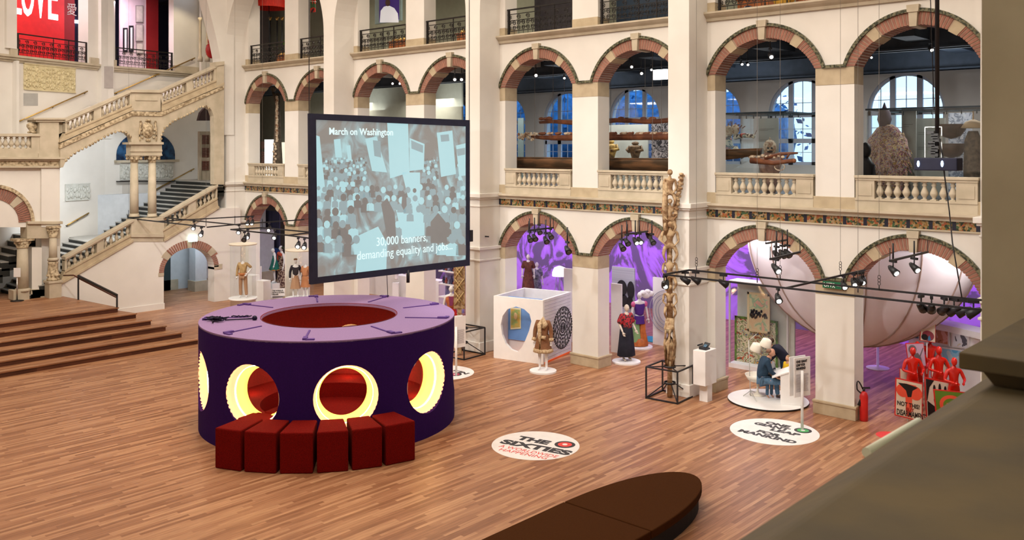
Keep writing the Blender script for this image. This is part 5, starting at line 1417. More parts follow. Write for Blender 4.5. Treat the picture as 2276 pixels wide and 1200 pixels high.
for dx, dz, rr in ((0, 0, .16), (.15, .03, .12), (-.1, .06, .12), (.05, .1, .1)): mb.ball((.28 + dx, .12, 1.62 + dz), (rr, .12, rr * .8), 12)
mb.out('white_turban', WHITE, r, world=False)
# red vest mannequin by the carved post, arch 3
g2 = at(1003, 752, Z=.2); r = figure('mannequin', 'mannequin in an orange waistcoat and red skirt behind the purple drum', 'mannequin', (g2.x, g2.y, 0), math.radians(45), 1.08)
mb = M(); mb.box(g2.x - .4, g2.x + .4, g2.y - .4, g2.y + .4, 0, .2)
tag(mb.out('display_plinth', WHITE), 'low white plinth carrying the red-skirted mannequin behind the drum', 'plinth'); r.location.z = .2
j = J_(); body(r, j, MANQ); garment(r, 'waistcoat', j, ['pelvis', 'waist', 'chest', 'shl', 'shr'], [.15, .14, .155, .09, .09], mat('orange_brocade', (.50, .15, .05), .7, (.35, .08, .04), 14)); skirt(r, 'skirt', [(.13, 1.05), (.2, .8), (.28, .5), (.27, .49)], mat('scarlet_silk', (.62, .02, .015), .5), folds=9, amp=.015)
mb = M(); mb.prism([(-.08, -.165, 1.4), (.08, -.165, 1.4), (.05, -.175, 1.1), (-.05, -.175, 1.1)], (0, .02, 0)); mb.out('bodice', mat('plum_silk', (.25, .04, .12), .5), r, world=False)
# green dress on a cuboid and patterned robe, arch 1
WP = lambda x, y, w_, dpt, z, lab, rz=.0, kind='display_plinth': None
def plinth(px, py, hx, hy, h, label, rz=0.0, z0=0, name='display_plinth', m_=None):
    g = at(px, py, Z=z0); mb = M(); mb.obox((g.x, g.y), rz, hx, hy, z0, z0 + h); return tag(mb.out(name, m_ or WHITE, bevel=.006), label, 'plinth'), g
YB = 25.2
gd = at(610, 628, Y=YB + .3); o_ = M(); o_.obox((gd.x, gd.y), 0, .35, .35, 0, gd.z); tag(o_.out('display_plinth', WHITE), 'white plinth with black motifs carrying the green dress, in the first arch', 'plinth')
GRD = mat('green_dress', (.01, .16, .12), .7, (.008, .11, .09), 6)
r = figure('mannequin', 'white mannequin in a short green dress standing on a plinth in the first arch', 'mannequin', tuple(gd), math.radians(-30), 1.0)
j = J_(headb=(0, -.03, 1.52)); body(r, j, MANQ); garment(r, 'dress_top', j, ['waist', 'chest', 'shl', 'shr'], [.13, .15, .08, .08], GRD); skirt(r, 'dress', [(.13, 1.2), (.2, .95), (.33, .66), (.32, .65)], GRD, folds=6, amp=.02)
mb = M(); mb.lathe([(.33, .68), (.335, .64)], n=30, sy=.8); mb.f = [f for f in mb.f if len(f) == 4]; mb.m = [0] * len(mb.f); mb.s = [True] * len(mb.f); mb.out('gold_hem', mat('gold_braid', (.45, .2, .04), .5), r, world=False)
gp = at(626, 660, Y=YB + .6); PAT = mat('patterned_batik', (.35, .26, .20), .8, (.06, .02, .02), 16, 2, lo=.48, hi=.54)
r = figure('mannequin', 'mannequin in a long dark patterned robe with flowers in the hair, first arch', 'mannequin', (gp.x, gp.y, max(0, gp.z - .0)), math.radians(-10), 1.2)
j = J_(); body(r, j, MANQ); garment(r, 'robe_top', j, ['pelvis', 'waist', 'chest', 'shl', 'shr'], [.15, .14, .15, .08, .08], PAT); skirt(r, 'robe', [(.14, 1.1), (.2, .8), (.24, .3), (.26, .03)], PAT, folds=7, amp=.012)
mb = M(); mb.ball((.13, 0, 1.66), .07, 8); mb.ball((-.13, 0, 1.66), .06, 8); mb.out('hair_flower', mat('dark_flower', (.03, .04, .02), .8), r, world=False)
mb = M(); mb.tube([(.17, -.08, 1.36), (0, -.13, 1.42), (-.17, -.08, 1.38)], [.06, .08, .06], 8); mb.out('red_shawl', mat('rust_shawl', (.40, .06, .03), .8), r, world=False)
# glass cylinders
def cylinder_case(px, pyb, pyt, r_, label, plinth_py, hb=.75):
    g = at(px, pyb, Z=hb); x, y = g.x, g.y; top = at(px, pyt, D=(g - EYE).dot(Vector((-.6731, .7396, 0)))).z
    c = thing('glass_cylinder_case', label, 'display case', (x, y, 0))
    mb = M(); mb.lathe([(r_ * .98, 0), (r_ * .98, hb - .08), (r_ + .06, hb - .06), (r_ + .06, hb)], (x, y, 0), 40); mb.out('base', WHITE, c)
    mb = M(); mb.lathe([(r_, hb), (r_, top - .04)], (x, y, 0), 40); mb.f = [f for f in mb.f if len(f) == 4]; mb.m = [0] * len(mb.f); mb.s = [True] * len(mb.f); mb.out('glass_cylinder', VGLASS, c)
    mb = M(); mb.lathe([(r_ + .04, top - .05), (r_ + .06, top)], (x, y, 0), 40); mb.out('lid', mat('cream_lid', (.75, .68, .55), .5), c)
    return x, y, hb
x, y, hb = cylinder_case(540, 661, 541, .52, 'tall glass cylinder case holding a gold-brown costume, leftmost in the exhibition', 0)
GOLD = mat('gold_linen', (.50, .33, .15), .7, (.38, .24, .1), 9); CAM = mat('camel_cloth', (.42, .24, .14), .8)
r = figure('mannequin', 'mannequin in a beige suit with hand on hip inside the left glass cylinder', 'mannequin', (x, y, hb), math.radians(40), 1.0)
j = J_(ell=(.36, .05, 1.22), wrl=(.22, -.1, 1.02), hil=(.09, 0, .9), knl=(.12, 0, .5), anl=(.15, 0, .08), tol=(.17, -.12, .03)); body(r, j, MANQ, head=False); garment(r, 'jacket', j, ['pelvis', 'waist', 'chest', 'shl', 'ell', 'shr', 'elr', 'wrr'], [.16, .14, .155, .075, .06, .075, .06, .05], GOLD)
garment(r, 'trousers', j, ['pelvis', 'hil', 'knl', 'anl', 'hir', 'knr', 'anr'], [.14, .1, .075, .07, .1, .075, .07], CAM); mb = M(); mb.lathe([(.18, .92), (.19, .98), (.18, 1.03)], n=24, sy=.8); mb.out('belt', mat('orange_belt', (.45, .15, .04), .6), r, world=False)
x, y, hb = cylinder_case(667, 661, 554, .56, 'tall glass cylinder case with two costumes, just left of the hanging screen', 0)
r = figure('mannequin', 'small mannequin in a black jacket and brown cap inside the right glass cylinder', 'mannequin', (x - .18, y - .1, hb), math.radians(60), .92)
j = J_(); body(r, j, MANQ); garment(r, 'jacket', j, ['pelvis', 'waist', 'chest', 'shl', 'ell', 'wrl', 'shr', 'elr', 'wrr'], [.13, .13, .15, .075, .06, .05, .075, .06, .05], BLKC); skirt(r, 'skirt', [(.13, 1.0), (.2, .6), (.24, .4)], CAM, folds=6, amp=.012)
mb = M(); mb.ball((0, -.01, 1.72), (.09, .1, .05), 12); mb.out('cap', mat('brown_cap', (.25, .12, .05), .8), r, world=False)
r = figure('mannequin', 'headless mannequin in an orange coat inside the right glass cylinder', 'mannequin', (x + .22, y + .12, hb), math.radians(20), .9)
j = J_(); body(r, j, MANQ, head=False); garment(r, 'coat', j, ['pelvis', 'waist', 'chest', 'shl', 'ell', 'shr', 'elr'], [.17, .16, .16, .08, .07, .08, .07], mat('orange_wool', (.48, .2, .09), .9)); skirt(r, 'coat_skirt', [(.17, 1.0), (.24, .5)], mat('orange_wool', (.48, .2, .09), .9))
# ---------------------------------------------------------------- visitors at the round platform
cD = at(1707, 887, Z=.05)
rp2 = thing('round_platform', 'low round white platform with the seated man, chair and lectern', 'platform', (cD.x, cD.y, 0))
mb = M(); mb.lathe([(1.06, 0.02), (1.08, .05), (1.07, .055)], (cD.x, cD.y, 0), 72, sm=False); mb.out('top', WHITE, rp2); mb = M(); mb.lathe([(1.04, 0), (1.085, .02), (1.085, .045)], (cD.x, cD.y, 0), 72, sm=False); mb.out('edge', BLACK, rp2)
FRW = Vector((.7396, .6731, 0)); TOW = Vector((.6731, -.7396, 0))       # image right, towards the viewer
def rel(base, r_, t_, z): v = base + FRW * r_ + TOW * t_; return Vector((v.x, v.y, z))
PF = .055
mB = at(1694, 889, Z=PF)                                                # ground under the man
DEN = mat('blue_denim', (.06, .13, .22), .9, (.10, .19, .30), 14); NVS = mat('navy_sweater', (.012, .035, .07), .9, (.02, .05, .09), 9); SHOE = mat('brown_shoe', (.04, .02, .015), .4)
TH = math.atan2(.7396, .6731) + 0.0
man = figure('person', 'person in a dark blue sweater and jeans sitting on the white chair, leaning forward', 'person', (mB.x, mB.y, PF), math.radians(132), 1.0)
j = dict(pelvis=(0, .02, .58), waist=(0, -.0, .74), chest=(0, -.08, .98), neck=(0, -.17, 1.16), headb=(0, -.21, 1.22), shl=(.19, -.08, 1.09), ell=(.22, -.14, .82), wrl=(.12, -.34, .70), shr=(-.19, -.10, 1.09), elr=(-.22, -.18, .82), wrr=(-.10, -.36, .70),
         hil=(.10, -.02, .55), knl=(.14, -.42, .52), anl=(.13, -.46, .10), tol=(.14, -.62, .04), hir=(-.10, -.02, .55), knr=(-.14, -.50, .52), anr=(-.16, -.58, .10), tor=(-.18, -.72, .04))
body(man, j, SKIN, headtilt=(0, -.5))
garment(man, 'sweater', j, ['pelvis', 'waist', 'chest', 'neck', 'shl', 'ell', 'wrl', 'shr', 'elr', 'wrr'], [.155, .155, .17, .085, .085, .065, .045, .085, .065, .045], NVS)
garment(man, 'jeans', j, ['pelvis', 'hil', 'knl', 'anl', 'hir', 'knr', 'anr'], [.145, .105, .08, .06, .105, .08, .06], DEN)
mb = M()
for a, t in (('anl', 'tol'), ('anr', 'tor')): mb.tube([Vector(j[a]) + Vector((0, .03, -.02)), Vector(j[t]) + Vector((0, -.05, 0))], [.05, .038], 10)
mb.out('shoe', SHOE, man, world=False)
mb = M(); mb.ball((0, -.19, 1.35), (.076, .085, .06), 12); mb.ball((0, -.24, 1.27), (.06, .05, .05), 10); mb.out('short_hair', mat('stubble', (.22, .12, .08), .8), man, world=False)
kid = figure('person', 'child in a navy striped hooded jumper beside the seated man', 'person', tuple(rel(mB, .28, -.28, PF)), math.radians(60), .68)
j = J_(wrl=(.12, -.22, 1.0), wrr=(-.12, -.22, 1.0)); body(kid, j, SKIN, headtilt=(0, -.3)); garment(kid, 'jumper', j, ['pelvis', 'waist', 'chest', 'shl', 'ell', 'wrl', 'shr', 'elr', 'wrr'], [.15, .145, .16, .08, .065, .05, .08, .065, .05], mat('navy_stripes', (.02, .03, .06), .9, (.4, .42, .45), 5, 0, stretch=(.01, .01, 3), lo=.48, hi=.5))
garment(kid, 'trousers', j, ['pelvis', 'hil', 'knl', 'anl', 'hir', 'knr', 'anr'], [.14, .1, .075, .065, .1, .075, .065], DEN); mb = M(); mb.ball((0, 0, 1.68), (.085, .1, .09), 10); mb.out('hair', HAIRB, kid, world=False)
wom = figure('person', 'person in a dark navy top with brown hair bending over the lectern', 'person', tuple(rel(mB, .86, -.62, 0)), math.radians(-75), 1.0)
j = J_(waist=(0, -.06, 1.10), chest=(0, -.24, 1.24), neck=(0, -.40, 1.33), headb=(0, -.46, 1.36), shl=(.18, -.28, 1.33), ell=(.22, -.38, 1.06), wrl=(.14, -.52, .88), shr=(-.18, -.28, 1.33), elr=(-.22, -.38, 1.06), wrr=(-.14, -.52, .88))
body(wom, j, SKIN, headtilt=(0, -.6)); garment(wom, 'top', j, ['pelvis', 'waist', 'chest', 'neck', 'shl', 'ell', 'wrl', 'shr', 'elr', 'wrr'], [.17, .155, .165, .08, .085, .07, .05, .085, .07, .05], mat('dark_navy_knit', (.008, .01, .025), .9)); garment(wom, 'trousers', j, ['pelvis', 'hil', 'knl', 'anl', 'hir', 'knr', 'anr'], [.15, .11, .08, .065, .11, .08, .065], mat('dark_denim', (.02, .05, .10), .9))
mb = M(); mb.ball((0, -.44, 1.52), (.09, .10, .085), 12); mb.tube([(-.075, -.44, 1.5), (-.08, -.45, 1.38)], [.04, .03], 8); mb.tube([(.075, -.44, 1.5), (.08, -.45, 1.38)], [.04, .03], 8); mb.out('hair', HAIRB, wom, world=False)
chd = figure('person', 'small child in a bright yellow top standing at the lectern', 'person', tuple(rel(mB, .80, -.30, PF)), math.radians(-20), .66)
j = J_(wrl=(.16, -.25, 1.1), wrr=(-.16, -.25, 1.1)); body(chd, j, SKIN, headtilt=(0, -.2)); garment(chd, 'yellow_top', j, ['pelvis', 'waist', 'chest', 'shl', 'ell', 'wrl', 'shr', 'elr', 'wrr'], [.17, .16, .165, .085, .07, .05, .085, .07, .05], mat('yellow_cotton', (.72, .45, .01), .8)); garment(chd, 'trousers', j, ['pelvis', 'hil', 'knl', 'anl', 'hir', 'knr', 'anr'], [.14, .1, .075, .065, .1, .075, .065], DEN); mb = M(); mb.ball((0, .01, 1.69), (.082, .095, .08), 10); mb.out('hair', HAIRL, chd, world=False)
# chair
CHW = mat('cream_shell', (.75, .70, .60), .4)
chb = at(1684, 877, Z=PF); ch = thing('swivel_chair', 'white shell swivel chair with a bowl seat under the seated man', 'chair', (chb.x, chb.y, PF))
mb = M(); mb.lathe([(.05, .36), (.2, .38), (.27, .42), (.34, .56), (.35, .57), (.30, .46), (.22, .43), (.02, .42)], n=32, sx=1.0); mb.f = [f for f in mb.f if len(f) == 4]; mb.m = [0] * len(mb.f); mb.s = [True] * len(mb.f); mb.out('seat_shell', CHW, ch, world=False)
mb = M(); mb.lathe([(.24, 0), (.23, .02), (.05, .05), (.03, .1), (.03, .36)], n=24); mb.out('pedestal', CHW, ch, world=False)
# lamp stands with white shades
lp = thing('floor_lamp', 'thin stand with two big white lamp shades beside the seated man', 'lamp', tuple(at(1668, 880, Z=PF)))
b0 = at(1668, 880, Z=PF); dfw = (b0 - EYE).dot(Vector((-.6731, .7396, 0)))
mb = M(); mb.tube([b0, at(1664, 757, D=dfw)], .011, 6); mb.tube([at(1664, 757, D=dfw), at(1682, 742, D=dfw)], .008, 6)
for dx, dy in ((-16, 0), (14, 12), (12, -8)): mb.tube([at(1668, 868, D=dfw), at(1668 + dx, 880 + dy, Z=PF + .01)], .01, 5)
mb.out('stand', mat('pale_metal', (.55, .55, .52), .4, metal=.5), lp)
for i, (px, py) in enumerate(((1681, 772), (1703, 762))):
    c_ = at(px, py, D=dfw - .05 * i); mb = M(); mb.lathe([(.08, .12), (.13, .09), (.165, -.08), (.165, -.1)], (0, 0, 0), 28); q = Matrix.Rotation(.35, 4, 'Y'); mb.v = [tuple(c_ + q @ Vector(v)) for v in mb.v]; mb.out('lamp_shade', CHW, lp)
# lectern and sign
lb_ = at(1752, 893, Z=PF); LA = math.radians(25)
le = thing('lectern', 'white slab lectern with a sloping top on the round platform', 'lectern', (lb_.x, lb_.y, PF))
mb = M(); U = Vector((math.cos(LA), math.sin(LA), 0)); N_ = Vector((U.y, -U.x, 0))
def lpt(u, z): return Vector((lb_.x, lb_.y, PF)) + U * u + Vector((0, 0, z)) - N_ * .3
mb.prism([lpt(-.2, 0), lpt(.35, 0), lpt(.35, .98), lpt(.1, .95), lpt(-.2, .78)], N_ * .6); mb.out('body', WHITE, le, bevel=.01)
mb = M(); mb.prism([lpt(-.42, .68), lpt(.36, 1.0), lpt(.36, 1.04), lpt(-.42, .72)], N_ * .62); mb.out('top', WHITE, le, bevel=.006)
def sign_stand(px, py, board, label, lines, tcol, twin=True, title=None):
    g = at(px, py, Z=0); d = (g - EYE).dot(Vector((-.6731, .7396, 0))); s = thing('sign_stand', label, 'sign', (g.x, g.y, 0))
    x0, y0, x1, y1, slope = board
    q = [at(x0, y0, D=d), at(x1, y0 + slope, D=d + .25), at(x1, y1 + slope, D=d + .25), at(x0, y1, D=d)]
    t = (q[1] - q[0]); t.z = 0; t.normalize(); n = Vector((t.y, -t.x, 0)); 
    if n.dot(TOW) < 0: n = -n
    P = [q[0], q[0] + t * (q[1] - q[0]).dot(t)]; ztop, zbot = q[0].z, q[3].z
    a, b_ = Vector((q[0].x, q[0].y, 0)), Vector((P[1].x, P[1].y, 0))
    mb = M(); mb.prism([a + Vector((0, 0, zbot)), b_ + Vector((0, 0, zbot)), b_ + Vector((0, 0, ztop)), a + Vector((0, 0, ztop))], -n * .03); mb.out('board', WHITE, s)
    if twin: mb = M(); a2 = a - n * .16; b2 = b_ - n * .16; mb.prism([a2 + Vector((0, 0, zbot)), b2 + Vector((0, 0, zbot)), b2 + Vector((0, 0, ztop)), a2 + Vector((0, 0, ztop))], -n * .03); mb.out('board', WHITE, s)
    mb = M(); mb.tube([(g.x, g.y, 0), (g.x, g.y, ztop - .3)], .035, 12); mb.out('pole', WHITE, s)
    w_ = (b_ - a).length; U3 = Vector((0, 0, 1))
    if title:
        for i, tx in enumerate(title): lettering('lettering', tx, FDK, s, a + t * w_ * .1 + n * .004 + U3 * (ztop - .12 - .085 * i), t, U3, .085, bold=.003, sx=.8)
    mb = M(); random.seed(2)
    for k in range(16):
        z_ = ztop - .42 - (ztop - .42 - zbot - .1) * k / 16; mb.prism([a + t * w_ * .1 + U3 * z_, a + t * w_ * random.uniform(.75, .9) + U3 * z_, a + t * w_ * .85 + U3 * (z_ + .012), a + t * w_ * .1 + U3 * (z_ + .012)], n * .003)
    mb.out('small_text', mat('grey_text', (.35, .33, .35), .7), s)
    return s
sign_stand(1783, 955, (1766, 797, 1801, 884, -3), 'white sign board on a post reading ONE GIANT LEAP FOR MANKIND', None, None, True, ('ONE GIANT', 'LEAP FOR', 'MANKIND'))
sign_stand(1014, 835, (1011, 705, 1035, 774, 2), 'white sign board on a post right beside the purple drum', None, None, True, None)
# telephone pedestal against the pilaster
tp = thing('pedestal_box', 'white box pedestal on a flat leg against the pilaster, carrying a telephone', 'pedestal', (-12.75, 22.3, 0))
ga_ = at(1565, 868, X=-13.2)
x0, y0 = -13.28, 22.05
mb = M(); za_ = at(1545, 768, X=-13.28).z; mb.box(-13.07, -12.69, 21.75, 22.35, .48, 1.42); mb.out('box', WHITE, tp, bevel=.005)
mb = M(); mb.box(-12.99, -12.74, 21.95, 22.2, 0, .48); mb.out('leg', WHITE, tp)
ph = thing('telephone', 'black desk telephone on the white pedestal box', 'telephone', (-12.88, 22.05, 1.42))
mb = M(); mb.prism([(-12.99, 21.92, 1.421), (-12.77, 21.92, 1.421), (-12.77, 21.92, 1.46), (-12.99, 21.92, 1.50)], (0, .22, 0)); mb.prism([(-12.94, 22.0, 1.47), (-12.79, 22.0, 1.45), (-12.76, 22.12, 1.58), (-12.92, 22.12, 1.6)], (0, .03, 0)); mb.out('base', BLACK, ph)
mb = M(); mb.tube([(-13.01, 21.9, 1.53), (-13.01, 22.14, 1.53)], .024, 8); mb.out('handset', BLACK, ph)
mb = M(); mb.prism([(-12.90, 21.995, 1.50), (-12.81, 21.995, 1.49), (-12.80, 22.06, 1.55), (-12.89, 22.06, 1.56)], (0, -.004, 0)); mb.out('screen', mat('phone_screen', (.05, .12, .2), .2), ph)
# ---------------------------------------------------------------- violet-lit mural and lights of the ground-floor gallery
def mural_mat():
    m = bpy.data.materials.new('violet_lit_mural'); m.use_nodes = True; nt = m.node_tree; b = nt.nodes['Principled BSDF']; N = nt.nodes.new; K = nt.links.new
    t = N('ShaderNodeTexCoord'); mp = N('ShaderNodeMapping'); mp.inputs['Scale'].default_value = (1, 1, .8); K(t.outputs['Object'], mp.inputs[0])
    nz = N('ShaderNodeTexNoise'); nz.inputs['Scale'].default_value = .55; nz.inputs['Detail'].default_value = 6; nz.inputs['Roughness'].default_value = .55; nz.inputs['Distortion'].default_value = 2.2; K(mp.outputs[0], nz.inputs['Vector'])
    r = N('ShaderNodeValToRGB'); e = r.color_ramp.elements; e[0].position = .47; e[0].color = (.17, .14, .22, 1); e[1].position = .52; e[1].color = (.48, .24, .80, 1)  # violet of the lighting is mixed into the print colours
    q = e.new(.62); q.color = (.58, .32, .95, 1)
    K(nz.outputs['Fac'], r.inputs[0]); K(r.outputs[0], b.inputs['Base Color']); b.inputs['Roughness'].default_value = .8
    return m
mb = M(); mb.box(-44, -4.6, 33.2, 33.4, 0, 4.86); tag(mb.out('mural_wall', mural_mat()), 'tall violet-lit wall mural of blown-up crowd shapes behind the ground-floor arches', 'mural')
for k in range(6): area('violet_light', (-8.5 - 4.6 * k, 30.6, 4.7), (.75, 0, 0), 3, .8, 150, (.62, .35, 1))
for x_ in (-7.2, -10.6, -13.0): area('bowl_fill', (x_, 23.75, 4.75), (1.0, 0, 0), 1.2, .3, 11, (1, .93, .97))  # unseen, added to lighten the fabric bowl
area('exhibit_fill', (-6.6, 25.2, 4.8), (0, 0, 0), .8, .8, 90, (1, .95, .92))  # unseen area lights added to brighten the displays
area('exhibit_fill', (-12.8, 24.6, 4.8), (0, 0, 0), .8, .8, 60, (1, .95, .92))
area('violet_light', (-14.9, 29, 2.5), (PI / 2, 0, 0), .3, 3, 25, (.6, .3, 1))
for k in range(5): area('gallery_fill', (-9 - 5 * k, 26.0, 4.75), (0, 0, 0), 2, 1.2, 110, (1, .92, 1))
for k in range(2): area('gallery_fill', (-31 - 5 * k, 26.5, 4.75), (0, 0, 0), 2.5, 1.5, 110, (1, .95, .92))

# ---------------------------------------------------------------- open white cabin with the porthole
ca, cb_, ang = Vector((-20.71, 21.85, 0)), Vector((-18.89, 22.24, 0)), math.atan2(.39, 1.82)
U = (cb_ - ca).normalized(); V_ = Vector((-U.y, U.x, 0)); LC = (cb_ - ca).length; CH_ = 2.06; LV_ = 1.95
cab = thing('exhibition_cabin', 'open-topped white cabin with a round porthole and a black mandala on its plank side', 'cabin', tuple(ca))
def cp(u, v, z): return ca + U * u + V_ * v + Vector((0, 0, z))
mb = M(); mb.prism([cp(0, 0, 0), cp(LC, 0, 0), cp(LC, 0, CH_), cp(0, 0, CH_)], V_ * .1); fw = mb.out('front_wall', WHITE, None)
# porthole: egg outline seen in the photo
P_c = (V3 := None)
egg = []
for (x, y) in ((1147, 681), (1165, 687), (1177, 698), (1181, 714), (1176, 735), (1168, 755), (1160, 772), (1150, 782), (1136, 777), (1124, 764), (1116, 745), (1113, 722), (1117, 702), (1128, 687)):
    v = at(x, y, P=((ca.x, ca.y), (cb_.x, cb_.y))); egg.append(v)
mb = M(); mb.prism([p - V_ * .2 for p in egg], V_ * .5); ct = mb.out('cutter', WHITE); bool_cut(fw, [ct]); bpy.data.objects.remove(ct)
fw.parent = cab; fw.matrix_parent_inverse = Matrix.Translation(-ca)
mb = M(); mb.prism([cp(LC - .1, .1, .06), cp(LC, .1, .06), cp(LC, LV_, .06), cp(LC - .1, LV_, .06)], (0, 0, CH_ - .06)); 
mb.out('side_wall', mat('white_planks', (.74, .73, .76), .6), cab)
mb = M()
for k in range(17): mb.prism([cp(LC + .001, .1, .16 + .113 * k), cp(LC + .001, LV_, .16 + .113 * k), cp(LC + .001, LV_, .172 + .113 * k), cp(LC + .001, .1, .172 + .113 * k)], U * .004)
mb.out('plank_joint', mat('grey_joint', (.42, .41, .45), .8), cab)
mb = M(); mb.prism([cp(0, .1, 0), cp(.1, .1, 0), cp(.1, LV_, 0), cp(0, LV_, 0)], (0, 0, CH_)); mb.out('side_wall', mat('white_planks', (.74, .73, .76), .6), cab)
mb = M(); mb.prism([cp(0, LV_, 0), cp(LC, LV_, 0), cp(LC, LV_ + .1, 0), cp(0, LV_ + .1, 0)], (0, 0, CH_)); mb.out('back_wall', mat('white_planks', (.74, .73, .76), .6), cab)
mb = M(); mb.prism([cp(.1, .1, .0), cp(LC - .1, .1, 0), cp(LC - .1, LV_, 0), cp(.1, LV_, 0)], (0, 0, .06)); mb.out('cabin_floor', mat('orange_floor', (.85, .20, .06), .6), cab)
mb = M(); mb.prism([cp(LC - .1, .1, 0), cp(LC + .02, .1, 0), cp(LC + .02, LV_, 0), cp(LC - .1, LV_, 0)], (0, 0, .055)); mb.out('orange_skirting', mat('orange_strip', (.95, .16, .03), .5), cab)
mb = M(); mb.prism([cp(.12, .75, .5), cp(LC - .45, .75, .5), cp(LC - .45, .75, 1.95), cp(.12, .75, 1.95)], V_ * .05); mb.out('blue_panel', mat('sky_blue_panel', (.16, .34, .72), .6), cab)
mb = M(); mb.prism([cp(.1, .8, .06), cp(LC - .1, .8, .06), cp(LC - .1, .8, .5), cp(.1, .8, .5)], V_ * .05); mb.out('inner_panel', WHITE, cab)
pt = [at(x, y, P=(tuple(cp(0, .74, 0)[:2]), tuple(cp(1, .74, 0)[:2]))) for x, y in ((1135, 683), (1158, 685), (1158, 730), (1135, 732))]
mb = M(); mb.prism(pt, V_ * -.02); pn = mb.out('framed_painting', mat('cream_border', (.8, .75, .5), .5)); tag(pn, 'small yellow and green portrait picture on the blue panel inside the porthole', 'picture')
c_ = sum(pt, Vector()) / 4; mb = M(); mb.prism([c_ + (p - c_) * .86 - V_ * .022 for p in pt], V_ * -.003)
cn_ = mb.out('print', mat('yellow_green_print', (.30, .42, .14), .6, (.75, .42, .08), 7, 3), None); cn_.parent = pn
mb = M(); mb.ball(tuple(c_ - V_ * .03 + Vector((0, 0, .08))), (.09, .01, .12), 12); q = mb.out('portrait_face', mat('warm_face', (.75, .55, .30), .6), None); q.parent = pn
mb = M(); mc = cp(LC + .012, .1, 0); 
MC = at(1251, 728, P=(tuple(cp(LC + .01, 0, 0)[:2]), tuple(cp(LC + .01, 1, 0)[:2]))); R_m = .62
def flatring(r, cx=0, cz=0, t=.011, n=40, a0=0, a1=2 * PI):
    pts = [MC + V_ * (cx + r * math.cos(a0 + (a1 - a0) * k / n)) + Vector((0, 0, cz + r * math.sin(a0 + (a1 - a0) * k / n))) for k in range(n + 1)]; mb.tube(pts, t, 4, cap=False)
for r in (.05, .1, .15, .17): flatring(r, n=24)
for ring, (rr, n, pr) in enumerate(((.22, 10, .07), (.33, 12, .085), (.45, 14, .10), (.57, 16, .11))):
    for k in range(n):
        a = 2 * PI * (k + .5 * (ring % 2)) / n; flatring(pr, rr * math.cos(a), rr * math.sin(a), n=12, a0=a - 1.75, a1=a + 1.75, t=.010); flatring(pr * .6, rr * math.cos(a), rr * math.sin(a), n=8, a0=a - 1.5, a1=a + 1.5, t=.007)
for k in range(44):
    a = 2 * PI * k / 44; flatring(.022, .685 * math.cos(a), .685 * math.sin(a), n=6, t=.011)
mb.out('mandala', BLACK, cab)
# ---------------------------------------------------------------- objects on the ground floor of the gallery
# black cube frames with carved poles
def cube_frame(px, py, s_, h, rz, label, diag=True):
    g = at(px, py, Z=0) if py else px; c = thing('cube_frame', label, 'frame', (g.x, g.y, 0), rz=rz)
    q = [(-s_, -s_), (s_, -s_), (s_, s_), (-s_, s_)]
    for k in range(4):
        a, b_ = q[k], q[(k + 1) % 4]
        for z in (.025, h): mb = M(); mb.tube([(*a, z), (*b_, z)], .026, 4); mb.out('rail', BLACK, c, world=False)
        mb = M(); mb.tube([(*a, 0), (*a, h)], .026, 4); mb.out('leg', BLACK, c, world=False)
        mb = M(); mb.tube([(*a, h), (a[0] * .15, a[1] * .15, h)], .018, 4); mb.out('brace', BLACK, c, world=False); mb = M(); mb.tube([(*a, .03), (a[0] * .15, a[1] * .15, h * .48)], .018, 4); mb.out('brace', BLACK, c, world=False)
    for z in (h, h * .48): mb = M(); mb.lathe([(.15, z - .03), (.17, z - .03), (.17, z + .02), (.15, z + .02)], n=20); mb.out('collar', BLACK, c, world=False)
    return g
gA = Vector((-13.76, 21.66, 0)); cube_frame(gA, None, .48, .88, math.radians(5), 'black steel cube frame holding up the tall carved pole')
POLE = mat('carved_wood', (.46, .33, .19), .8, (.22, .12, .055), 9, 4, bump=.5, lo=.42, hi=.62)
tp_ = thing('carved_pole', 'tall pale carved wooden ancestor pole standing in the black cube frame', 'pole', (gA.x, gA.y, .03)); tp_.rotation_euler = (0, 0, math.radians(42)); tp_.scale = (1.3, 1.3, 1)
mb = M(); random.seed(4)
mb.tube([(0, 0, 0), (0, 0, .8), (.0, 0, 1.0)], [.06, .05, .07], 10)
mb.tube([(0, 0, .8), (.03, 0, 1.1), (.0, 0, 1.5), (-.02, 0, 1.9), (.02, 0, 2.2)], [.07, .10, .13, .11, .09], 12)
for k in range(7): mb.tube([(.08 * math.cos(k), .08 * math.sin(k), .85), (.12 * math.cos(k + .4), .1 * math.sin(k + .4), 1.5), (.08 * math.cos(k + .8), .08 * math.sin(k + .8), 2.15)], [.02, .03, .02], 6)
mb.out('shaft', POLE, tp_, world=False)
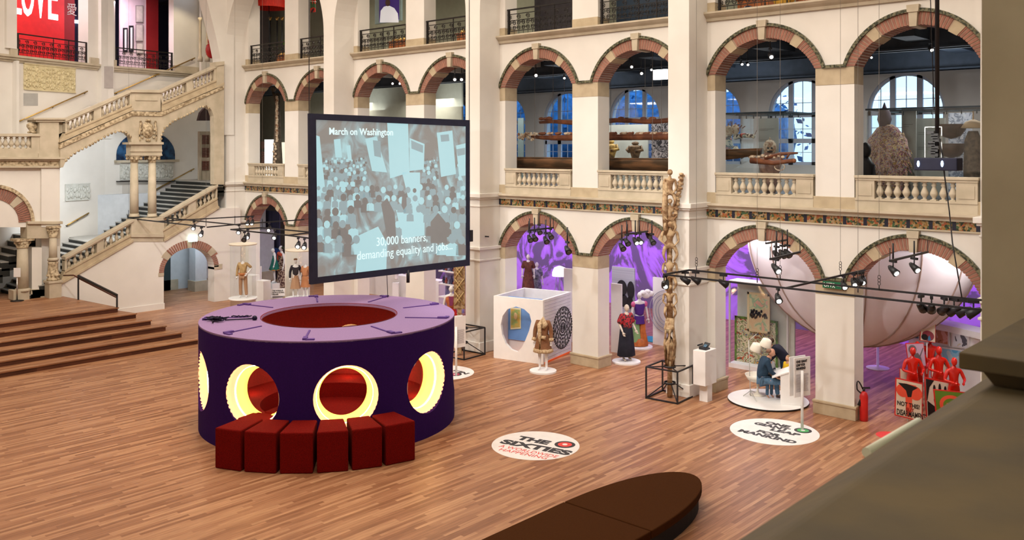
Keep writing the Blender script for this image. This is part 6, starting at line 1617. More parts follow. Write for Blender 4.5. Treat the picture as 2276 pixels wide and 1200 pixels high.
def carved_man(z, s, spread=.12, name='carved_figure'):
    V = dict(pelvis=(0, 0, z + .45 * s), waist=(0, 0, z + .6 * s), chest=(0, 0, z + .78 * s), neck=(0, 0, z + .92 * s), headb=(0, -.02, z + .98 * s), shl=(spread, 0, z + .86 * s), ell=(spread * 1.25, -.03, z + .6 * s), wrl=(spread * .5, -.08, z + .45 * s),
             shr=(-spread, 0, z + .86 * s), elr=(-spread * 1.25, -.03, z + .6 * s), wrr=(-spread * .5, -.08, z + .45 * s), hil=(spread * .7, 0, z + .42 * s), knl=(spread * 1.0, -.07, z + .22 * s), anl=(spread * .6, 0, z + .02 * s), tol=(spread * .7, -.05, z),
             hir=(-spread * .7, 0, z + .42 * s), knr=(-spread * 1.0, -.07, z + .22 * s), anr=(-spread * .6, 0, z + .02 * s), tor=(-spread * .7, -.05, z))
    keys = list(V); idx = {k: i for i, k in enumerate(keys)}
    o = skinmesh(name, [Vector(V[k]) for k in keys], [(idx[a], idx[b_]) for a, b_ in BE], [BR_[k] * .62 * s for k in keys], POLE, tp_, 1, 0)
    mb = M(); mb.ball((0, -.02, z + 1.06 * s), (.065 * s, .075 * s, .09 * s), 10); mb.ball((0, -.09 * s, z + 1.05 * s), (.02, .03, .03), 6); mb.out('carved_head', POLE, tp_, world=False)
carved_man(2.15, .85); carved_man(2.95, .9, .13); carved_man(3.75, 1.0, .15); carved_man(4.55, .85, .12); 
V = [(-.05, 0, 5.2)]
mb = M(); mb.tube([(0, 0, 2.1), (0, .05, 4.2), (0, .04, 5.3)], [.07, .06, .06], 8); 
mb.tube([(-.08, 0, 4.5), (-.10, 0, 5.3), (-.10, 0, 6.0)], [.06, .07, .055], 8); mb.out('core', POLE, tp_, world=False)
o_n = carved_man(5.25, .95, .11)
mb = M()
for k in range(34):
    t = k / 33; mb.ball((.06 + .20 * t + .025 * math.sin(k * 2.4), .02 * math.cos(k * 2.0), 4.75 + 1.45 * t), (.055, .045, .05), 7)
mb.tube([(.05, 0, 4.6), (.25, 0, 6.2)], [.04, .03], 6); mb.out('openwork_wing', POLE, tp_, world=False)
g2_ = Vector((-21.72, 21.42, 0)); cube_frame(g2_, None, .52, .92, math.radians(3), 'black steel cube frame beside the pilaster holding the patterned shield post')
sp2 = thing('carved_shield_post', 'flat patterned carved wooden post standing in the black frame behind the screen corner', 'post', (g2_.x - .1, g2_.y, 0))
P = (g2_.x - .12, g2_.y - .05); mb = M(); mb.obox(P, math.radians(42), .07, .05, .03, 1.6); mb.out('shaft', POLE, sp2)
mb = M(); mb.obox(P, math.radians(42), .19, .05, 1.55, 3.9); mb.out('board', POLE, sp2)
mb = M(); ux, uy = math.cos(math.radians(42)), math.sin(math.radians(42))
def on(u, z): return (P[0] + ux * u + uy * .06, P[1] + uy * u - ux * .06, z)
for k in range(5):
    z = 1.7 + .44 * k
    for s_ in (1, -1): mb.tube([on(-.16 * s_, z), on(0, z + .22), on(.16 * s_, z + .44)], .02, 5)
    mb.tube([on(-.1, z + .22), on(0, z + .36), on(.1, z + .22), on(0, z + .08), on(-.1, z + .22)], .018, 5)
mb.out('carving', mat('ochre_carving', (.55, .40, .18), .7), sp2)
# panels and displays in arches 3 and 4
def board(x0, y0, x1, y1, Y, label, m_=WHITE, th=.06, name='exhibition_panel', cat='panel', z0=None, parent=None):
    a = at(x0, y1, Y=Y); c = at(x1, y0, Y=Y)
    mb = M(); mb.box(a.x, c.x, Y, Y + th, a.z if z0 is None else z0, c.z); o = mb.out(name, m_, parent)
    return tag(o, label, cat) if parent is None else o
board(1253, 599, 1282, 700, 25.5, 'white panel standing behind the white cabin at the second pillar', z0=0, name='white_partition')
board(1358, 632, 1381, 770, 25.2, 'white panel just right of the pillar, left of the black-robed mannequin', z0=0, name='white_partition')
o = board(1360, 597, 1410, 760, 27.0, 'grey ribbed board with black petal shapes behind the two mannequins', mat('grey_ribbed', (.42, .43, .50), .7, (.34, .35, .42), 8, stretch=(.01, .01, 4)), z0=0, name='ribbed_partition')
mb = M()
for (x, y, a, b_) in ((1382, 640, 14, 18), (1402, 645, 10, 20), (1386, 668, 12, 14), (1400, 672, 8, 14)):
    c_ = at(x, y, Y=26.98); mb.prism([c_ + Vector((a / 62 * math.cos(2 * PI * k / 20), 0, b_ / 62 * math.sin(2 * PI * k / 20))) for k in range(20)], (0, -.01, 0))
q = mb.out('petal_print', BLACK, None); q.parent = o
o = board(1451, 619, 1482, 758, 27.2, 'white panel with spiral rings right of the violet tunic mannequin', z0=0, name='white_partition')
mb = M()
for r in (.75, .62, .5, .38): 
    c_ = at(1484, 693, Y=27.17); mb.tube([c_ + Vector((r * math.cos(2 * PI * k / 40), 0, r * math.sin(2 * PI * k / 40))) for k in range(11, 31)], .015, 4)
q = mb.out('ring_print', mat('grey_ring', (.35, .35, .42), .6), None); q.parent = o
a = at(1428, 757, Z=.01); mb = M(); mb.obox((a.x + .4, a.y + .5), .2, .6, .45, .003, .02); tag(mb.out('floor_mat', mat('turquoise_mat', (.02, .35, .42), .6)), 'turquoise mat edged black on the floor behind the tunic mannequin', 'mat')
mnb = at(1176, 690, Z=0); 
pl_, g = plinth(1176, 700, .3, .3, .8, 'white plinth with an orange hollow behind the white cabin')
for (px, z_, lab, m_, rz) in ((1174, .8, 'mannequin in a russet brown robe behind the white cabin', mat('russet_robe', (.16, .05, .03), .8, (.08, .025, .02), 8), 40), (1189, .3, 'mannequin in a grey chequered dress behind the white cabin', mat('grey_check', (.30, .32, .36), .8, (.06, .07, .09), 9), 60)):
    g = at(px, 700 if px < 1180 else 690, Z=0); r = figure('mannequin', lab, 'mannequin', (g.x + (.0 if px < 1180 else .1), g.y, z_ if px < 1180 else .35), math.radians(rz), 1.0)
    j = J_(); body(r, j, MANQ); garment(r, 'robe_top', j, ['pelvis', 'waist', 'chest', 'shl', 'ell', 'shr', 'elr'], [.17, .16, .17, .09, .09, .09, .09], m_); skirt(r, 'robe', [(.15, 1.1), (.22, .7), (.27, .25)], m_, folds=7, amp=.01)
mb = M(); mb.box(g.x - .3, g.x + .45, g.y - .3, g.y + .3, 0, .35); tag(mb.out('display_plinth', WHITE), 'low white plinth under the grey chequered dress mannequin', 'plinth')
c_ = at(1244, 605, Y=28); lt = thing('globe_lamp', 'white dome lamp on thin legs before the violet-lit mural', 'lamp', (c_.x, c_.y, 0)); mb = M(); mb.lathe([(.3, -.15), (.3, 0), (.22, .18), (.05, .25)], tuple(c_), 24); mb.out('shade', mat('glow_dome', (.9, .9, .9), .5, emit=((1, .95, 1), 1.0)), lt)
mb = M()
for k in range(4): a = PI / 4 + PI / 2 * k; mb.tube([(c_.x + .1 * math.cos(a), c_.y + .1 * math.sin(a), c_.z), (c_.x + .35 * math.cos(a), c_.y + .35 * math.sin(a), 0)], .018, 5)
mb.out('legs', mat('violet_steel', (.25, .2, .4), .5), lt)
# first and second arch: cubes, signs, shelves
DK = mat('dark_curtain', (.05, .05, .10), .8, (.09, .09, .16), 3, stretch=(6, 1, .05))
board(587, 470, 621, 640, 27.2, 'dark vertical blue-grey curtain hanging in the first arch', DK, name='curtain', cat='curtain', z0=0)
mb = M(); a = at(587, 548, Y=27.0); c_ = at(622, 650, Y=27.0); mb.box(a.x, c_.x, 27.0, 27.05, .5, a.z); tag(mb.out('painted_cloth', mat('blue_red_painting', (.01, .05, .22), .7, (.75, .09, .02), 2.6, 3, lo=.49, hi=.53)), 'blue and orange-red painted cloth behind the green dress', 'painting')
for (px, pb, hx, h, lab) in ((559, 672, .28, 1.25, 'white box stand just right of the left glass cylinder'), (584, 672, .28, 1.0, 'second white box stand right of the left glass cylinder'), (566, 652, .25, 1.3, 'white box with a black drawing behind the two box stands'), (655, 664, .35, .75, 'low white box with tiny black figures under the right glass cylinder')):
    plinth(px, pb, hx, .22, h, lab, math.radians(10))
s_ = sign_stand(603, 668, (601, 642, 648, 664, 2), 'white sign board reading THE WORLD IS NOW A GLOBAL VILLAGE', None, None, False, ('THE WORLD IS', 'NOW A GLOBAL', 'VILLAGE'))
WALLS = WHITE
o = thing('display_shelf', 'white shelving with small violet-lit objects left of the carved shield post', 'shelf', tuple(at(1000, 700, Y=26.5)))
a = at(978, 700, Y=26.6); c_ = at(1018, 592, Y=26.6)
mb = M(); mb.box(a.x, c_.x, 26.9, 26.96, 0, c_.z + .4); mb.out('back', mat('lilac_back', (.35, .30, .60), .6, (.12, .12, .25), 4), o)
for z in (.6, 1.15, 1.7, 2.25, 2.8, 3.3): mb = M(); mb.box(a.x, c_.x, 26.5, 26.9, z, z + .05); mb.out('board', WHITE, o)
random.seed(9)
for z in (1.2, 1.75, 2.3):
    for k in range(6):
        x = a.x + .15 + (c_.x - a.x - .3) * k / 5; mb = M(); hh = random.uniform(.15, .4); mb.lathe([(.04, 0), (.08, hh * .4), (.03, hh * .8), (.05, hh)], (x, 26.68, z + .002), 8)
        tag(mb.out('small_vessel', mat('vessel_%d' % (k % 3), ((.05, .05, .12), (.35, .08, .06), (.3, .3, .4))[k % 3], .5)), 'small vessel on the lilac-lit shelves behind the drum', 'vessel', 'small vessels on the lilac-lit shelves')
o = board(735, 625, 975, 665, 27.5, 'long low white display counter behind the drum below the screen', WHITE, .5, 'display_counter', 'counter', z0=0)
bt = at(880, 655, Y=27.2); r = figure('mannequin', 'white bust with a green parrot and dark scarf below the screen', 'mannequin', (bt.x, bt.y - .0, max(.0, at(880, 655, Y=27.2).z - .9)), math.radians(40), .95)
j = J_(); body(r, j, MANQ, skip=('hil', 'knl', 'anl', 'tol', 'hir', 'knr', 'anr', 'tor', 'wrl', 'wrr', 'ell', 'elr'), hands=False); garment(r, 'scarf', j, ['chest', 'shl', 'shr'], [.16, .07, .07], mat('leaf_print', (.02, .1, .02), .7, (.6, .4, .03), 12, lo=.48, hi=.55)); mb = M(); mb.box(-.15, .15, -.15, .15, 0, .83); mb.out('stand', WHITE, r, world=False)
mb = M(); mb.ball((-.28, -.1, 1.45), (.06, .08, .15), 8); mb.out('parrot', mat('parrot_green', (.06, .35, .03), .6), r, world=False)
c_ = at(774, 640, Y=26.0); o = thing('bird_sculpture', 'little red and black bird figure on thin legs below the screen', 'figure', (c_.x, c_.y, 0)); mb = M(); mb.ball(tuple(c_), (.2, .12, .13), 10); mb.out('body', mat('orange_red', (.7, .08, .02), .5), o)
mb = M(); mb.tube([tuple(c_ + Vector((-.3, 0, .02))), tuple(c_ + Vector((.12, 0, .02)))], .03, 6); 
for s_ in (-.2, .1): mb.tube([tuple(c_ + Vector((s_, 0, 0))), (c_.x + s_, c_.y, .0)], .02, 5)
mb.out('legs', BLACK, o)
# ---------------------------------------------------------------- huge white fabric bowl
FAB = mat('white_sailcloth', (.80, .76, .80), .85, (.76, .71, .76), 1.5)
cB = at(1903, 560, Y=26.6); o = thing('fabric_bowl', 'huge hanging bowl of white stitched fabric filling the two right arches', 'canopy', (cB.x, cB.y, 1.4))
n, kk = 64, 16; RB = 3.35; ztop = 4.25; zlow = 1.15
prof = [(RB * math.sin(PI / 2 * k / kk) ** .9 if k else .001, zlow + (ztop - zlow) * (1 - math.cos(PI / 2 * k / kk)) ** .85) for k in range(kk + 1)]
mb = M(); mb.lathe(prof, (cB.x, cB.y, 0), n, sy=.62); mb.f = [f for f in mb.f if len(f) == 4]; mb.m = [0] * len(mb.f); mb.s = [True] * len(mb.f)
bo = mb.out('cloth', FAB, o); sd = bo.modifiers.new('solid', 'SOLIDIFY'); sd.thickness = .02
mb = M()
for k in range(14):
    a = 2 * PI * k / 14 + .1; mb.tube([(cB.x + r * 1.004 * math.cos(a), cB.y + r * 1.004 * .62 * math.sin(a), z - .01) for r, z in prof], .022, 5)
mb.out('seam', mat('tan_seam', (.34, .24, .20), .8), o)
mb = M(); mb.tube([(cB.x + RB * math.cos(2 * PI * k / 48), cB.y + RB * .62 * math.sin(2 * PI * k / 48), ztop) for k in range(49)], .03, 6); mb.out('rim_rope', mat('tan_rope', (.50, .38, .30), .8), o)
mb = M()
for k in range(8): a = 2 * PI * k / 8; mb.tube([(cB.x + RB * math.cos(a), cB.y + RB * .62 * math.sin(a), ztop), (cB.x + RB * math.cos(a), cB.y + RB * .62 * math.sin(a), 4.86)], .01, 4)
mb.out('suspension_rope', mat('tan_rope', (.50, .38, .30), .8), o)
g = at(1951, 818, Z=0); mb = M(); mb.lathe([(.35, 0), (.35, .02), (.04, .05), (.035, 1.9)], (g.x, g.y, 0), 20); tag(mb.out('support_post', WHITE), 'thin white post on a round foot under the fabric bowl', 'post')
# case with textiles behind the seated man
tcs = thing('textile_case', 'large glass wall case with two hanging patterned textiles behind the seated man', 'display case', tuple(at(1620, 822, Y=26.5)))
YC = 26.0
a, c_ = at(1622, 822, Y=YC), at(1750, 642, Y=YC)
mb = M(); mb.box(a.x, c_.x, YC + .5, YC + .56, .0, c_.z); mb.out('back_board', mat('pale_green_board', (.55, .56, .50), .7), tcs)
mb = M(); mb.box(a.x - .03, c_.x + .03, YC - .02, YC + .56, 0, .14); mb.box(a.x - .03, c_.x + .03, YC - .02, YC + .56, c_.z, c_.z + .08); mb.out('rim', WHITE, tcs)
mb = M(); mb.box(a.x - .03, a.x + .02, YC - .02, YC + .02, .14, c_.z); mb.box(c_.x - .02, c_.x + .03, YC - .02, YC + .02, .14, c_.z); mb.out('upright', mat('steel_edge', (.5, .5, .5), .4), tcs)
mb = M(); mb.box(a.x, c_.x, YC, YC + .006, .14, c_.z); mb.out('glass_front', VGLASS, tcs)
def textile(x0, y0, x1, y1, Y, label, m_, border):
    a, c_ = at(x0, y1, Y=Y), at(x1, y0, Y=Y); o = thing('hanging_textile', label, 'textile', (a.x, Y, a.z))
    mb = M(); mb.box(a.x, c_.x, Y, Y + .02, a.z, c_.z); mb.out('cloth', m_, o)
    mb = M(); t = .07
    for q in ((a.x, a.x + t, a.z, c_.z), (c_.x - t, c_.x, a.z, c_.z), (a.x, c_.x, a.z, a.z + t), (a.x, c_.x, c_.z - t, c_.z)): mb.box(q[0], q[1], Y - .012, Y, q[2], q[3])
    mb.out('border', border, o); return a, c_
def multi(name, cols, sc, dist=0.5):
    m = bpy.data.materials.new(name); m.use_nodes = True; nt = m.node_tree; b = nt.nodes['Principled BSDF']; N = nt.nodes.new; K = nt.links.new
    t = N('ShaderNodeTexCoord'); nz = N('ShaderNodeTexNoise'); nz.inputs['Scale'].default_value = sc; nz.inputs['Detail'].default_value = 3; nz.inputs['Distortion'].default_value = dist; K(t.outputs['Object'], nz.inputs['Vector'])
    r = N('ShaderNodeValToRGB'); r.color_ramp.interpolation = 'CONSTANT'; e = r.color_ramp.elements; L = len(cols); e[0].position = 0; e[0].color = (*cols[0], 1); e[1].position = .30 + .4 * (L - 1) / L; e[1].color = (*cols[-1], 1)
    for i in range(1, L - 1): q = e.new(.30 + .4 * i / L); q.color = (*cols[i], 1)
    K(nz.outputs['Fac'], r.inputs[0]); K(r.outputs[0], b.inputs['Base Color']); b.inputs['Roughness'].default_value = .8; return m
textile(1633, 714, 1729, 812, YC + .36, 'wide embroidered cloth with a green border and many colours, lower one in the case', multi('appliqued_cloth', [(.55, .10, .03), (.08, .06, .03), (.62, .55, .38), (.60, .52, .34), (.10, .18, .05), (.65, .58, .40), (.05, .08, .16), (.6, .3, .05)], 5, 1.5), mat('green_border', (.10, .26, .03), .8, (.02, .05, .01), 12))
a, c_ = textile(1661, 654, 1711, 735, YC + .22, 'smaller upright picture cloth with a pink temple and black crowd, upper one in the case', multi('picture_cloth', [(.62, .44, .26), (.60, .42, .25), (.55, .50, .30), (.30, .42, .26), (.62, .35, .26)], 3, 1), mat('straw_border', (.62, .48, .28), .8))
random.seed(8); mb = M()
for k in range(46):
    x = a.x + .1 + (c_.x - a.x - .2) * random.random(); z = a.z + (c_.z - a.z) * random.uniform(.36, .55); mb.ball((x, YC + .215, z), (.03, .008, .05), 6)
q = mb.out('printed_crowd', BLACK, None); q.parent = bpy.data.objects[[o.name for o in COL.objects if o.name.startswith('hanging_textile')][-1]]; q.matrix_parent_inverse = Matrix.Translation(-q.parent.location); q['kind'] = 'stuff'
# green way-out sign on the pillar
c_ = at(1854, 634, Y=22.9); sg = thing('exit_sign', 'green sign with white arrow and the word UIT hanging at the pillar', 'sign', (c_.x, 22.88, c_.z))
mb = M(); mb.box(c_.x - .30, c_.x + .30, 22.88, 22.93, c_.z - .085, c_.z + .085); mb.out('panel', mat('exit_green', (.01, .13, .06), .4), sg)
lettering('lettering', 'UIT', FDW, sg, (c_.x - .27, 22.878, c_.z - .05), (1, 0, 0), (0, 0, 1), .15, bold=.002)
mb = M(); mb.box(c_.x + .08, c_.x + .22, 22.87, 22.88, c_.z - .015, c_.z + .015); mb.prism([(c_.x + .19, 22.87, c_.z - .05), (c_.x + .26, 22.87, c_.z), (c_.x + .19, 22.87, c_.z + .05), (c_.x + .21, 22.87, c_.z)], (0, .01, 0)); mb.ball((c_.x + .0, 22.875, c_.z + .04), (.018, .006, .018), 6); mb.tube([(c_.x + .0, 22.875, c_.z + .02), (c_.x - .01, 22.875, c_.z - .02), (c_.x + .03, 22.875, c_.z - .06)], .011, 4); mb.tube([(c_.x - .01, 22.875, c_.z - .02), (c_.x - .04, 22.875, c_.z - .06)], .01, 4); mb.out('arrow', FDW, sg)
mb = M(); mb.tube([(c_.x - .25, 22.9, c_.z + .08), (c_.x - .25, 22.97, c_.z + .16)], .01, 4); mb.tube([(c_.x + .25, 22.9, c_.z + .08), (c_.x + .25, 22.97, c_.z + .16)], .01, 4); mb.out('hanger', BLACK, sg)
# gallery tracks and heads in the ground arches
gt = [((1735, 573), (1770, 562), 3), ((1713, 549), (1750, 543), 3)]
for i, (a_, b_, lab) in enumerate((((1702, 541), (1750, 533), 'first arch on the right, upper'), ((1712, 576), (1778, 560), 'first arch on the right, lower'), ((1978, 580), (2062, 560), 'last arch on the right'), ((1395, 520), (1440, 514), 'fourth arch'), ((1175, 512), (1230, 506), 'third arch'))):
    t_ = thing('gallery_track', 'black lamp track under the ground gallery ceiling in the %s' % lab, 'lighting track', tuple(at(*a_, Z=4.6))); mb = M(); mb.tube([at(*a_, Z=4.6), at(*b_, Z=4.6)], .03, 4); mb.out('rail', BLACK, t_)
    mb = M(); 
    for q in (a_, b_): p = at(*q, Z=4.6); mb.tube([p, (p.x, p.y, 4.87)], .01, 4)
    mb.out('hanger', BLACK, t_)
for px, py in ((1726, 546), (1739, 544), (1750, 543), (1724, 574), (1985, 578), (2032, 572), (1393, 520), (1412, 518), (1421, 517), (1449, 518), (1440, 505), (1177, 513), (1188, 511), (1213, 516), (1261, 536), (1198, 498), (1223, 507), (1382, 530)):
    place_head(at(px, py, Z=4.5), 'black spotlight under the ground gallery ceiling', px in (1724, 1985, 2032, 1412, 1421), -.5, 'spotlights under the ground gallery ceiling', 1.05, .37)
# ---------------------------------------------------------------- protest group
PW = ((-8.62, 28.0), (-5.2, 26.2))
wc = thing('photo_wall', 'white cabinet wall with framed photographs behind the red mannequins', 'wall unit', (-7, 27.2, 0))
def pw(px, py, o=0): v, t, n = onplane(px, py, PW, 0); n = Vector((-.466, -.885, 0)); return v + n * o
a, c_ = planp(2020, PW), planp(2300, PW)
mb = M(); seg = Vector((c_[0] - a[0], c_[1] - a[1], 0)); nrm = Vector((seg.y, -seg.x, 0)).normalized(); nrm = nrm if nrm.dot(Vector((-.67, -.74, 0))) > 0 or True else -nrm
back = Vector((.466, .885, 0))
A_ = Vector((*a, 0)); C_ = Vector((*c_, 0)); zt = at(2063, 712, P=PW).z
mb.prism([A_, C_, C_ + back * .6, A_ + back * .6], (0, 0, zt)); mb.out('cabinet', WHITE, wc)
mb = M(); mb.prism([A_ - back * .05, C_ - back * .05, C_, A_], (0, 0, .05)); mb.prism([A_ - back * .08 + Vector((0, 0, zt - .18)), C_ - back * .08 + Vector((0, 0, zt - .18)), C_ + Vector((0, 0, zt - .18)), A_ + Vector((0, 0, zt - .18))], (0, 0, .18)); mb.out('cornice', WHITE, wc)
def print_mat(name, top, mid, low, z0, z1):
    return multi(name, [low, mid, top, mid], 2.2, .8)
for k, (x0, y0, x1, y1, dy, cols, lab) in enumerate(((2031, 722, 2045, 750, 2, [(.02, .06, .08), (.05, .15, .2), (.2, .3, .2)], 'framed dark blue figure photo, top left on the photo wall'),
      (2080, 732, 2110, 760, 5, [(.25, .08, .04), (.45, .18, .10), (.62, .35, .28)], 'framed pinkish interior photo, top middle on the photo wall'),
      (2122, 739, 2153, 768, 5, [(.55, .5, .36), (.6, .62, .66), (.08, .08, .1)], 'framed photo with a small dark figure on pale ground, top right'),
      (2052, 768, 2082, 792, 4, [(.02, .14, .32), (.03, .2, .42)], 'framed blue photo half hidden by the tallest red mannequin'),
      (2092, 773, 2140, 805, 7, [(.10, .38, .62), (.25, .5, .66), (.5, .6, .65)], 'framed seascape photo with blue sky, lower row of the photo wall'))):
    q = [pw(x0, y0, .06), pw(x1, y0 + dy, .06), pw(x1, y1 + dy, .06), pw(x0, y1, .06)]
    f = thing('framed_photo', lab, 'picture', tuple(q[3])); c_ = sum(q, Vector()) / 4
    mb = M(); mb.prism([c_ + (p - c_) * 1.22 for p in q], back * .05); mb.out('frame', mat('grey_white_frame', (.62, .60, .60), .5), f)
    mb = M(); mb.prism([p - back * .004 for p in q], back * .01); mb.out('print', multi('photo_print_%d' % k, cols, 2.5), f)
def red_man(px, py, dist, h, label, rz, arms=True, s=1.0):
    top = at(px, py, D=dist); z0 = top.z - 1.74 * s
    if z0 > .02:
        mb = M(); mb.lathe([(.3, 0), (.3, z0 - .005)], (top.x, top.y, 0), 24, sm=False); tag(mb.out('display_plinth', WHITE), 'white plinth under the %s' % label.split(',')[0], 'plinth')
    r = figure('red_mannequin', label, 'mannequin', (top.x, top.y, max(0, z0)), rz, s); j = J_(ell=(.27, -.05, 1.14), wrl=(.12, -.30, 1.12), elr=(-.27, -.05, 1.14), wrr=(-.12, -.30, 1.12))
    body(r, j, REDG, face=False); return r, top
d0 = 23.6
red_man(2028, 804, d0 + .2, 0, 'glossy red mannequin in front on the left, behind the disarmament placard', math.radians(42))
red_man(2038, 797, d0 + .9, 0, 'glossy red mannequin half hidden behind the front left one', math.radians(42))
red_man(2086, 804, d0 + .3, 0, 'glossy red mannequin in front on the right, before the hand placard', math.radians(42))
red_man(2067, 761, d0 + 1.7, 0, 'tallest glossy red mannequin at the back', math.radians(42), s=1.0)
red_man(2120, 868, d0 - .6, 0, 'glossy red mannequin whose shoulder shows above the green placard', math.radians(42), s=.95)
PR = mat('placard_red', (.62, .02, .015), .4); CRM = mat('placard_cream', (.75, .66, .52), .7); PORG = mat('placard_orange', (.85, .10, .05), .6)
PRINT = {}
def placard(q, dist, label, face, tilt=0.0):
    P = [at(x, y, D=dist) for x, y in q]; s = thing('placard', label, 'placard', tuple((P[2] + P[3]) / 2))
    v = Vector((-.6731, .7396, 0)); mb = M(); mb.prism(P, v * .03); mb.out('edge', PR, s)
    c_ = sum(P, Vector()) / 4; mb = M(); mb.prism([c_ + (p - c_) * .94 - v * .003 for p in P], v * .004); pr__ = mb.out('print', face, s)
    PRINT[s.name] = pr__
    b_ = (P[2] + P[3]) / 2; mb = M(); mb.tube([b_ + v * .05 + Vector((0, 0, .3)), b_ + v * .05 - Vector((0, 0, max(.1, min(.9, b_.z - .02))))], .018, 6); mb.out('stick', WHITE, s)
    def loc(u, w_, k=.008): return P[0].lerp(P[1], u).lerp(P[3].lerp(P[2], u), w_) - v * k
    return s, loc, P, v
PB = mat('placard_black', (.012, .01, .01), .6)
def shape(s, loc, pts, m_, nm, k=.010):
    mb = M(); mb.prism([loc(u, w_, k) for u, w_ in pts], Vector((-.6731, .7396, 0)) * .002); return mb.out(nm, m_, PRINT[s.name])
circ = lambda cx, cy, rx, ry, n=20, a0=0, a1=2 * PI: [(cx + rx * math.cos(a0 + (a1 - a0) * k / n), cy + ry * math.sin(a0 + (a1 - a0) * k / n)) for k in range(n)]
# NOT THIS! BUT DISARMAMENT
s, loc, P, v = placard(((1991, 839), (2051, 852), (2050, 938), (1989, 923)), d0 - .55, 'placard with orange-red hands lifting a black shape, reading NOT THIS! BUT DISARMAMENT', CRM)
shape(s, loc, circ(.27, .3, .25, .17), PORG, 'hand_print', .007); shape(s, loc, circ(.73, .3, .25, .18), PORG, 'hand_print', .0075); shape(s, loc, [(.36, .35), (.62, .35), (.60, .95), (.40, .95)], PORG, 'arm_print', .0072); shape(s, loc, [(.3, .1), (.75, .1), (.8, .28), (.2, .26)], PORG, 'hand_print', .0071)
shape(s, loc, [(.08, .12), (.4, .10), (.82, .14), (.62, .25), (.58, .42), (.45, .44), (.38, .28)], PB, 'black_shape')
t = (P[1] - P[0]).normalized(); up = (P[0] - P[3]).normalized(); W_ = (P[1] - P[0]).length
for tx, u, w_, sz, sx in (('NOT THIS!', .06, .70, .15, .82), ('BUT', .38, .80, .115, 1.0), ('DISARMAMENT', .05, .95, .20, .56)):
    l = lettering('lettering', tx, PB if tx != 'BUT' else mat('placard_dark_red', (.35, .02, .01), .6), s, loc(u, w_, .013), t, up, sz, sx=sx, bold=.004, depth=.001)
# hand placard
s, loc, P, v = placard(((2055, 838), (2124, 852), (2121, 960), (2060, 940)), d0 - .35, 'placard with a big dark raised hand on a cream ground', CRM)
shape(s, loc, [(0.03, .03), (.3, .03), (.14, .2), (.05, .5), (.03, .5)], PB, 'dark_corner'); shape(s, loc, [(.97, .04), (.75, .03), (.93, .3), (.97, .3)], PB, 'dark_corner')
for k, (u, w_, uw, ww) in enumerate(((.30, .12, .045, .22), (.48, .07, .045, .26), (.66, .10, .045, .24), (.82, .2, .04, .2))): shape(s, loc, circ(u, w_ + ww / 2, uw, ww / 2), PB, 'finger_print', .012)
shape(s, loc, circ(.55, .45, .28, .16), PB, 'palm_print', .012); shape(s, loc, [(.05, .5), (.4, .62), (.42, .92), (.05, .9)], PB, 'sleeve_print', .012)
# green placard
s, loc, P, v = placard(((2075, 865), (2150, 872), (2150, 950), (2082, 935)), d0 - 1.0, 'green placard with an orange ring sign, nearest the stone parapet', mat('placard_green', (.12, .24, .02), .7))
shape(s, loc, circ(.52, .45, .38, .32, 30), PORG, 'ring_print', .007); shape(s, loc, circ(.52, .45, .27, .22, 30), mat('placard_green', (.12, .24, .02), .7), 'ring_print', .009); shape(s, loc, [(.36, .38), (.68, .40), (.68, .48), (.36, .46)], PORG, 'bar_print', .011)
# pink portrait placard
s, loc, P, v = placard(((2013, 763), (2053, 762), (2059, 814), (2020, 818)), d0 + .5, 'pink placard with a grey drawn figure, held high on the left', mat('placard_pink', (.55, .38, .50), .7))
shape(s, loc, circ(.33, .25, .22, .18), mat('placard_grey', (.16, .14, .15), .7), 'head_print'); shape(s, loc, circ(.36, .28, .11, .1), mat('placard_light', (.5, .42, .46), .7), 'face_print', .012); shape(s, loc, [(.35, .45), (.6, .4), (.75, .6), (.8, .95), (.5, .95)], mat('placard_grey', (.16, .14, .15), .7), 'body_print'); shape(s, loc, [(.9, .2), (.95, .22), (.6, .75), (.55, .72)], mat('placard_grey', (.16, .14, .15), .7), 'rifle_print', .012)
# afro portrait placard
s, loc, P, v = placard(((2047, 709), (2080, 715), (2079, 762), (2045, 757)), d0 + 1.5, 'cream placard with a round dark red haired head, highest of all', CRM)
shape(s, loc, circ(.5, .72, .40, .24), mat('placard_maroon', (.30, .05, .07), .7), 'hair_print'); shape(s, loc, circ(.28, .8, .22, .14), PB, 'hair_print', .012); shape(s, loc, [(.5, .78), (.6, .68), (.7, .9), (.5, .95)], mat('placard_blue', (.05, .22, .42), .7), 'face_print', .013)
# mirrored placard and a hidden one
s, loc, P, v = placard(((2070, 797), (2104, 803), (2103, 845), (2070, 838)), d0 + .7, 'placard with a dark curved outline behind the right red mannequin', CRM)
shape(s, loc, [(0.04, .04), (.96, .04), (.96, .3), (.8, .1), (.2, .1), (.04, .3)], PB, 'outline_print')
s, loc, P, v = placard(((2000, 818), (2022, 829), (2022, 850), (2001, 850)), d0 + .35, 'tilted cream placard corner behind the disarmament placard', CRM)
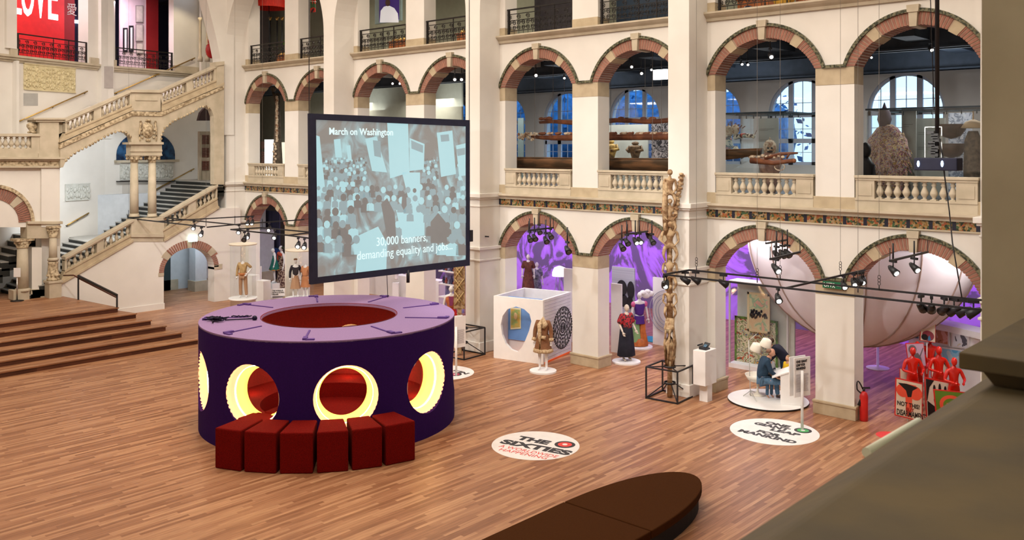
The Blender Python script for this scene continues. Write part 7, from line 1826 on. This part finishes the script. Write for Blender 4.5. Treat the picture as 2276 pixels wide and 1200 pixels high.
# ---------------------------------------------------------------- first-floor gallery exhibits
CW = mat('canoe_wood', (.16, .075, .030), .6, (.055, .03, .012), 1.2, 3, bump=.1, stretch=(1, 1, 6), lo=.4, hi=.6); CW2 = mat('carved_red_wood', (.24, .085, .035), .6, (.12, .04, .02), 4, 3)
PALEC = mat('bone_paint', (.62, .52, .38), .7, (.30, .16, .09), 9, 3, lo=.45, hi=.6)
YC1 = 24.6
def hull(name, label, y, xs, zs, rs, m_, open_=True):
    c = thing(name, label, 'canoe', (xs[0], y, zs[0] - rs[0])); N = 14; mb = M(); vs = []; fs = []
    for x, z, r in zip(xs, zs, rs):
        for k in range(N):
            a = PI + PI * k / (N - 1); vs.append((x, y + r * 1.0 * math.cos(a), z + r * 1.5 * math.sin(a)))
    for i in range(len(xs) - 1):
        for k in range(N - 1): fs.append((i * N + k, i * N + k + 1, (i + 1) * N + k + 1, (i + 1) * N + k))
    fs.append(tuple(range(N))); fs.append(tuple(range((len(xs) - 1) * N, len(xs) * N))[::-1])
    mb.add(vs, fs, 0, True); o = mb.out('hull', m_, c); sd = o.modifiers.new('s', 'SOLIDIFY'); sd.thickness = .025
    mb = M()
    for s_ in (-1, 1): mb.tube([(x, y + s_ * r, z) for x, z, r in zip(xs, zs, rs)], .02, 5)
    mb.out('gunwale', m_, c); return c
xa = at(1145, 352, Y=YC1).x; xb = at(1690, 352, Y=YC1).x
n = 16; xs = [xa - .3 + (xb - xa + .3) * k / n for k in range(n + 1)]; zt_ = at(1300, 352, Y=YC1).z
zt2 = at(1600, 351, Y=YC1).z
rs = [.27] * 12 + [.26, .24, .21, .17, .12]
c = hull('dugout_canoe', 'very long dark dugout canoe with a carved prow, lowest of the three canoes', YC1, xs, [6.62 + (.02 * k if k > 12 else 0) for k in range(17)], rs, CW)
mb = M(); e = at(1690, 356, Y=YC1)
mb.tube([e - Vector((.3, 0, 0)), at(1720, 362, Y=YC1), at(1762, 357, Y=YC1)], [.1, .07, .06], 8); mb.tube([at(1700, 352, Y=YC1), at(1735, 342, Y=YC1), at(1773, 340, Y=YC1)], [.05, .05, .03], 8); mb.tube([at(1735, 342, Y=YC1), at(1738, 362, Y=YC1)], .04, 6); mb.tube([at(1755, 341, Y=YC1), at(1748, 352, Y=YC1)], .03, 6)
mb.ball(tuple(at(1765, 357, Y=YC1)), .07, 8); mb.out('prow_carving', CW2, c)
mb = M()
for k in range(9): mb.ball(tuple(at(1668 + 9 * k, 349 - (3 if k % 2 else 0), Y=YC1)), (.07, .05, .05), 7)
mb.ball(tuple(at(1673, 347, Y=YC1)), .09, 8); mb.out('rail_figures', PALEC, c)
mb = M(); 
for k in range(12): a = 2 * PI * k / 12; q = at(1733, 371, Y=YC1); mb.tube([q + Vector((.16 * math.cos(a), 0, .1 * math.sin(a))), q + Vector((.16 * math.cos(a + .6), 0, .1 * math.sin(a + .6)))], .015, 4)
mb.out('bow_fretwork', PALEC, c)
def suspend(c, xs_, y, z):
    mb = M()
    for x in xs_: mb.tube([(x, y, z), (x, y, 10.4)], .008, 4)
    mb.out('suspension_wire', mat('steel_cable', (.15, .13, .11), .5), c)
suspend(c, [xs[2], xs[6], xs[10], xs[13]], YC1, 6.6)
Y2 = 25.0
xa2, xb2 = at(1182, 305, Y=Y2).x, at(1500, 305, Y=Y2).x
n2 = 12; xs2 = [xa2 + (xb2 - xa2) * k / n2 for k in range(n2 + 1)]; z2_ = at(1300, 301, Y=Y2).z
c = hull('soul_canoe', 'carved canoe with painted heads along it and a tangled figurehead, middle of the three', Y2, xs2, [z2_ - .0] * (n2 + 1), [.05, .09, .11] + [.12] * (n2 - 2), CW2)
mb = M(); random.seed(21)
for k in range(26): mb.ball(tuple(at(1153 + 1.6 * k, 304 + random.uniform(-8, 7), Y=Y2)), (.07, .05, .06), 6)
mb.tube([at(1152, 306, Y=Y2), at(1170, 297, Y=Y2), at(1190, 303, Y=Y2)], .05, 6); mb.out('figurehead', PALEC, c)
for k, px in enumerate((1205, 1222, 1240, 1262, 1275, 1352, 1362, 1385, 1400, 1422, 1436, 1452, 1470, 1480)):
    mb = M(); q = at(px, 297, Y=Y2); mb.ball(tuple(q), (.14 if k % 3 else .2, .1, .06), 8); mb.ball(tuple(q + Vector((.12, 0, .02))), (.05, .06, .05), 6); mb.out('carved_head', PALEC if k % 2 else CW2, c)
suspend(c, [xs2[2], xs2[7], xs2[11]], Y2, z2_)
Y3 = 25.3; xa3, xb3 = at(1200, 268, Y=Y3).x, at(1500, 268, Y=Y3).x; xs3 = [xa3 + (xb3 - xa3) * k / 10 for k in range(11)]; z3_ = at(1300, 268, Y=Y3).z
c = hull('slender_canoe', 'slender reddish canoe hanging highest of the three across two arches', Y3, xs3, [z3_ + .04 * math.sin(k * 1.3) for k in range(11)], [.05, .07] + [.09] * 9, CW2)
mb = M()
for px, r in ((1203, .08), (1211, .07), (1220, .11), (1380, .1), (1430, .09), (1450, .1)): mb.ball(tuple(at(px, 264, Y=Y3)), (r * 1.6, .07, r * .8), 8)
mb.out('carving', CW2, c); suspend(c, [xs3[2], xs3[8]], Y3, z3_)
# back panels and figures of the fourth arch
def fboard(x0, y0, x1, y1, Y, label, m_, name='display_board', cat='panel', toz=None, th=.06):
    a = at(x0, y1, Y=Y); c_ = at(x1, y0, Y=Y); mb = M(); mb.box(a.x, c_.x, Y, Y + th, 5.38 if toz is None else toz, c_.z); return tag(mb.out(name, m_), label, cat)
PGR = mat('pale_grey_green', (.46, .49, .44), .8)
fboard(1345, 276, 1440, 360, 29.5, 'pale grey-green board behind the long canoes in the fourth arch', PGR)
fboard(1448, 272, 1490, 360, 28.5, 'black and white textured picture board beside the pilaster, fourth arch', multi('engraving', [(.65, .62, .64), (.5, .48, .5), (.06, .06, .07), (.6, .58, .6), (.12, .12, .14)], 4, 1.2))
fboard(1151, 262, 1163, 352, 30, 'narrow grey-green cabinet strip at the left of the third arch', mat('green_grey_strip', (.16, .22, .22), .6))
def wood_fig(px, pyt, pyb, Y, label, m_, w_=.5, base=None):
    t_, b_ = at(px, pyt, Y=Y), at(px, pyb, Y=Y); h = t_.z - b_.z; s = thing('carved_statue', label, 'statue', (t_.x, Y, b_.z)); mb = M()
    mb.lathe([(.12 * w_, 0), (.16 * w_, h * .25), (.22 * w_, h * .5), (.25 * w_, h * .68), (.1 * w_, h * .78)], (t_.x, Y, b_.z), 12); mb.ball((t_.x, Y, b_.z + h * .88), (.13 * w_, .13 * w_, h * .12), 10)
    for s_ in (-1, 1): mb.tube([(t_.x + s_ * .22 * w_, Y, b_.z + h * .7), (t_.x + s_ * .32 * w_, Y - .03, b_.z + h * .5), (t_.x + s_ * .12 * w_, Y - .2 * w_, b_.z + h * .4)], .06 * w_, 6)
    mb.out('body', m_, s)
    mb = M(); mb.box(t_.x - .2, t_.x + .2, Y - .2, Y + .2, 5.38, b_.z - .002); mb.out('base', PGR, s); return s
wood_fig(1412, 314, 352, 28.5, 'slim carved statue with crossed bands under the canoes in the fourth arch', mat('statue_brown', (.25, .16, .08), .7, (.08, .05, .03), 8), 1.1)
wood_fig(1357, 310, 352, 28.3, 'ochre crossed-leg carved statue at the left of the fourth arch', mat('statue_ochre', (.62, .42, .12), .7, (.10, .05, .03), 7), 1.2)
# first arch of the first floor: tall jagged pole and bright panel
Yp = 24.6; b_, t_ = at(617, 368, Y=Yp), at(620, 222, Y=Yp)
jp = thing('jagged_pole', 'tall jagged carved pole standing in the first arch on the first floor', 'pole', (b_.x, Yp, 5.4)); mb = M(); random.seed(6)
mb.lathe([(.26, 0), (.25, .6), (.2, 1.6), (.15, 2.6), (.11, 4.2)], (b_.x, Yp, 5.4), 12); mb.out('trunk', mat('grey_brown_wood', (.12, .095, .07), .9, (.06, .045, .03), 6), jp)
mb = M()
for k in range(26): mb.ball((b_.x + .13 + .02 * math.sin(k * 1.7), Yp - .12, 7.3 + .085 * k), (.10, .07, .06), 6)
for k in range(14): mb.ball((b_.x + random.uniform(-.1, .2), Yp - .2, 5.6 + .12 * k), (.09, .07, .08), 6)
mb.out('carved_edge', PALEC, jp); mb = M(); mb.tube([(b_.x - .05, Yp, 9.2), (b_.x - .3, Yp - .1, 9.75)], [.12, .05], 8); mb.ball((b_.x - .2, Yp - .1, 9.8), .14, 8); mb.out('crest', mat('grey_brown_wood', (.12, .095, .07), .9), jp)
mb = M(); a, c_ = at(588, 362, Y=27.5), at(608, 310, Y=27.5); mb.box(a.x, c_.x, 27.5, 27.56, 5.38, c_.z); tag(mb.out('light_panel', mat('light_panel', (1, 1, 1), .5, emit=((.95, 1, .98), 1.8))), 'bright white lit panel behind the jagged pole', 'light panel')
mb = M(); a, c_ = at(623, 362, Y=27.5), at(640, 316, Y=27.5); mb.box(a.x, c_.x, 27.5, 27.56, 5.38, c_.z); tag(mb.out('light_panel', mat('light_panel2', (1, .95, .8), .5, emit=((1, .93, .72), .9))), 'cream lit panel right of the jagged pole', 'light panel')
for i, (x0, y0, x1, y1) in enumerate(((580, 314, 586, 330), (580, 336, 586, 362))): 
    mb = M(); a, c_ = at(x0, y1, Y=26.8), at(x1, y0, Y=26.8)
    for k in range(6): z = a.z + (c_.z - a.z) * k / 6; mb.box(a.x, c_.x, 26.8, 26.84, z, z + (c_.z - a.z) * .12)
    o = mb.out('louvre_shutter', LV); o['kind'] = 'stuff'; tag(o, 'small red-brown slatted shutter left of the bright panel, %s one' % ('upper', 'lower')[i], 'shutter')
mb = M(); mb.box(-55, -30, 29.5, 29.6, 5.38, 10.4); struct(mb, 'wall_back', mat('olive_plaster', (.34, .33, .25), .85))
# glass cases of the two right arches
def gcase(x0, x1, y0, y1, ztop, label):
    c = thing('glass_showcase', label, 'display case', ((x0 + x1) / 2, (y0 + y1) / 2, 5.38))
    mb = M(); mb.box(x0, x1, y0, y0 + .012, 5.55, ztop); mb.out('glass_front', VGLASS, c)
    for xx in (x0, x1 - .012): mb = M(); mb.box(xx, xx + .012, y0, y1, 5.55, ztop); mb.out('glass_side', VGLASS, c)
    mb = M(); mb.box(x0, x1, y0, y1, 5.38, 5.55); mb.out('base', mat('case_base', (.12, .12, .13), .5), c)
    mb = M()
    for a, b_ in (((x0, y0), (x1, y0)), ((x0, y1), (x1, y1)), ((x0, y0), (x0, y1)), ((x1, y0), (x1, y1)), ((x0, (y0 + y1) / 2), (x1, (y0 + y1) / 2))): mb.tube([(*a, ztop), (*b_, ztop)], .035, 4)
    for k in range(9): x = x0 + (x1 - x0) * (k + .5) / 9; mb.tube([(x, (y0 + y1) / 2, ztop), (x, (y0 + y1) / 2, ztop - .14)], .02, 4)
    mb.out('top_frame', mat('teal_black_metal', (.015, .03, .04), .4), c); return c
zc2 = at(1700, 250, Y=26.0).z
gcase(at(1595, 250, Y=26).x, at(1745, 250, Y=26).x, 26.0, 28.4, zc2, 'big glass showcase with masked figures in the seventh arch')
gcase(at(1925, 250, Y=26).x, at(2230, 250, Y=26).x, 26.0, 28.6, at(2050, 240, Y=26).z, 'big glass showcase with a feathered costume in the rightmost arch')
GRB = mat('grey_text_board', (.30, .31, .28), .8)
def textboard(x0, y0, x1, y1, Y, label):
    a, c_ = at(x0, y1, Y=Y), at(x1, y0, Y=Y); o = thing('text_board', label, 'panel', (a.x, Y, 5.55)); mb = M(); mb.box(a.x, c_.x, Y, Y + .05, 5.55, c_.z); mb.out('board', GRB, o)
    mb = M(); w_ = c_.x - a.x
    for z, l in ((.75, .8), (.72, .5), (.5, .5), (.47, .42)): zz = a.z + (c_.z - a.z) * z; mb.box(a.x + .05, a.x + w_ * l, Y - .003, Y, zz, zz + .012)
    mb.out('small_text', mat('dim_text', (.12, .12, .11), .8), o); return o
textboard(1686, 262, 1730, 360, 28.0, 'tall grey text board behind the spiked mask')
o = textboard(2004, 238, 2036, 392, 27.6, 'tall grey text pillar between the feathered costume and the half bowls')
textboard(2037, 262, 2100, 392, 28.2, 'dark grey-green board behind the half bowls')
# masked figure, spiked mask, costumes
YM = 27.0
mf = thing('masked_figure', 'carved masked figure with thin legs and long arms in the seventh arch', 'statue', tuple(at(1625, 352, Y=YM))); Z3 = lambda x, y, d=0: at(x, y, Y=YM - d)
mb = M(); mb.ball(tuple(Z3(1620, 292)), (.17, .12, .2), 10); mb.ball(tuple(Z3(1634, 288)), (.15, .12, .18), 10); mb.out('mask', PALEC, mf)
mb = M(); mb.tube([Z3(1618, 300), Z3(1618, 318), Z3(1622, 330)], [.12, .16, .12], 8); mb.tube([Z3(1632, 305), Z3(1655, 301), Z3(1676, 303)], [.09, .08, .06], 8); mb.ball(tuple(Z3(1674, 303)), .08, 8)
for x0, x1 in ((1615, 1611), (1622, 1620), (1630, 1640), (1636, 1650)): mb.tube([Z3(x0, 325), Z3(x1, 352)], .05, 6)
mb.out('body', multi('striped_figure', [(.45, .08, .05), (.05, .03, .03), (.55, .5, .38), (.12, .2, .2)], 4), mf)
mb = M()
for k in range(8): mb.tube([Z3(1608 + 6 * k, 285), Z3(1604 + 7.5 * k, 272 + abs(k - 3) * 2)], .018, 4)
mb.tube([Z3(1676, 302), Z3(1682, 290)], .012, 4); mb.out('hair_sticks', CW2, mf)
sm = thing('spiked_mask', 'white ogre mask with a tall spike standing behind the canoe prow', 'mask', tuple(at(1711, 378, Y=26.6))); Z4 = lambda x, y, d=0: at(x, y, Y=26.6 - d)
mb = M(); mb.ball(tuple(Z4(1711, 328)), (.22, .18, .26), 12); mb.tube([Z4(1711, 320), Z4(1711, 304)], [.07, .005], 8); mb.ball(tuple(Z4(1711, 320, .02)), (.18, .16, .09), 10); mb.out('head', PALEC, sm)
mb = M(); mb.ball(tuple(Z4(1707, 329, .17)), (.05, .03, .035), 6); mb.ball(tuple(Z4(1715, 329, .17)), (.05, .03, .035), 6); mb.ball(tuple(Z4(1711, 337, .17)), (.11, .03, .03), 8); mb.out('painted_features', BLACK, sm)
mb = M(); mb.lathe([(.18, 5.55), (.24, 6.0), (.36, 6.45), (.3, 6.7), (.12, 6.85)], (Z4(1711, 350).x, 26.6, 0), 14); mb.out('shoulders', mat('mask_robe', (.42, .24, .17), .8, (.2, .1, .08), 7), sm)
YF = 27.0; fc = at(1972, 330, Y=YF); FE = multi('feather_cloak', [(.45, .28, .08), (.12, .08, .06), (.35, .12, .22), (.70, .55, .22), (.22, .20, .42), (.5, .3, .12)], 13, 1)
fco = thing('feathered_costume', 'big shaggy feathered costume with a pointed top in the rightmost arch', 'costume', (fc.x, YF, 5.55))
mb = M(); mb.lathe([(.45, 5.55), (.5, 6.2), (.62, 6.7), (.56, 7.2), (.3, 7.55), (.15, 7.65)], (fc.x, YF, 0), 24, sy=.6); mb.out('cloak', FE, fco)
random.seed(12); mb = M()
for k in range(240):
    a = random.uniform(0, 2 * PI); z = random.uniform(5.7, 7.4); r = .5 if z < 6.3 else .62 if z < 7 else .45
    p = Vector((fc.x + r * math.cos(a), YF + .6 * r * math.sin(a), z)); mb.tube([p, p + Vector((.07 * math.cos(a), .05 * math.sin(a), -.12))], [.035, .008], 4)
o = mb.out('feathers', FE, fco); o['kind'] = 'stuff'
mb = M(); mb.lathe([(.14, 7.6), (.2, 7.8), (.17, 8.0), (.06, 8.15), (.01, 8.3)], (fc.x - .08, YF, 0), 14); mb.out('hood', mat('dark_hood', (.09, .07, .10), .8), fco)
bs = thing('dark_statue', 'black kneeling statue silhouette at the left edge of the rightmost arch', 'statue', (*at(1924, 385, Y=24.6)[:2], 5.4)); q = at(1924, 385, Y=24.6)
mb = M(); mb.lathe([(.22, 0), (.24, .5), (.2, .8), (.24, 1.1), (.1, 1.32)], (q.x, q.y, 5.4), 14); mb.ball((q.x, q.y - .02, 5.4 + 1.5), (.15, .17, .22), 12); mb.tube([(q.x + .2, q.y, 6.5), (q.x + .28, q.y - .1, 6.1), (q.x + .05, q.y - .2, 5.95)], .06, 6); mb.out('body', BLACK, bs)
for i, (py0, lab) in enumerate(((276, 'upper dark half bowl hanging in the rightmost showcase'), (319, 'lower dark half bowl hanging in the rightmost showcase'))):
    q = at(2114, py0, Y=27.4); mb = M(); mb.lathe([(.01, -.42), (.25, -.34), (.38, -.15), (.42, 0), (.39, 0), (.35, -.14), (.22, -.3), (.01, -.38)], tuple(q), 24); mb.tube([q + Vector((0, .1, -.38)), (q.x, 28.2, q.z - .38)], .012, 4); tag(mb.out('half_bowl', mat('dark_gourd', (.09, .05, .035), .5, (.05, .03, .02), 5)), lab, 'bowl')
fboard(2108, 250, 2160, 392, 28.4, 'pale textured blue-white board at the right of the rightmost showcase', multi('icy_board', [(.62, .66, .72), (.5, .55, .65), (.22, .26, .34), (.7, .74, .8)], 6, 1), toz=5.55)
q = at(2163, 390, Y=26.9); lc_ = thing('lantern_costume', 'tall dark figure under a small tan canopy at the right edge of the gallery', 'costume', (q.x, q.y, 5.55)); zq = at(2163, 275, Y=26.9).z
mb = M(); mb.lathe([(.22, 5.55), (.25, 6.4), (.22, zq - .45), (.12, zq - .2)], (q.x, q.y, 0), 14); mb.out('robe', mat('dark_patterned', (.14, .10, .07), .8, (.05, .04, .03), 9), lc_)
mb = M(); mb.lathe([(.32, zq - .12), (.2, zq + .05), (.03, zq + .12)], (q.x, q.y, 0), 16); mb.tube([(q.x, q.y, zq + .1), (q.x, q.y, zq + .35)], .02, 5); mb.out('canopy', mat('tan_canopy', (.5, .35, .2), .7), lc_)
# ---------------------------------------------------------------- projector hanging on its pole in the hall
YPJ = 20.0; pj = thing('projector_rig', 'black projector box on a long pole hanging before the rightmost arch', 'projector', tuple(at(2083, 365, Y=YPJ)))
p0 = at(2083, 350, Y=YPJ)
mb = M(); mb.tube([p0, p0 + Vector((0, 0, 12.2))], .045, 10); mb.out('pole', BLACK, pj)
a, c_ = at(2038, 378, Y=YPJ), at(2134, 351, Y=YPJ); mb = M(); mb.box(a.x, c_.x, YPJ - .2, YPJ + .2, a.z, c_.z); mb.out('housing', NAVY, pj, bevel=.02)
for px in (2041, 2094): q = at(px, 364, Y=YPJ - .21); mb = M(); mb.ball(tuple(q), (.03, .02, .07), 8); mb.out('projector_lens', mat('blue_lens', (.6, .8, 1), .2, emit=((.5, .7, 1), 3)), pj)
a, c_ = at(2056, 350, Y=YPJ), at(2093, 282, Y=YPJ); mb = M()
for x in (a.x, c_.x): mb.tube([(x, YPJ, a.z), (x, YPJ, c_.z)], .012, 4)
mb.tube([(a.x, YPJ, c_.z), (c_.x, YPJ, c_.z)], .012, 4); mb.out('frame', mat('bright_metal', (.6, .65, .66), .3, metal=.6), pj)
mb = M(); random.seed(14)
for k in range(10): q = at(2076 + random.uniform(-8, 8), 295 + 5.5 * k, Y=YPJ); mb.box(q.x - .07, q.x + .07, YPJ - .06, YPJ + .06, q.z - .035, q.z + .035)
mb.out('clamps', mat('dark_metal', (.05, .05, .05), .4, metal=.5), pj)
mb = M(); mb.tube([at(2085, 300, Y=YPJ - .1), at(2095, 345, Y=YPJ - .1), at(2098, 380, Y=YPJ), at(2110, 470, Y=YPJ), at(2117, 540, Y=19.7), at(2138, 662, Y=19.4)], .014, 6)
mb.tube([p0 + Vector((-.2, 0, 5.5)), p0 + Vector((-.06, 0, 1.0))], .01, 5); mb.out('cable', BLACK, pj)
# ---------------------------------------------------------------- second-floor exhibits
ORW = mat('orange_lacquer_wood', (.45, .14, .04), .5, (.20, .06, .02), 5); YU = 24.2; ZU = 10.835
def gong_stand(x, y, L, label, k=0):
    g = thing('gong_frame', label, 'musical instrument', (x, y, ZU)); mb = M(); mb.box(x - L / 2, x + L / 2, y - .2, y + .2, ZU, ZU + .42); mb.box(x - L / 2 - .05, x + L / 2 + .05, y - .24, y + .24, ZU + .42, ZU + .48); mb.out('carved_case', ORW, g, bevel=.02)
    n = max(3, int(L / .28))
    for i in range(n): q = x - L / 2 + L * (i + .5) / n; mb = M(); mb.lathe([(.1, .48), (.12, .53), (.09, .6), (.03, .62), (.03, .66)], (q, y, ZU), 14); mb.out('gong', BRASS, g)
    return g
for i, lab in enumerate(('orange carved gong chime on the second floor at the far left opening', 'orange carved gong chime in the second opening of the second floor', 'orange carved gong chime below the portrait of the white robe', 'orange carved gong chime in the fourth opening of the second floor')):
    a, c_ = opening_x(i); gong_stand((a + c_) / 2 + .2, YU, 1.9, lab)
gong_stand(opening_x(6)[0] + .9, YU, 1.5, 'orange carved instrument at the left of the seventh opening, top right'); gong_stand(opening_x(6)[0] + 2.4, YU + .1, 1.0, 'small orange instrument beside another in the seventh opening')
random.seed(17)
for i, (px, py, r, c_m, lab) in enumerate(((1663, 12, .13, 'dark', 'small dark round pot on the second floor, top right'), (1742, -2, .3, 'gold', 'golden glowing drum partly cut by the top edge'), (1640, 16, .1, 'dark', 'tiny blue-black pot left of the dark round pot'))):
    q = at(px, py, Y=23.75); mb = M(); mb.lathe([(r * .6, 0), (r, r * .8), (r * .9, r * 1.3), (r * .5, r * 1.5)], (q.x, q.y, ZU), 18); tag(mb.out('pot', mat(c_m + '_pot', (.02, .03, .06) if c_m == 'dark' else (.75, .42, .06), .35)), lab, 'pot')
pr = thing('portrait_panel', 'tall lit portrait panel of a person in a white robe on violet ground', 'picture', tuple(at(835, 52, Y=25.5)))
a, c_ = at(833, 54, Y=25.5), at(891, -60, Y=25.5); mb = M(); mb.box(a.x, c_.x, 25.5, 25.6, a.z, c_.z); mb.out('frame', mat('pale_blue_frame', (.35, .48, .50), .5), pr)
mb = M(); a2, c2_ = at(843, 50, Y=25.49), at(887, -60, Y=25.49); mb.box(a2.x, c2_.x, 25.485, 25.5, a2.z, c2_.z); mb.out('print', mat('violet_print', (.035, .012, .10), .6, emit=((.05, .02, .16), .5)), pr)
mb = M(); S = lambda x, y: at(x, y, Y=25.475)
mb.prism([S(*p) for p in ((844, 50), (846, 24), (853, 15), (860, 13), (866, 13), (876, 18), (884, 30), (886, 50))], (0, .006, 0)); mb.out('robe_print', mat('white_robe_print', (.8, .78, .78), .6, emit=((.9, .88, .9), .45)), pr)
mb = M(); mb.prism([S(862 + 5.5 * math.cos(2 * PI * k / 16), 6 + 8 * math.sin(2 * PI * k / 16)) + Vector((0, -.006, 0)) for k in range(16)], (0, .004, 0)); mb.out('face_print', mat('brown_face_print', (.16, .07, .05), .6), pr)
for i, (px, lab) in enumerate(((600, 'left'), (616, 'middle'), (627, 'right'))):
    q = at(px, 125, Y=25.0); s = thing('spear_stand', '%s of three dark poles with golden tops on the second floor' % lab, 'pole', (q.x, 25.0, ZU)); mb = M(); mb.tube([(q.x, 25.0, ZU), (q.x, 25.0, at(px, 44, Y=25).z)], .035, 8); mb.out('pole', BLACK, s); mb = M(); zz = at(px, 44, Y=25).z; mb.ball((q.x, 25.0, zz + .05), (.1, .06, .1), 8); mb.tube([(q.x - .14, 25, zz + .12), (q.x, 25, zz), (q.x + .14, 25, zz + .12)], .03, 5); mb.out('gold_top', BRASS, s)
q = at(598, 14, Y=24.3); um = thing('red_parasol', 'big bright red fringed parasol cut by the top edge at the first opening', 'parasol', (q.x, q.y, ZU))
mb = M(); zq = q.z + .15; mb.lathe([(.85, zq - .25), (.87, zq), (.8, zq + .45), (.05, zq + .6)], (q.x, q.y, 0), 32); mb.f = [f for f in mb.f if len(f) == 4]; mb.m = [0] * len(mb.f); mb.s = [True] * len(mb.f); mb.out('canopy', mat('red_silk', (.75, .03, .01), .6, (.5, .015, .008), 14, stretch=(4, 4, .1)), um); mb = M(); mb.tube([(q.x, q.y, ZU), (q.x, q.y, zq + .55)], .02, 6); mb.out('pole', BLACK, um)
q = at(696, 15, Y=24.6); fl = thing('hanging_flag', 'red and dark green flag hanging in the second opening of the second floor', 'flag', tuple(q)); mb = M(); mb.box(q.x - .2, q.x + .15, 24.6, 24.63, q.z - .25, q.z + .6); mb.out('cloth', multi('flag_cloth', [(.6, .02, .02), (.05, .12, .05), (.6, .03, .02), (.02, .02, .03)], 1.6), fl); mb = M(); mb.tube([(q.x - .3, 24.6, q.z + .3), (q.x + .25, 24.6, q.z + .2)], .015, 5); mb.tube([(q.x - .2, 24.6, q.z + .6), (q.x - .2, 24.6, 14.9)], .008, 4); mb.out('rod', WHITE, fl)
mb = M(); a, c_ = at(560, 80, Y=27), at(600, 95, Y=27); mb.box(at(576, 0, Y=27).x, at(586, 0, Y=27).x, 28.4, 28.45, at(580, 96, Y=27).z, at(580, 84, Y=27).z); tag(mb.out('green_notice', mat('green_paper', (.3, .5, .12), .7)), 'small green notice behind the first iron railing', 'notice')
mb = M(); mb.box(at(1188, 60, Y=25).x, at(1300, 60, Y=25).x, 25, 25.3, ZU, ZU + 3.2); tag(mb.out('grey_cloth_block', mat('charcoal_cloth', (.055, .05, .055), .9, (.035, .03, .035), 3)), 'dark charcoal cloth-covered block behind the fifth iron railing', 'block')
mb = M(); mb.box(at(1370, 60, Y=23.9).x, at(1500, 60, Y=23.9).x, 23.9, 24.1, ZU, ZU + .95); tag(mb.out('navy_panel', mat('petrol_navy', (.006, .02, .04), .5)), 'long dark petrol-blue panel behind the sixth iron railing', 'panel')
mb = M(); mb.box(-55, 5, 28.5, 28.7, ZU, 14.9); struct(mb, 'wall_back', mat('olive_back', (.32, .33, .25), .85))
for k in range(4): area('upper_light', (-34 + 8.2 * k, 25.4, 14.6), (0, 0, 0), 2.5, 1, 130, (1, .88, .7))
for i, (px, py) in enumerate(((570, 700), (1100, 10))): pass
